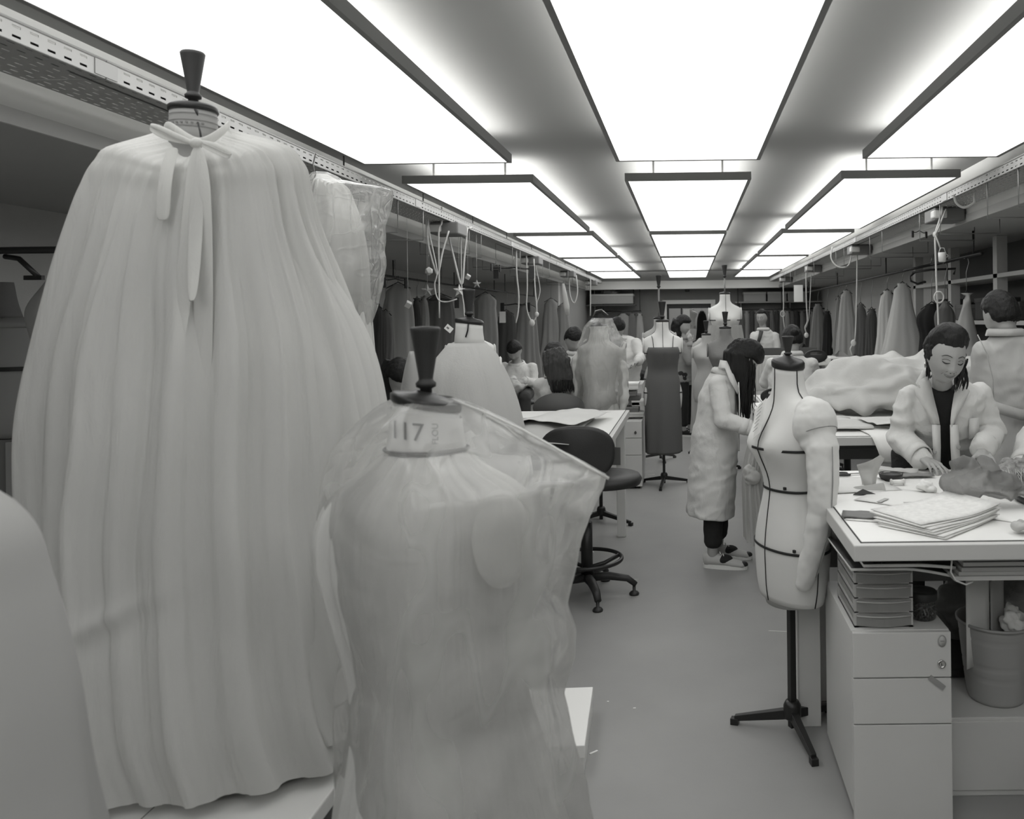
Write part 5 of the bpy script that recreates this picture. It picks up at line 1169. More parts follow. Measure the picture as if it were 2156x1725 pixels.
# lapels, front edges, buttons, pocket
def patch(pts3, name, parent, m=None, th=.004, o=None):
    mb = MB(); mb.add([Vector(p)-(o or oA) for p in pts3], [list(range(len(pts3)))]); ob = mb.build(name, m or M_coat, parent); md_ = ob.modifiers.new('t', 'SOLIDIFY'); md_.thickness = th; md_.offset = 0; return ob
dl = 3.305
def strip_px(lp, rp, name, dpt):
    mb = MB(); mb.rings([[A_(W(a[0], a[1], d_)), A_(W((a[0]+b_[0])/2, (a[1]+b_[1])/2, d_-.008)), A_(W(b_[0], b_[1], d_))] for a, b_, d_ in zip(lp, rp, dpt)], False, False, True, closed=False)
    o = mb.build(name, M_coat, tA); md_ = o.modifiers.new('t', 'SOLIDIFY'); md_.thickness = .004; return o
strip_px([(1952, 792), (1938, 800), (1926, 822), (1930, 836), (1945, 860), (1960, 892)], [(1958, 798), (1962, 818), (1967, 840), (1972, 860), (1977, 880), (1980, 900)], 'lapel', [3.36, 3.335, 3.325, 3.325, 3.33, 3.34])
strip_px([(2014, 800), (2010, 822), (2006, 845), (2003, 865), (2001, 885), (2001, 900)], [(2020, 800), (2036, 814), (2042, 824), (2030, 850), (2016, 876), (2008, 900)], 'lapel', [3.36, 3.335, 3.325, 3.325, 3.33, 3.34])
strip_px([(1962, 895), (1964, 940), (1963, 990), (1962, 1030)], [(1980, 895), (1981, 940), (1980, 990), (1978, 1030)], 'front_edge', [3.335, 3.345, 3.385, 3.42])
strip_px([(2000, 895), (2001, 940), (2004, 990), (2006, 1030)], [(2018, 895), (2020, 940), (2024, 990), (2026, 1030)], 'front_edge', [3.335, 3.345, 3.385, 3.42])
strip_px([(1945, 778), (1936, 792), (1928, 806)], [(1953, 790), (1950, 806), (1942, 822)], 'collar', [3.42, 3.37, 3.33])
strip_px([(2010, 800), (2016, 802), (2028, 808)], [(2014, 784), (2024, 790), (2040, 806)], 'collar', [3.40, 3.37, 3.335])
for (x, y, d_) in ((2018, 942, 3.345), (2021, 988, 3.39), (1968, 952, 3.34)):
    k = MB(); k.lathe([(.0085, 0), (.0085, .003), (.006, .004)], A_(W(x, y, d_-.012)), 14, rot=Matrix.Rotation(PI/2, 3, 'X')); k.build('button', mat('button_grey', .35, .4), tA)
strip_px([(2040, 882), (2040, 925)], [(2062, 880), (2061, 922)], 'chest_pocket', [3.357, 3.375])
wv = link('hair_waves', fuse(MB().ell(MA @ Vector((-.062, .02, .012)), (.022, .04, .05)).ell(MA @ Vector((.062, .02, .01)), (.022, .04, .05)).ell(MA @ Vector((0, .07, -.03)), (.06, .03, .06)), .005, 1, 'hair_waves', (.010, 38)), M_hair2, tA)
# face: brows, lids, lips, ear stud, strands
def on_face(x, z, k=.0012): return MA @ (Vector((x, face_y(x, z)-k, z))*.95)
for s_ in (-1, 1):
    MB().tube([on_face(s_*x, z) for x, z in ((.013, .022), (.022, .026), (.032, .028), (.042, .025), (.050, .018))], [.0018, .0030, .0030, .0024, .0012], 6, flat=.5).build('eyebrow', mat('brow', .035, .7), tA)
    MB().tube([on_face(s_*x, z) for x, z in ((.017, -.003), (.024, -.0065), (.031, -.008), (.038, -.0065), (.045, -.002))], [.0012, .0022, .0027, .0024, .0014], 6).build('eyelashes', M_black, tA)
    MB().tube([on_face(s_*x, z) for x, z in ((.018, .006), (.025, .0095), (.032, .010), (.040, .008), (.046, .003))], .0010, 5).build('eyelid_fold', mat('skin_fold', .16, .6), tA)
    MB().ell(on_face(s_*.007, -.0455, -.0005), (.0032, .0025, .0018), n=8, m=6).build('nostril', mat('brow', .035, .7), tA)
smile = lambda x: -.0655+.013*(abs(x)/.030)**2
xs_ = [-.030, -.020, -.010, 0, .010, .020, .030]
MB().tube([on_face(x, smile(x)+.0035*(1-(x/.031)**2), -.0012) for x in xs_], [.0008, .0026, .0032, .0028, .0032, .0026, .0008], 8, flat=.8).build('upper_lip', M_lip, tA)
MB().tube([on_face(x, smile(x)-.0045*(1-(x/.031)**2), -.0012) for x in xs_], [.0008, .003, .004, .0044, .004, .003, .0008], 8, flat=.8).build('lower_lip', M_lip, tA)
MB().tube([on_face(x, smile(x), .0004) for x in xs_[1:-1]], .0011, 6).build('teeth', mat('teeth', .6, .3), tA)
for s_ in (-1, 1): MB().tube([on_face(s_*x, z, .0000) for x, z in ((.019, -.040), (.028, -.050), (.033, -.060))], .0012, 5).build('smile_line', mat('skin_fold', .16, .6), tA)
MB().ell(MA @ Vector((-.080, .0, -.045)), (.004, .003, .012)).build('earring', M_chrome, tA)
def strands(name, parent, roots, ends, n=14, r=.004, seed=1, m=None, sag=.02, amp=.006):
    rr = R_(seed); mb = MB()
    for k in range(n):
        u = k/(max(1, n-1)); a = Vector(roots[0]).lerp(Vector(roots[1]), u); b_ = Vector(ends[0]).lerp(Vector(ends[1]), u); pts = []
        ph = rr.uniform(0, 6); ln = rr.uniform(.85, 1.05)
        for q in np.linspace(0, 1, 9):
            p = a.lerp(b_, q*ln)+Vector((math.sin(q*5+ph)*amp, math.cos(q*4+ph)*amp, -sag*math.sin(q*PI))); pts.append(p)
        mb.tube(pts, [r]*6+[r*.8, r*.6, r*.25], 5)
    return mb.build(name, m or M_hair, parent)
strands('loose_hair', tA, (A_(W(2020, 745, 3.22)) , A_(W(2034, 758, 3.28))), (A_(W(2012, 826, 3.27)), A_(W(2034, 818, 3.30))), 16, .0042, 3, M_hair2, .0, .010)
strands('loose_hair', tA, (A_(W(1958, 755, 3.27)), A_(W(1951, 745, 3.33))), (A_(W(1958, 800, 3.33)), A_(W(1950, 800, 3.38))), 10, .004, 4, M_hair2, 0, .004)

# ---- the bending woman with long straight hair
dB = 4.95
shB, elB, wrB = W(1512, 812, 4.80), W(1523, 884, 4.73), W(1578, 902, 4.72)
tB, MBh, oB = person('woman with long straight dark hair bending over the middle worktable, in white coat and sneakers', (W(1508, 1180, dB).x, dB), W(1506, 915, dB), W(1512, 838, dB), W(1527, 783, dB), W(1566, 755, 4.92), (-.12, 1, 0), 75, 52, 0,
    arms=[(shB, elB, wrB, dict(d=(.9, -.05, .12), n=(-.1, -.5, .9), side=-1, curl=.45)), (W(1520, 812, 5.12), W(1535, 880, 5.2), W(1585, 905, 5.0), dict(d=(.9, -.1, .05), n=(0, .2, 1), side=1, curl=.8))],
    legs=[((W(1500, 930, 4.87).x, 4.895, .66), (W(1503, 1010, 4.87).x, 4.89, .40), (W(1500, 1150, 4.86).x, 4.87, .085)), ((W(1510, 930, 5.05).x, 5.0, .66), (W(1516, 1010, 5.05).x, 5.02, .40), (W(1512, 1150, 5.08).x, 5.07, .085))],
    hem=.30, vox=.0055, hairm=M_hair, sk=(.172, .145), wst=(.155, .122), chs=(.158, .118), shw=.15, vcoat=.009, disp=.009, shoem=mat('canvas_pale', .5, .9), flare=1.02, skirt_dir=(-.04, 0, 0), feet_dir=(1, -.18, 0), slv=(.062, .058, .048), haira=dict(front=.04, puff=.02, low=-.09))
lb_ = lambda px, py, d: W(px, py, d)-oB
hm_ = MB(); hm_.spine([lb_(1566, 716, 4.93), lb_(1560, 745, 4.93), lb_(1557, 780, 4.93), lb_(1563, 815, 4.92), lb_(1571, 850, 4.90), lb_(1574, 880, 4.9)], [.05, .105, .108, .085, .05, .02], [.05, .105, .10, .065, .035, .015], (0, 1, 0), 20)
link('long_hair', fuse(hm_, .008, 2, 'long_hair', (.012, 14, (3, 3, .3))), M_hair, tB)
strands('hair_strands', tB, (lb_(1548, 790, 4.84), lb_(1590, 765, 4.85)), (lb_(1560, 905, 4.85), lb_(1588, 855, 4.86)), 26, .004, 8, M_hair, 0, .006)
MB().tube([lb_(1555, 805, 4.81), lb_(1557, 850, 4.80), lb_(1556, 900, 4.80), lb_(1556, 950, 4.81)], .004, 5).build('front_placket', M_coat, tB)
MB().rings([[lb_(1516, 758, 4.88), lb_(1530, 760, 4.86), lb_(1545, 790, 4.83), lb_(1556, 818, 4.80)], [lb_(1512, 775, 4.86), lb_(1526, 775, 4.82), lb_(1536, 800, 4.80), lb_(1553, 830, 4.79)]], False, False, True, closed=False).build('lapel', M_coat, tB).modifiers.new('t', 'SOLIDIFY').thickness = .005

# ---- colleague seen from behind by the shelves
dP = 3.95
tP, MP, oP = person('short haired person in a belted lab coat seen from behind, beside the shelves', (W(2135, 700, dP).x, dP), W(2145, 960, dP+.0), W(2140, 790, dP), W(2118, 700, dP), W(2106, 664, dP+.03), (-1, .1, 0), 195, 22, 0,
    arms=[(W(2072, 745, dP), W(2058, 850, dP+.08), W(2080, 925, dP+.20), dict(d=(.3, .9, -.1), n=(0, 0, 1), side=1)), (W(2205, 745, dP), W(2225, 850, dP+.08), W(2200, 925, dP+.2), dict(d=(-.3, .9, -.1), n=(0, 0, 1), side=-1))],
    legs=[((1.5, dP, .8), (1.5, dP, .45), (1.5, dP, .09)), ((1.72, dP, .8), (1.72, dP, .45), (1.72, dP, .09))], hem=.40, vox=.007, shw=.185, chs=(.19, .125), wst=(.17, .12), sk=(.19, .14), flare=1.08, feet_dir=(0, 1, 0), haira=dict(front=.035, puff=.014, low=-.065), coatm=mat('lab_coat_grey', .50, .85, bump=.45, bscale=9, bdist=.02, bstretch=(1, 1, .4), trans=.08))
stp = MB(); stp.rings([[W(x, y, d_)-oP, W(x+1, y+24, d_)-oP] for x, y, d_ in ((2085, 842, dP-.142), (2115, 852, dP-.16), (2150, 862, dP-.158), (2185, 866, dP-.15))], False, False, True, closed=False)
stp.build('half_belt', MATS['lab_coat_grey'], tP).modifiers.new('t', 'SOLIDIFY').thickness = .006
MB().tube([W(x, y, dP-.138)-oP for x, y in ((2058, 705), (2078, 745), (2090, 800), (2092, 850))], .003, 5).build('back_seam', MATS['lab_coat_grey'], tP)
# ---- arm reaching in at the right border
person('person almost wholly outside the picture, only a white sleeve over the fringed knit', (1.80, 3.46), (1.80, 3.56, .88), (1.76, 3.50, 1.15), (1.74, 3.47, 1.30), (1.74, 3.42, 1.42), (1, 0, 0), 0, 25, 0,
    arms=[(W(2215, 868, 3.45), W(2168, 935, 3.44), W(2156, 985, 3.28), dict(d=(-.3, -.6, -.3), n=(0, -.3, 1), side=-1, curl=.6)), ((1.93, 3.46, 1.22), (2.0, 3.42, 1.0), (1.9, 3.25, .93), dict(d=(-.3, -.6, -.1), n=(0, -.3, 1), side=1, curl=.6))],
    legs=[((1.7, 3.58, .85), (1.7, 3.58, .48), (1.7, 3.58, .09)), ((1.9, 3.58, .85), (1.9, 3.58, .48), (1.9, 3.58, .09))], hem=.45, slv=(.066, .064, .056))

# ---- seated and standing colleagues down the room
def stool(label, x, y, h, backm=None, by=0):
    t = thing('stool', label, 'chair', (x, y, 0), 0, 'work stools'); MB().lathe([(.15, h-.05), (.18, h-.04), (.18, h-.012), (.1, h-.004)], (0, 0, 0), 28).build('seat', M_blackp, t)
    MB().lathe([(.025, .05), (.025, h-.05)], (0, 0, 0), 12).build('column', M_black, t)
    for k in range(5):
        a = 2*PI*k/5; MB().tube([(0, 0, .07), (.26*math.cos(a), .26*math.sin(a), .03)], [.02, .014], 8).build('base_arm', M_black, t)
    if backm:
        b_ = MB(); n = 30; b_.rings([[(.19*math.cos(2*PI*i/n), by+dy+.6*(.19*math.cos(2*PI*i/n))**2*(-1 if by > 0 else 1), h+.26+.11*math.sin(2*PI*i/n)) for i in range(n)] for dy in (0, .02)]); b_.build('backrest', backm, t)
        MB().tube([(0, 0, h-.03), (0, by, h), (0, by, h+.2)], .012, 8).build('back_bracket', M_black, t)
    return t
# woman with ponytail, from behind
dJ = 6.1; xJ = W(1178, 800, dJ).x
stool('stool with grey rounded back under the woman with long loose hair', xJ+.02, dJ, .60, mat('grey_back', .13, .6), -.2)
tJ, MJ, oJ = person('seated woman with long tied back hair seen from behind, at the craft paper table', (xJ, dJ), (xJ, dJ, .68), (xJ-.0, dJ+.02, .97), W(1172, 790, dJ+.02), W(1168, 756, dJ+.04), (-1, 0, 0), 190, 8, 0,
    arms=[(W(1140, 812, dJ), W(1140, 845, dJ+.1), W(1170, 850, dJ+.32), dict(d=(.3, .9, 0), n=(0, 0, 1), side=1)), (W(1218, 812, dJ), W(1228, 845, dJ+.1), W(1200, 850, dJ+.32), dict(d=(-.3, .9, 0), n=(0, 0, 1), side=-1))],
    legs=[((xJ-.1, dJ, .66), (xJ-.12, dJ+.4, .62), (xJ-.12, dJ+.42, .2)), ((xJ+.1, dJ, .66), (xJ+.12, dJ+.4, .62), (xJ+.12, dJ+.42, .2))], hem=None, hairm=M_hair2, haira=dict(front=.03, puff=.02, low=-.09), shoes=False, shw=.155)
lj = lambda px, py, d: W(px, py, d)-oJ
hm_ = MB(); hm_.spine([lj(1165, 738, 6.02), lj(1172, 765, 5.98), lj(1180, 795, 5.97), lj(1186, 822, 5.97)], [.08, .105, .10, .085], [.05, .055, .05, .03], (1, 0, 0), 24); link('long_hair', fuse(hm_, .009, 1, 'long_hair', (.014, 20, (3, 3, .25))), mat('brown_hair_light', .055, .4, bump=.9, bscale=60, bstretch=(3, 3, .2)), tJ)
strands('hair_ends', tJ, (lj(1163, 800, 5.93), lj(1205, 800, 5.93)), (lj(1166, 830, 5.94), lj(1208, 826, 5.94)), 24, .006, 12, M_hair2, 0, .003)
# hunched man
dI = 8.9; xI = W(1090, 800, dI).x
stool('dark stool under the hunched man sewing on his lap', xI, dI+.1, .62)
tI, MI, oI = person('hunched seated man in white coat sewing a bundle on his lap', (xI, dI), (xI, dI+.1, .70), W(1090, 790, dI), W(1088, 765, dI-.02), W(1083, 738, dI-.1), (1, 0, 0), -5, 42, 0,
    arms=[(W(1062, 775, dI), W(1062, 805, dI-.05), W(1082, 800, dI-.26), dict(d=(.6, -.3, -.1), n=(0, -.3, 1), side=-1, curl=.7)), (W(1120, 775, dI), W(1126, 808, dI-.05), W(1102, 802, dI-.26), dict(d=(-.6, -.3, -.1), n=(0, -.3, 1), side=1, curl=.7))],
    legs=[((xI-.1, dI, .70), (xI-.14, dI-.42, .70), (xI-.14, dI-.40, .3)), ((xI+.1, dI, .70), (xI+.16, dI-.42, .70), (xI+.16, dI-.4, .3))], hem=None, shoes=False, haira=dict(front=.02, puff=.012, low=-.04), trous=mat('jeans_dark', .05, .9))
o = link('sewn_bundle', fuse(MB().ell((0, 0, 0), (.2, .12, .06)), .012, 1, 'sewn_bundle', (.05, 9)), M_gown); o.location = (xI, dI-.36, .82); tag(o, 'bundle of pale fabric on the hunched mans lap', 'fabric')
# head behind the bagged blouse
dK = 7.4; xK = W(1216, 760, dK).x
stool('stool under the person sewing behind the film covered blouse', xK, dK+.05, .60)
person('short haired person bent over sewing, face half behind the film covered blouse', (xK, dK), (xK, dK+.05, .70), W(1218, 790, dK), W(1214, 742, dK), W(1208, 716, dK-.04), (1, .2, 0), 20, 30, 0,
    arms=[(W(1196, 760, dK), W(1190, 805, dK-.1), W(1205, 820, dK-.3), dict(d=(.4, -.8, 0), n=(0, 0, 1), side=-1)), (W(1240, 760, dK), W(1246, 805, dK-.1), W(1226, 820, dK-.3), dict(d=(-.4, -.8, 0), n=(0, 0, 1), side=1))], hem=.4, haira=dict(front=.03, puff=.016, low=-.05))
dL = 8.2; xL = W(1322, 760, dL).x
person('person in white coat leaning to the cluttered side table, face hidden by the film cover', (xL, dL), (xL-.05, dL, .8), W(1322, 750, dL), W(1308, 712, dL), W(1298, 692, dL-.02), (1, .3, 0), 30, 40, 0,
    arms=[(W(1340, 725, dL-.05), W(1350, 752, dL-.15), W(1342, 762, dL-.3), dict(d=(-.4, -.8, -.1), n=(0, 0, 1), side=1, curl=.6)), (W(1300, 725, dL+.05), W(1296, 755, dL-.1), W(1310, 768, dL-.3), dict(d=(.4, -.8, 0), n=(0, 0, 1), side=-1))], hem=.4, haira=dict(front=.03, puff=.014, low=-.05))
# brunette at the left
dM = 4.5; xM = W(836, 850, dM).x
tM, MM, oM = person('brunette in a grey top bending down, half hidden behind the huge gown', (xM, dM), (xM, dM+.1, .6), W(832, 900, dM), W(834, 850, dM), W(843, 800, dM-.05), (1, 0, 0), 25, 35, 0,
    arms=[(W(800, 868, dM), W(790, 920, dM-.1), W(810, 950, dM-.2), dict(d=(.4, -.6, -.3), n=(0, 0, 1), side=-1)), (W(872, 868, dM), W(885, 920, dM-.1), W(870, 950, dM-.2), dict(d=(-.4, -.6, -.3), n=(0, 0, 1), side=1))], hem=.3, coatm=mat('grey_top', .16, .9), coat_name='grey_top', group='other people', haira=dict(front=.04, puff=.02, low=-.10))
lm = lambda px, py, d: W(px, py, d)-oM
hm_ = MB(); hm_.spine([lm(838, 765, 4.48), lm(826, 800, 4.46), lm(822, 840, 4.44), lm(826, 872, 4.42)], [.07, .08, .06, .03], [.08, .08, .06, .03], (1, 0, 0), 20); link('long_hair', fuse(hm_, .009, 2, 'long_hair', (.01, 14)), M_hair, tM)
# sewer with her back turned, behind the one-armed form
dH = 6.8; xH = W(1668, 800, dH).x
stool('stool hidden under the sewer in front of the white heater', xH, dH, .55)
person('seated sewer in white coat from behind, dark hair in a knot', (xH, dH), (xH, dH, .63), W(1667, 800, dH), W(1668, 744, dH+.03), W(1668, 716, dH+.06), (-1, 0, 0), 185, 20, 0,
    arms=[(W(1627, 768, dH), W(1612, 805, dH+.1), W(1635, 815, dH+.3), dict(d=(.2, .9, 0), n=(0, 0, 1), side=1)), (W(1708, 768, dH), W(1722, 805, dH+.1), W(1700, 815, dH+.3), dict(d=(-.2, .9, 0), n=(0, 0, 1), side=-1))],
    legs=[((xH-.1, dH, .62), (xH-.1, dH+.4, .58), (xH-.1, dH+.4, .15)), ((xH+.1, dH, .62), (xH+.1, dH+.4, .58), (xH+.1, dH+.4, .15))], hem=None, hair='bun', shoes=False, haira=dict(front=.03, puff=.02, low=-.06), chs=(.2, .13), wst=(.2, .13), shw=.17)
# woman with glasses, hand at her chin
dE = 10.4; xE = W(1446, 780, dE).x
tE, ME, oE = person('woman with glasses and dark wavy hair, hand on her chin, carrying a long pale garment', (xE, dE), W(1442, 800, dE), W(1444, 755, dE), W(1440, 712, dE), W(1438, 686, dE-.02), (.45, 1, 0), 65, 5, 0,
    arms=[(W(1436, 728, dE-.15), W(1452, 762, dE-.2), W(1454, 722, dE-.15), dict(d=(-.1, -.1, .9), n=(.5, -.8, 0), side=1, curl=.9)), (W(1450, 728, dE+.15), W(1466, 765, dE), W(1478, 740, dE-.1), dict(d=(.4, -.2, .6), n=(.5, -.8, 0), side=-1, curl=.9))],
    legs=[((W(1438, 800, dE).x, dE-.08, .78), (W(1440, 850, dE).x, dE-.08, .42), (W(1440, 900, dE).x, dE-.08, .09)), ((W(1450, 800, dE).x, dE+.1, .78), (W(1452, 850, dE).x, dE+.1, .42), (W(1452, 900, dE).x, dE+.1, .09))],
    hem=None, coatm=mat('grey_jumper', .26, .9), coat_name='jumper', group='other people', haira=dict(front=.03, puff=.03, low=-.10), feet_dir=(1, -.3, 0), chs=(.16, .13), shw=.15)
for s_ in (-1, 1): MB().rings([[ME @ Vector((s_*.032+.02*math.cos(a)*k, -.108, .002+.016*math.sin(a)*k)) for a in [2*PI*i/16 for i in range(16)]] for k in (1, .84)], False, False).build('glasses', M_black, tE)
o = link('wavy_hair', fuse(MB().spine([W(1430, 672, dE)-oE, W(1426, 690, dE)-oE, W(1425, 712, dE)-oE], [.10, .11, .08], [.08, .09, .06], (0, 1, 0), 16), .014, 1, 'wavy_hair', (.02, 12)), M_hair, tE)
# standing man at the back
dG = 11.5; xG = W(1609, 720, dG).x
tG, MG, oG = person('man with glasses in an open white coat and dark tie, standing at the back rail', (xG, dG), W(1611, 780, dG), W(1610, 722, dG), W(1607, 693, dG), W(1604, 669, dG-.02), (1, .25, 0), -25, 4, 0,
    arms=[(W(1588, 708, dG), W(1582, 745, dG-.05), W(1592, 765, dG-.2), dict(d=(.3, -.8, -.2), n=(0, 0, 1), side=-1)), (W(1632, 708, dG), W(1638, 745, dG-.05), W(1628, 765, dG-.2), dict(d=(-.3, -.8, -.2), n=(0, 0, 1), side=1))],
    legs=[((xG-.1, dG, .85), (xG-.1, dG, .46), (xG-.1, dG, .09)), ((xG+.1, dG, .85), (xG+.1, dG, .46), (xG+.1, dG, .09))], hem=.4, haira=dict(front=.05, puff=.010, low=-.03))
MB().spine([W(1603, 697, dG-.13)-oG, W(1600, 710, dG-.155)-oG, W(1594, 728, dG-.15)-oG], [.03, .026, .02], [.012, .012, .012]).build('tie', M_dark, tG)
for s_ in (-1, 1): MB().rings([[MG @ Vector((s_*.032+.02*math.cos(a)*k, -.108, .002+.016*math.sin(a)*k)) for a in [2*PI*i/16 for i in range(16)]] for k in (1, .84)], False, False).build('glasses', M_black, tG)
# ================================================================ HANGING GARMENTS
def garment(label, px, yt, yb, wt, wb, d, m, seed=1, bar=True, cat='garment', group=None, name='hanging_garment', amp=.20, ry=.26, kink=None, clear=None, hookh=.10, folds=(4, 7, 11), railx=None, railz=None):
    """a garment on a hanger: shoulders wt pixels wide at yt, hem wb pixels wide at yb"""
    if railx: d = min(13.9, abs(railx)*F/abs(px-CX))
    if group == 'garments along the wall': d = min(13.9, (3.2 if px < 950 else 2.62)*F/abs(px-CX)); railz = 2.0 if px < 950 else (1.92 if px < 1150 else ZS-.018)
    if group == 'garments by the shelves': d = min(15.5, 2.30*F/abs(px-CX)); railz = 1.985
    if group == 'garments on the end rail': railz = RZE
    if group == 'garments on the short rail': railz = W(1268, 656, 17.95).z
    a = W(px, yt, d); b_ = W(px, yb, d); k = d/F
    if railz: hookh = max(.04, railz+.016-a.z)
    x0 = a.x; t = thing(name, label, cat, (x0, d, 0), 0, group)
    zt_, zb = a.z, b_.z; wt_, wb_ = wt*k/2, wb*k/2; H = zt_-zb
    prof = [(zb, b_.x-x0, 0, wb_, wb_*ry+.02), (zb+H*.45, (b_.x-x0)*.4, 0, wt_+(wb_-wt_)*.45, (wt_+(wb_-wt_)*.4)*ry+.02), (zt_-H*.14, 0, 0, wt_, wt_*ry+.02), (zt_-.06, 0, 0, wt_*.86, .045), (zt_-.025, 0, 0, wt_*.5, .035), (zt_, 0, 0, .05, .03)]
    cloth_obj('fabric', prof, m, t, fold=fold_fn(seed, folds, .7), amp=lambda u: amp*(.12+u), nth=90, nz=30, cap_top=True, thick=0, wob=.014, seed=seed, tilt=lambda u, q: u*u*.04*math.sin(3*q+seed))
    if bar:
        h = MB(); w_ = wt_*.95; pts = [(-w_, 0, zt_-.05), (-w_*.5, 0, zt_-.015), (0, 0, zt_+.02), (w_*.5, 0, zt_-.015), (w_, 0, zt_-.05)]; h.tube(pts, .006, 6); h.build('hanger_bar', M_blackp, t)
        k_ = MB(); k_.tube([(0, 0, zt_+.015), (0, 0, zt_+hookh*.55), (.022, 0, zt_+hookh*.8), (.006, 0, zt_+hookh), (-.016, 0, zt_+hookh*.9)], .003, 6); k_.build('hook', M_steel, t)
    return t
def shade(v, tr=.12): return mat('fab_%03d' % int(v*1000), v, .85, bump=.35, bscale=10, bstretch=(1.4, 1.4, .4), trans=tr)
def rail(label, p0, p1, r=.012, m=None, drops=(), name='clothes_rail'):
    p0, p1 = Vector(p0), Vector(p1); t = thing(name, label, 'clothes rail', p0); MB().tube([(0, 0, 0), p1-p0], r, 10).build('bar', m or M_black, t)
    for u in drops:
        q = (p1-p0)*u; xx = p0.x+q.x; zt_ = (ZC if BL < xx < BR and p0.y < 17.8 else ZS); MB().tube([q, (q.x, q.y, zt_-p0.z-q.z)], r*.6, 8).build('hanger_rod', m or M_black, t)
    return t
# --- along the wall behind the craft table
rail('black rail carrying the row of garments by the hanging stars', (-3.2, 6.2, 2.0), (-3.2, 13.6, 2.0), drops=(.03, .35, .66, .97))
rail('second black rail with clip hangers beyond the pale panels', (-2.62, 9.2, 1.92), (-2.62, 14.0, 1.92), .01, drops=(.05, .5, .95))
garment('light coat on a black hanger, nearest the film covered gown', 838, 598, 800, 56, 84, 8.4, shade(.42), 3, group='garments along the wall')
garment('dark striped garment beside the light coat, tight to the film covered gown', 788, 640, 850, 36, 46, 7.6, shade(.05), 4, group='garments along the wall', folds=(7, 11))
garment('mid grey garment between the striped one and the light coat', 812, 655, 850, 26, 40, 7.8, shade(.14), 5, group='garments along the wall')
garment('narrow pale garment peeping under the film covered gown', 760, 690, 835, 22, 34, 6.9, shade(.40), 6, group='garments along the wall')
garment('narrow pale shirt hanging behind the star with the thick outline', 893, 625, 760, 16, 28, 9.2, shade(.34), 7, group='garments along the wall')
garment('dark grey garment hanging behind the polyhedral ornament', 878, 628, 780, 16, 26, 9.5, shade(.07), 8, group='garments along the wall')
garment('wide grey coat behind the neck of the caped form', 925, 620, 780, 56, 66, 9.8, shade(.18), 9, group='garments along the wall')
garment('tall pale dress panel beyond the tall black knob', 1022, 618, 840, 44, 62, 9.0, shade(.30), 10, group='garments along the wall', ry=.2)
garment('dark hooded garment with a white paper clipped to it', 1066, 655, 780, 34, 50, 9.1, shade(.07), 11, group='garments along the wall')
garment('pale ruffled dress behind the tangled cords', 1108, 640, 800, 40, 66, 10.6, shade(.30), 12, group='garments along the wall', folds=(7, 12))
garment('long pale dress in the middle of the return wall', 1160, 630, 770, 30, 52, 12.8, shade(.36), 13, group='garments along the wall')
garment('translucent pale gown at the corner of the return wall', 1186, 640, 770, 24, 50, 13.2, shade(.30), 14, group='garments along the wall')
hood = [o for o in COL.objects if o.get('label', '').startswith('dark hooded')][0]; pw = W(1058, 668, hood.location.y-.16)-hood.location; MB().box(pw, (.09, .004, .16)).build('paper_slip', M_paper, hood)
# --- the end wall, racks and boxes
rail('black rail of clothes along the end wall beyond the standing man', (W(1550, 652, 17.98).x, 17.98, W(1550, 652, 17.98).z), (W(1742, 652, 17.98).x, 17.98, W(1550, 652, 17.98).z), .018, drops=(.02, .5, .98))
RZE = W(1550, 652, 17.98).z
rr = R_(77); vals = [.10, .22, .05, .16, .30, .07, .13, .04, .2, .28, .09, .03, .17, .06, .24, .05, .11]
for i in range(17):
    px = 1562+i*10.6; garment(f'{["slate", "pale", "black", "mid grey", "light", "charcoal", "grey", "coal black", "soft grey", "cream", "dark", "jet black", "smoky", "sooty", "silvery", "inky", "dusky"][i]} garment on the end rail, number {["one", "two", "three", "four", "five", "six", "seven", "eight", "nine", "ten", "eleven", "twelve", "thirteen", "fourteen", "fifteen", "sixteen", "seventeen"][i]} from the doorway', px, 655+rr.uniform(-1, 3), 735+rr.uniform(-8, 10), 11, 14, 17.98, shade(vals[i]), 100+i, group='garments on the end rail', name='coat', ry=.6, hookh=.06)
sf = thing('storage_shelf', 'long shelf of storage boxes high on the end wall', 'shelf', (W(1635, 635, 17.9).x, 18.2, W(1635, 635, 17.9).z-.02)); MB().bb(-.9, 1.25, -.05, .28, 0, .03).build('board', M_soff, sf); [MB().bb(x, x+.03, -.2, .28, -.14, 0).build('bracket', M_dark, sf) for x in (-.8, .3, 1.1)]
for i, (x0, x1, lb_) in enumerate(((1567, 1614, 'pale storage box on the end shelf, first from the doorway'), (1618, 1658, 'pale storage box in the middle of the end shelf'), (1661, 1700, 'storage box on the end shelf behind the hanging paper'))):
    a, b_ = W(x0, 634, 18), W(x1, 612, 18); t = thing('storage_box', lb_, 'box', ((a.x+b_.x)/2, 18.1, W(1635, 635, 17.9).z+.011), 0, 'storage boxes on the end shelf'); w_ = (b_.x-a.x)/2; MB().bb(-w_, w_, .06, .34, 0, .20).build('body', shade(.40, 0), t, bevel=.01); MB().bb(-w_-.01, w_+.01, .05, .35, .17, .215).build('lid', shade(.46, 0), t, bevel=.01)
a, b_ = W(1245, 641, 18.1), W(1334, 618, 18.1); t = thing('storage_box', 'wide pale box on the shelf above the short rail, beside the recess wall', 'box', ((a.x+b_.x)/2, 18.1, a.z)); w_ = (b_.x-a.x)/2; MB().bb(-w_, w_, -.2, .2, 0, .20).build('body', shade(.42, 0), t, bevel=.008); MB().bb(-w_-.01, w_+.01, -.21, .21, .17, .22).build('lid', shade(.48, 0), t, bevel=.008)
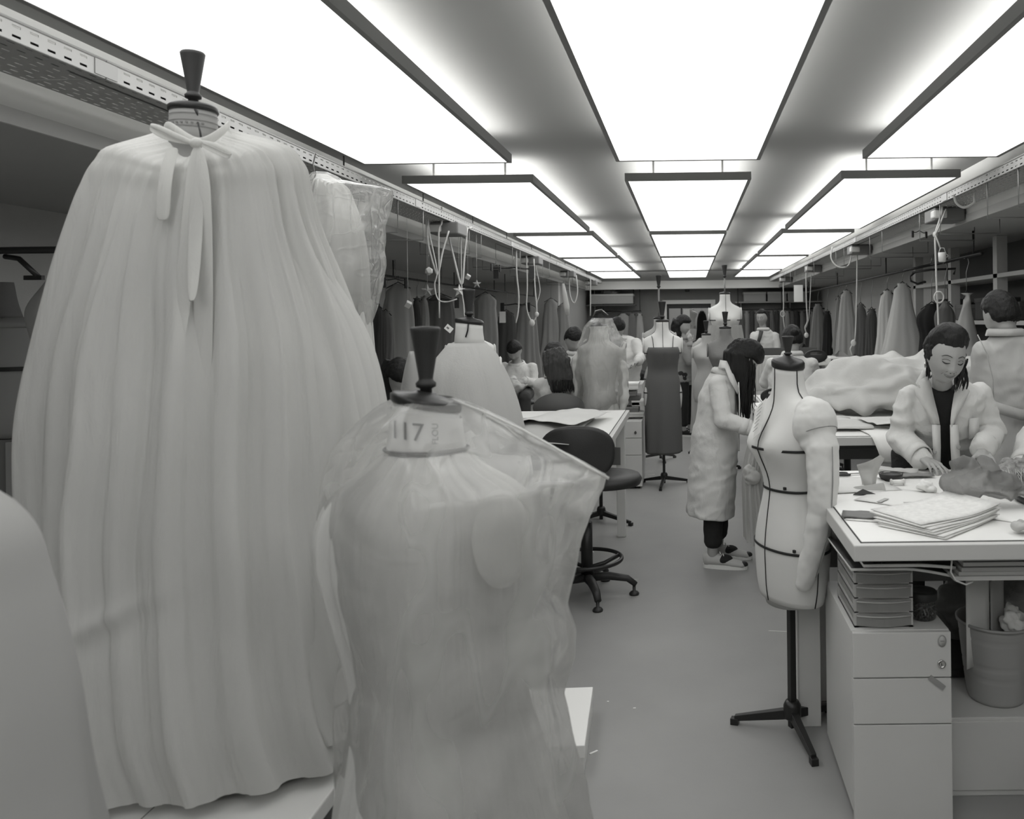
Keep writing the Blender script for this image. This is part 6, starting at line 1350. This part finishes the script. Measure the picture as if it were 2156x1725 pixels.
sf = thing('storage_shelf', 'dark shelf carrying the wide pale box beside the recess wall', 'shelf', ((a.x+b_.x)/2, 18.1, a.z-.045)); MB().bb(-w_-.08, w_+.05, -.24, .24, 0, .03).build('board', M_dark, sf); MB().tube([(w_, 0, 0), (w_, 0, ZS-a.z+.045)], .012, 8).build('hanger_rod', M_dark, sf); MB().tube([(-w_, 0, 0), (-w_, 0, ZS-a.z+.045)], .012, 8).build('hanger_rod', M_dark, sf)
o = link('rolled_cloth', fuse(MB().ell((0, 0, 0), (.22, .08, .05)), .012, 1, 'rolled_cloth', (.03, 9)), shade(.3)); o.location = (W(1285, 612, 18.1).x, 18.1, a.z+.27); tag(o, 'rolled cloth lying on the wide pale box', 'fabric')
rail('short black rail with clip hangers before the end wall, beside the recess', (W(1268, 656, 17.95).x, 17.95, W(1268, 656, 17.95).z), (W(1350, 656, 17.95).x, 17.95, W(1268, 656, 17.95).z), .014, drops=(.03, .97))
for i, (px, w1, w2, v, lb_) in enumerate(((1262, 24, 34, .06, 'dark bulky coat at the wall end of the short rail'), (1312, 26, 32, .30, 'pale skirt clipped to the short rail'), (1331, 16, 24, .16, 'grey dress next to the pale skirt'), (1347, 12, 20, .38, 'pale sleeve hanging at the end of the short rail'))): garment(lb_, px, 660, 755, w1, w2, 17.95, shade(v), 150+i, group='garments on the short rail', hookh=.05)
# next room glimpse
garment('white garment bag glimpsed through the doorway', 1453, 650, 690, 18, 26, 20.2, mat('bright_cloth', .9, .8), 160, group=None, railz=1.80)
garment('dark coat glimpsed through the doorway beside the white garment bag', 1478, 655, 720, 16, 24, 20.2, shade(.02), 161, railz=1.80)
o = tag(MB().box((0, 0, 0), (.33, .02, .09)).build('sign_board', M_paper), 'small white board on the lintel beside the tall cream form', 'sign'); o.location = W(1512, 645, 18.4)

rail('rail of the next room glimpsed through the doorway', (-.6, 20.2, 1.80), (1.2, 20.2, 1.80), .014, drops=())
# --- wall of shelves behind the seamstress
M_post = mat('shelf_post', .46, .7)
def shelving(label, x, y0, y1, zs, posts, dep=.42, z1=ZS, base=0):
    t = thing('shelving_unit', label, 'shelves', (x, y0, 0))
    for y in posts: MB().bb(-dep, -dep+.09, y-y0-.045, y-y0+.045, base, z1-.002).build('post', M_post, t)
    for z in zs: MB().bb(-dep, -.01, 0, y1-y0, z, z+.035).build('shelf_board', M_post, t)
    MB().bb(-.03, -.012, 0, y1-y0, base, z1-.002).build('back_panel', mat('shelf_dark', .10, .8), t)
    return t
shelving('tall built in shelving with pale posts behind the seamstress', XR, 5.2, 9.4, (.5, 1.0, 1.42, 1.82), (5.25, 6.0, 6.9, 8.1, 9.35))
rr = R_(31); names = 'folded grey cloth|dark fabric roll|pale box file|black tin|grey parcel|cream cloth stack|dark crate|small pale box|charcoal cloth|white carton|grey tin|mid grey bundle'.split('|')
for i in range(12):
    y = 5.45+(i % 6)*.62; z = (1.455, 1.035)[i//6]; v = rr.choice((.05, .12, .3, .5, .2)); h = rr.uniform(.13, .26)
    t = thing('storage_box', f'{names[i]} on the {"upper" if i < 6 else "lower"} shelf behind the seamstress', 'box', (XR-.25, y, z+.001), 0, 'things on the built in shelves'); MB().bb(-.13, .13, -.2, .2, 0, h).build('body', shade(round(v, 2), 0), t, bevel=.015); MB().bb(-.135, .135, -.205, .205, h-.04, h+.004).build('lid', shade(round(min(.6, v*1.2), 3), 0), t, bevel=.008)
# pale cupboards above, near the right border
for i, (y0, y1, lb_) in enumerate(((4.45, 5.1, 'pale wall cupboard over the short haired colleague'), (5.2, 5.9, 'pale wall cupboard further along above the shelves'))):
    t = thing('wall_cupboard', lb_, 'cupboard', (XR-.003, y0, 1.83)); MB().bb(-.42, 0, 0, y1-y0, 0, .26).build('carcass', M_post, t, bevel=.004); MB().bb(-.44, -.42, .01, (y1-y0)/2-.003, .01, .25).build('door', M_post, t, bevel=.004); MB().bb(-.44, -.42, (y1-y0)/2+.003, y1-y0-.01, .01, .25).build('door', M_post, t, bevel=.004)
fr_ = thing('glazed_cabinet', 'pale framed glazed cabinet behind the short haired colleague', 'cabinet', (XR-.003, 4.3, 0))
for y in (0, .30, .62, .84): MB().bb(-.42, -.36, y, y+.055, .0, 1.82).build('stile', M_post, fr_)
for z in (.0, .9, 1.5, 1.77): MB().bb(-.415, -.365, 0, .88, z, z+.05).build('cross_bar', M_post, fr_)
MB().bb(-.35, -.005, 0.02, .86, 0, 1.815).build('carcass', mat('shelf_dark', .10, .8), fr_)
# hanging row on that side
rail('black rail under the ceiling carrying the white draped gowns', (2.30, 6.3, 1.985), (2.30, 15.5, 1.985), .014, drops=(.02, .33, .66, .98))
garment('long light coat on a black hanger at the far end of the white gowns', 1782, 612, 745, 26, 46, 10.8, shade(.44), 21, group='garments by the shelves')
garment('grey cloth hanging behind the light coat', 1812, 640, 750, 22, 30, 10.6, shade(.14), 22, group='garments by the shelves')
garment('dark shirt with pale collar beyond the big white gown', 1835, 650, 760, 20, 26, 10.0, shade(.08), 23, group='garments by the shelves')
garment('pale dress on the wall behind the hanging long cord', 1765, 625, 735, 12, 24, 12.5, shade(.26), 24, group='garments by the shelves')
garment('tall pale garment at the corner of the end wall', 1722, 640, 745, 20, 34, 13.5, shade(.2), 25, group='garments by the shelves')
garment('jet black garment at the corner of the end wall', 1742, 655, 750, 16, 22, 13.0, shade(.015), 26, group='garments by the shelves')
garment('big white gown cover shaped like a bell, above the cloth heap', 1900, 597, 782, 36, 108, 8.6, shade(.56), 27, group='garments by the shelves', ry=.5, amp=.07, folds=(5, 8, 13))
garment('narrower white gown half behind the bell shaped one', 1868, 612, 782, 30, 56, 8.9, shade(.5), 28, group='garments by the shelves', ry=.4)
garment('black jacket hanging beside the bell shaped gown cover', 1962, 640, 760, 50, 52, 8.0, shade(.015), 29, group='garments by the shelves')
garment('mid grey garment behind the thick cord with the ring', 1990, 635, 760, 34, 44, 7.9, shade(.16), 30, group='garments by the shelves')
garment('pointed pale garment bag behind the seamstress head', 2035, 617, 770, 14, 84, 7.3, shade(.40), 31, group='garments by the shelves', ry=.5, folds=(4, 7), amp=.06)
hg2 = MB(); q = [W(x, y, 7.6) for x, y in ((1903, 570), (1940, 562), (1975, 556), (2010, 548))]; o0 = q[0].copy()
t = thing('clamp_hanger', 'pair of long black trouser hangers above the bell shaped gown', 'hanger', o0, 0, 'empty hangers')
MB().tube([p-o0 for p in q], .011, 8).build('bar', M_blackp, t); MB().tube([W(x, y, 7.6)-o0 for x, y in ((1920, 574), (1960, 568), (2012, 566), (2008, 578))], .011, 8).build('bar', M_blackp, t)
MB().tube([W(x, y, 7.6)-o0 for x, y in ((1960, 558), (1962, 545), (1966, 535))], .004, 6).build('hook', M_steel, t)
t = thing('clamp_hanger', 'curled black hanger hook over the top of the bell shaped gown', 'hanger', W(1946, 594, 7.9), 0, 'empty hangers'); o0 = W(1946, 594, 7.9)
MB().tube([W(x, y, 7.9)-o0 for x, y in ((1948, 593), (1932, 598), (1918, 592), (1916, 582), (1926, 574))], .010, 8).build('hook', M_blackp, t); MB().ell((0, 0, 0), (.02, .012, .012)).build('clip', M_blackp, t)

# ================================================================ UNDER THE TRAYS: WIRE FRAMES, POWER BOXES, CORDS
def wire_frame(label, x, y, side, w=.5, h=.19, top=2.27):
    t = thing('wire_bracket', label, 'bracket', (x, y, top), 0, 'wire brackets under the trays')
    MB().tube([(0, 0, .08), (0, 0, -h), (side*w, 0, -h), (side*w, 0, -.0)], .0045, 6).build('wire', M_steel, t)
    MB().box((0, 0, .04), (.016, .016, .03)).build('clip', M_gal, t); return t
order = ['first', 'second', 'third', 'fourth', 'fifth', 'sixth', 'seventh', 'eighth', 'ninth', 'tenth', 'eleventh', 'twelfth']
for i, y in enumerate((5.2, 5.7, 6.9, 7.3, 8.6, 9.0, 10.4, 10.9, 12.6, 13.1, 15.0, 15.6)):
    wire_frame(f'U shaped wire bracket, {order[i]} along the tray above the caped form', -1.86, y, -1, .42)
for i, y in enumerate((4.35, 4.8, 5.7, 6.2, 7.4, 7.9, 9.2, 9.7, 11.4, 12.0, 14.0, 14.8)):
    wire_frame(f'U shaped wire bracket, {order[i]} along the tray above the seamstress', 1.79, y, 1, .42)
def power_box(label, x, y, z=2.235):
    t = thing('power_box', label, 'socket box', (x, y, z), 0, 'socket boxes under the trays'); MB().bb(-.11, .11, -.13, .13, -.045, .05).build('housing', mat('socket_grey', .16, .5), t, bevel=.01)
    MB().bb(-.12, -.02, -.14, -.05, -.03, .03).build('socket', M_cab, t, bevel=.012); MB().tube([(0, 0, .04), (0, 0, .056)], .012, 8).build('stem', M_steel, t); return t
for i, y in enumerate((6.45, 9.9, 12.9, 16.0)): power_box(f'grey socket box, {order[i]} along the tray above the caped form', -1.90, y)
for i, y in enumerate((5.95, 8.9, 12.2, 15.6)): power_box(f'grey socket box, {order[i]} along the tray above the seamstress', 1.90, y)
def topz(x): return ZS-.001 if (x < -2.2 or x > 2.0) else (2.289 if (x < -1.3 or x > 1.3) else ZC)
def cord(label, pts, d, r=.006, m=None, cat='cord', name='cord', extra=None, group=None):
    P = [W(p[0], p[1], p[2] if len(p) > 2 else d) for p in pts]
    if topz(P[0].x)-P[0].z > .02: P = [Vector((P[0].x, P[0].y, topz(P[0].x)))]+P
    t = thing(name, label, cat, P[0], 0, group)
    n = len(P); Q = []; cum = list(range(n)); X = np.array([[p.x, p.y, p.z] for p in P])
    for u in np.linspace(0, n-1, (n-1)*5+1): Q.append(Vector([float(crom(cum, X[:, k], u)) for k in range(3)])-P[0])
    MB().tube(Q, r, 8).build('line', m or M_rope, t); return t, P[0]
def knot(t, o0, px, py, d, s=.02): MB().ell(W(px, py, d)-o0, (s, s*.8, s*1.2)).build('knot', M_rope, t)
# stars side
cord('straight white cord dropping to the card label beside the caped form', [(930, 436), (930, 470), (924, 485), (924, 560), (925, 670)], 6.25, .0065)
cord('hanging loop of white cord in front of the star and the socket box', [(902, 470), (906, 500), (920, 570), (915, 600), (922, 630), (940, 636), (962, 630)], 6.2, .005)
cord('doubled white ribbon slanting down to the knot of the straight cord', [(898, 470), (901, 510), (912, 555), (922, 577), (932, 530), (945, 486)], 6.22, .007)
cord('V shaped white ribbon reaching down to the bright star', [(942, 486), (955, 540), (972, 600), (978, 540), (984, 480)], 6.6, .008)
cord('short white cord falling from the bright star to the tall black knob', [(972, 600), (976, 640), (978, 668)], 6.6, .005)
cord('white strap hanging with a knot, nearest the caped form side of the tangled pair', [(1087, 540), (1088, 580), (1092, 620), (1091, 655), (1086, 680)], 8.97, .009)
t, o0 = cord('tangled pair of white cords with a knotted bundle at the bottom', [(1108, 530), (1110, 600), (1109, 650), (1120, 676), (1130, 660), (1126, 600), (1124, 545)], 9.6, .008); knot(t, o0, 1120, 680, 9.6, .035); knot(t, o0, 1130, 662, 9.6, .026)
cord('thin twisted cord beside the tangled pair', [(1128, 560), (1137, 610), (1130, 640), (1131, 655)], 10.1, .005)
cord('long loop of pale cord beneath the far tray', [(1198, 580), (1200, 620), (1209, 638), (1216, 615), (1213, 580)], 13.0, .009)
cord('pair of thin cords holding the film covered blouse', [(1243, 597), (1243, 665)], 15.4, .010)
cord('second thin cord holding the film covered blouse', [(1251, 597), (1253, 660)], 18.1, .007)
st_ = tag(MB().spine([(0, 0, .26), (.02, 0, .1), (.05, 0, -.1), (.06, 0, -.24)], [.02, .035, .045, .03], [.008]*4).build('hanging_cloth', M_cloth), 'folded white sash hanging from a clip before the return wall', 'fabric'); st_.location = W(1186, 632, 12.6)
def star(label, px, py, d, s, m=None, tilt=0, yt=500):
    o0 = W(px, py, d); t = thing('star_ornament', label, 'ornament', o0, rad(tilt), 'hanging paper ornaments'); b = MB(); n = 5; pts = []
    for k in range(10): r_ = s if k % 2 == 0 else s*.42; a = PI/2+PI*k/5; pts.append((r_*math.cos(a), 0, r_*math.sin(a)))
    vs = pts+[(0, -s*.28, 0), (0, s*.28, 0)]; fs = [(k, (k+1) % 10, 10) for k in range(10)]+[((k+1) % 10, k, 11) for k in range(10)]; b.add(vs, fs); b.build('star', m or mat('pearl_paper', .50, .5), t)
    MB().tube([(0, 0, s*.95), (0, 0, topz(o0.x)-o0.z)], .0012, 4).build('thread', M_rope, t)
def cube_o(label, px, py, d, s, yt=480, poly=False):
    o0 = W(px, py, d); t = thing('cube_ornament', label, 'ornament', o0, rad(30), 'hanging paper ornaments')
    if poly:
        bm = bmesh.new(); bmesh.ops.create_icosphere(bm, subdivisions=1, radius=s); me = bpy.data.meshes.new('ball'); bm.to_mesh(me); bm.free(); link('ball', me, mat('pearl_paper', .50, .5), t)
    else: MB().box((0, 0, 0), (s, s, s), Euler((.5, .5, 0)).to_matrix()).build('cube', mat('pearl_paper', .50, .5), t, bevel=.004)
    MB().tube([(0, 0, s*.7), (0, 0, topz(o0.x)-o0.z)], .0012, 4).build('thread', M_rope, t)
star('grey star ornament beside the light coat', 900, 612, 6.3, .052, mat('pearl_dull', .30, .6), 10)
star('bright star ornament touching the V shaped ribbon', 967, 612, 6.55, .056, mat('pearl_white', .7, .5), -5)
star('small dull star ornament near the top of the tall pale panel', 1004, 598, 7.2, .042, mat('pearl_dull', .30, .6), 15)
star('tiny pale star ornament by the far loop of cord', 1207, 578, 13.2, .055, None, 0, 560)
cube_o('polyhedral pale ornament hanging above the grey star', 903, 571, 6.0, .032, poly=True)
cube_o('small pale cube ornament beside the small dull star', 985, 583, 6.9, .038)
cube_o('pale cube ornament hanging lowest, in front of the light coat', 859, 641, 6.0, .042)
ds = thing('white_disc', 'flat white oval disc hanging on a thread under the socket box', 'ornament', W(980, 479, 6.9)); MB().lathe([(.05, -.006), (.058, 0), (.05, .006)], n=28, rot=Matrix.Rotation(rad(20), 3, 'X')).build('disc', M_white, ds); MB().tube([(0, 0, 0), (0, 0, .10)], .0012, 4).build('thread', M_rope, ds)
def clamp_hanger(label, px, py, d, s=1.0, rz=0):
    o0 = W(px, py, d); t = thing('clamp_hanger', label, 'hanger', o0, rz, 'empty hangers')
    MB().tube([(-.16*s, 0, 0), (-.08*s, 0, .0), (0, 0, .015), (.08*s, 0, 0), (.16*s, 0, 0)], .007*s, 8).build('bar', M_blackp, t)
    for sx in (-1, 1): MB().box((sx*.15*s, 0, -.03*s), (.045*s, .02*s, .11*s)).build('clamp', M_blackp, t, bevel=.004)
    MB().tube([(0, 0, .01), (0, 0, .08*s), (.02*s, 0, .10*s), (0, 0, .125*s), (0, 0, topz(o0.x)-o0.z)], .003, 6).build('hook', M_steel, t)
clamp_hanger('empty black clamp hanger hanging level under the tray', 1082, 566, 9.05, 1.3, rad(10)); clamp_hanger('pair of black clamps hanging down beside the level hanger', 1044, 560, 8.2, .7, rad(80))
clamp_hanger('black clamp hanger hanging by the light coat, tilted', 832, 590, 8.7, 1.0, rad(60)); clamp_hanger('small black clamp hanging from a wire by the picture border tray', 1936, 490, 6.45, .5, rad(30))
clamp_hanger('black hanger clustered on the second rail', 1085, 642, 12.2, 1.3, rad(0)); clamp_hanger('dark hanger in front of the wide grey coat', 930, 632, 10.0, 1.2, rad(20))
# seamstress side
t, o0 = cord('thick white cord with a twisted top, hanging above the seamstress', [(1998, 412, 5.8), (1984, 420, 5.8), (1983, 445, 5.8), (1976, 470, 5.8), (1969, 495, 5.8), (1970, 540, 5.8), (1972, 600, 5.8), (1975, 660, 5.8), (1976, 688, 5.8)], 5.8, .007)
knot(t, o0, 1969, 494, 5.8, .018); MB().tube([W(x, y, 5.78)-o0 for x, y in ((1992, 440), (1986, 455), (1976, 480), (1969, 494), (1976, 512), (1980, 524))], .006, 8).build('strand', M_rope, t)
c0 = W(1977, 626, 5.78)-o0; MB().rings([[(c0.x+(.034+.006*math.cos(b))*math.cos(a), c0.y+.005*math.sin(b), c0.z+(.040+.006*math.cos(b))*math.sin(a)) for b in [2*PI*k/6 for k in range(6)]] for a in [2*PI*q/24 for q in range(25)]], False, False).build('ring', M_rope, t)
MB().box(W(1976, 690, 5.8)-o0, (.02, .02, .02)).build('plug', M_white, t)
mg = thing('small_cup', 'little white cup with handle tied to the thick cord', 'cup', W(1984, 552, 5.72)); MB().lathe([(.018, 0), (.026, .004), (.028, .066), (.025, .068), (.02, .01)], n=20).build('cup', M_white, mg)
MB().tube([(.026, 0, .06), (.042, 0, .045), (.026, 0, .03)], .003, 6).build('handle', M_white, mg); MB().tube([(-.025, 0, .066), (-.012, 0, .10), (.012, 0, .10), (.025, 0, .066)], .003, 6).build('bail', M_white, mg); MB().box((0, 0, .025), (.043, .03, .018)).build('printed_band', mat('print_grey', .22, .5), mg)
t, o0 = cord('long thin cord ending in a tied knot before the second sewing machine', [(1805, 520), (1804, 600), (1802, 680), (1800, 716)], 8.95, .007); knot(t, o0, 1797, 722, 8.95, .03); MB().tube([W(1800, 714, 8.95)-o0, W(1790, 735, 8.95)-o0, W(1794, 748, 8.95)-o0], .008, 6).build('tail', M_rope, t)
t, o0 = cord('pair of twisted cords over the first sewing machine', [(1697, 575), (1698, 640), (1700, 675), (1695, 690), (1699, 705)], 12.4, .009); knot(t, o0, 1698, 706, 12.4, .035); MB().tube([W(1708, 578, 12.4)-o0, W(1705, 640, 12.4)-o0, W(1703, 672, 12.4)-o0, W(1697, 690, 12.4)-o0], .006, 6).build('strand', M_rope, t)
t, o0 = cord('cord with a small ring beside the standing mans shoulder', [(1649, 590), (1650, 640), (1649, 665), (1652, 692)], 15.5, .010); c0 = W(1648, 661, 15.4)-o0; MB().rings([[(c0.x+(.04+.009*math.cos(b))*math.cos(a), c0.y+.009*math.sin(b), c0.z+(.055+.009*math.cos(b))*math.sin(a)) for b in [2*PI*k/6 for k in range(6)]] for a in [2*PI*q/20 for q in range(21)]], False, False).build('ring', M_rope, t)
cord('loop of pale cable sagging under the tray above the shelves', [(1752, 520), (1750, 545), (1765, 562), (1785, 560), (1792, 540), (1790, 520)], 9.3, .008)
cord('curved grey cable hanging from the tray beside the picture border', [(2052, 400), (2051, 415), (2050, 428), (2030, 437), (2014, 428), (2008, 410)], 5.2, .008)
ns = tag(MB().box((0, 0, 0), (.15, .004, .28)).build('paper_note', M_paper), 'white paper sheet hanging on clips above the first sewing machine', 'paper'); ns.location = W(1681, 618, 13.4)
MB().tube([(-.05, 0, .14), (-.05, 0, 2.289-W(1681, 618, 13.4).z)], .002, 4).build('wire', M_steel, ns); MB().tube([(.05, 0, .14), (.05, 0, 2.289-W(1681, 618, 13.4).z)], .002, 4).build('wire', M_steel, ns)

# ================================================================ CORNER BEHIND THE HUGE GOWN
cb = thing('corner_cabinet', 'grey metal cabinet with a pale door frame, behind the huge gown', 'cabinet', (-3.32, 3.95, 0)); ct = W(60, 925, 3.75).z
MB().bb(-.40, .40, -.2, .35, 0, ct).build('carcass', mat('cabinet_grey', .20, .6), cb, bevel=.004); MB().bb(.16, .40, -.222, -.201, .02, ct-.01).build('door', mat('door_grey', .34, .6), cb, bevel=.004); MB().bb(.20, .38, -.232, -.223, ct-.14, ct-.10).build('label_holder', mat('cabinet_grey', .20, .6), cb); MB().bb(.20, .38, -.228, -.223, ct-.06, ct-.045).build('vent_slot', M_dark, cb)
bk = thing('barrel_tub', 'pale round tub with a black strap standing on the grey cabinet', 'tub', (W(42, 800, 3.85).x, 3.87, ct+.003))
MB().lathe([(.13, 0), (.165, .03), (.175, .12), (.17, .33), (.15, .52), (.14, .54), (.06, .555)], n=40).build('tub', mat('tub_pale', .30, .6), bk); MB().lathe([(.1765, .315), (.1765, .335)], n=40, cap0=False, cap1=False).build('strap', M_black, bk); MB().lathe([(.152, .515), (.158, .52), (.15, .545), (.06, .565)], n=40).build('lid', mat('tub_lid', .26, .6), bk)
rail('black rail with a diagonal strut in the corner behind the huge gown', (-3.7, 3.6, W(60, 527, 3.6).z), (-2.5, 3.6, W(60, 527, 3.6).z), .016, drops=(.04,))
sg = tag(MB().tube([W(10, 540, 3.62), W(40, 545, 3.62), W(80, 582, 3.62)], .012, 8).build('rail_strut', M_black), 'short black strut bent below the corner rail', 'bracket'); MB().box(W(72, 585, 3.62), (.08, .02, .02)).build('strut_foot', M_black, sg)
gb = thing('garment_bag', 'pale cloth bag clipped to the corner rail above the tub', 'bag', (W(125, 700, 3.6).x, 3.6, 0)); gbo = gb.location.copy()
pr_ = [(z, cx-gbo.x, 0, rx, ry) for z, cx, cy, rx, ry in pprof([(563, 120, 140, .8), (600, 92, 170, .6), (650, 58, 200, .5), (720, 70, 215, .5), (800, 76, 220, .5), (860, 105, 215, .5), (895, 135, 190, .5)], 3.6, .5)]
cloth_obj('bag', pr_, mat('bag_cloth', .36, .8, bump=.5, bscale=7), gb, fold=fold_fn(91, (3, 5, 8)), amp=.05, nth=90, nz=40, cap_top=True, wob=.012, seed=44); [MB().box((x, 0, W(125, 575, 3.6).z), (.03, .02, .07)).build('clamp', M_black, gb) for x in (.0, .075)]
MB().tube([(0, 0, W(125, 566, 3.6).z), (-.01, 0, W(125, 545, 3.6).z), (0, 0, W(125, 528, 3.6).z)], .003, 6).build('hook', M_chrome, gb)
cloth_obj('folded_sack', pprof([(595, -40, 26, .7), (640, -60, 34, .7), (670, -60, 44, .7)], 3.9, .6), mat('sack', .12, .9, bump=.4, bscale=12), None, fold=fold_fn(93, (3, 5)), amp=.1, nth=60, nz=14, cap_top=True); tag(bpy.data.objects['folded_sack'], 'dark folded sack lying above the tub in the corner', 'bag')
# ================================================================ CLUTTER BEYOND THE CRAFT TABLE
t = work_table('white side table crowded with papers and a box, beyond the film covered blouse', W(1310, 800, 8.9).x-.55, W(1352, 800, 8.9).x, 9.05, 10.6, .80, CORN4)
for i, (px, py, w_, h_, d, v, lb_) in enumerate(((1322, 812, .20, .05, 7.3, .75, 'flat white box on top of the small boxes'), (1310, 828, .26, .04, 7.35, .25, 'grey flat case under the white box'), (1325, 842, .20, .09, 7.4, .15, 'dark carton with glossy side'), (1345, 848, .12, .05, 7.4, .6, 'small white packet beside the dark carton'), (1318, 862, .24, .06, 7.4, .2, 'grey tray of tins'), (1338, 872, .16, .04, 7.38, .5, 'pale lidded tray on the pedestal top'))):
    p = W(px, py, d); t = thing('small_carton', lb_, 'box', (p.x, d+.02, p.z-h_/2), 0, 'boxes piled on the far pedestal'); MB().bb(-w_/2, w_/2, -.1, .12, 0, h_).build('body', shade(v, 0), t, bevel=.003); MB().bb(-w_/2-.002, w_/2+.002, -.103, .122, h_*.7, h_+.002).build('lid', shade(min(.8, v*1.3), 0), t, bevel=.002)
for i, (px, py, s_, v, lb_) in enumerate(((1335, 772, .10, .7, 'white crumpled cloth on the side table'), (1345, 790, .12, .03, 'black bag on the side table'), (1322, 795, .09, .6, 'heap of pale snippets on the side table'))):
    o = link('cloth_scrap', fuse(MB().ell((0, 0, 0), (s_, s_*.8, s_*.5)), .009, 1, 'cloth_scrap', (.03, 18)), shade(v)); p = W(px, py, 9.1); o.location = (p.x, 9.15, .865 if i != 1 else .87); tag(o, lb_, 'fabric')
# pale garment carried by the woman with glasses
gc = garment('long pale dress on a black hanger carried by the woman with glasses', 1480, 712, 905, 46, 52, 10.0, shade(.46), 171, ry=.35, hookh=.05)
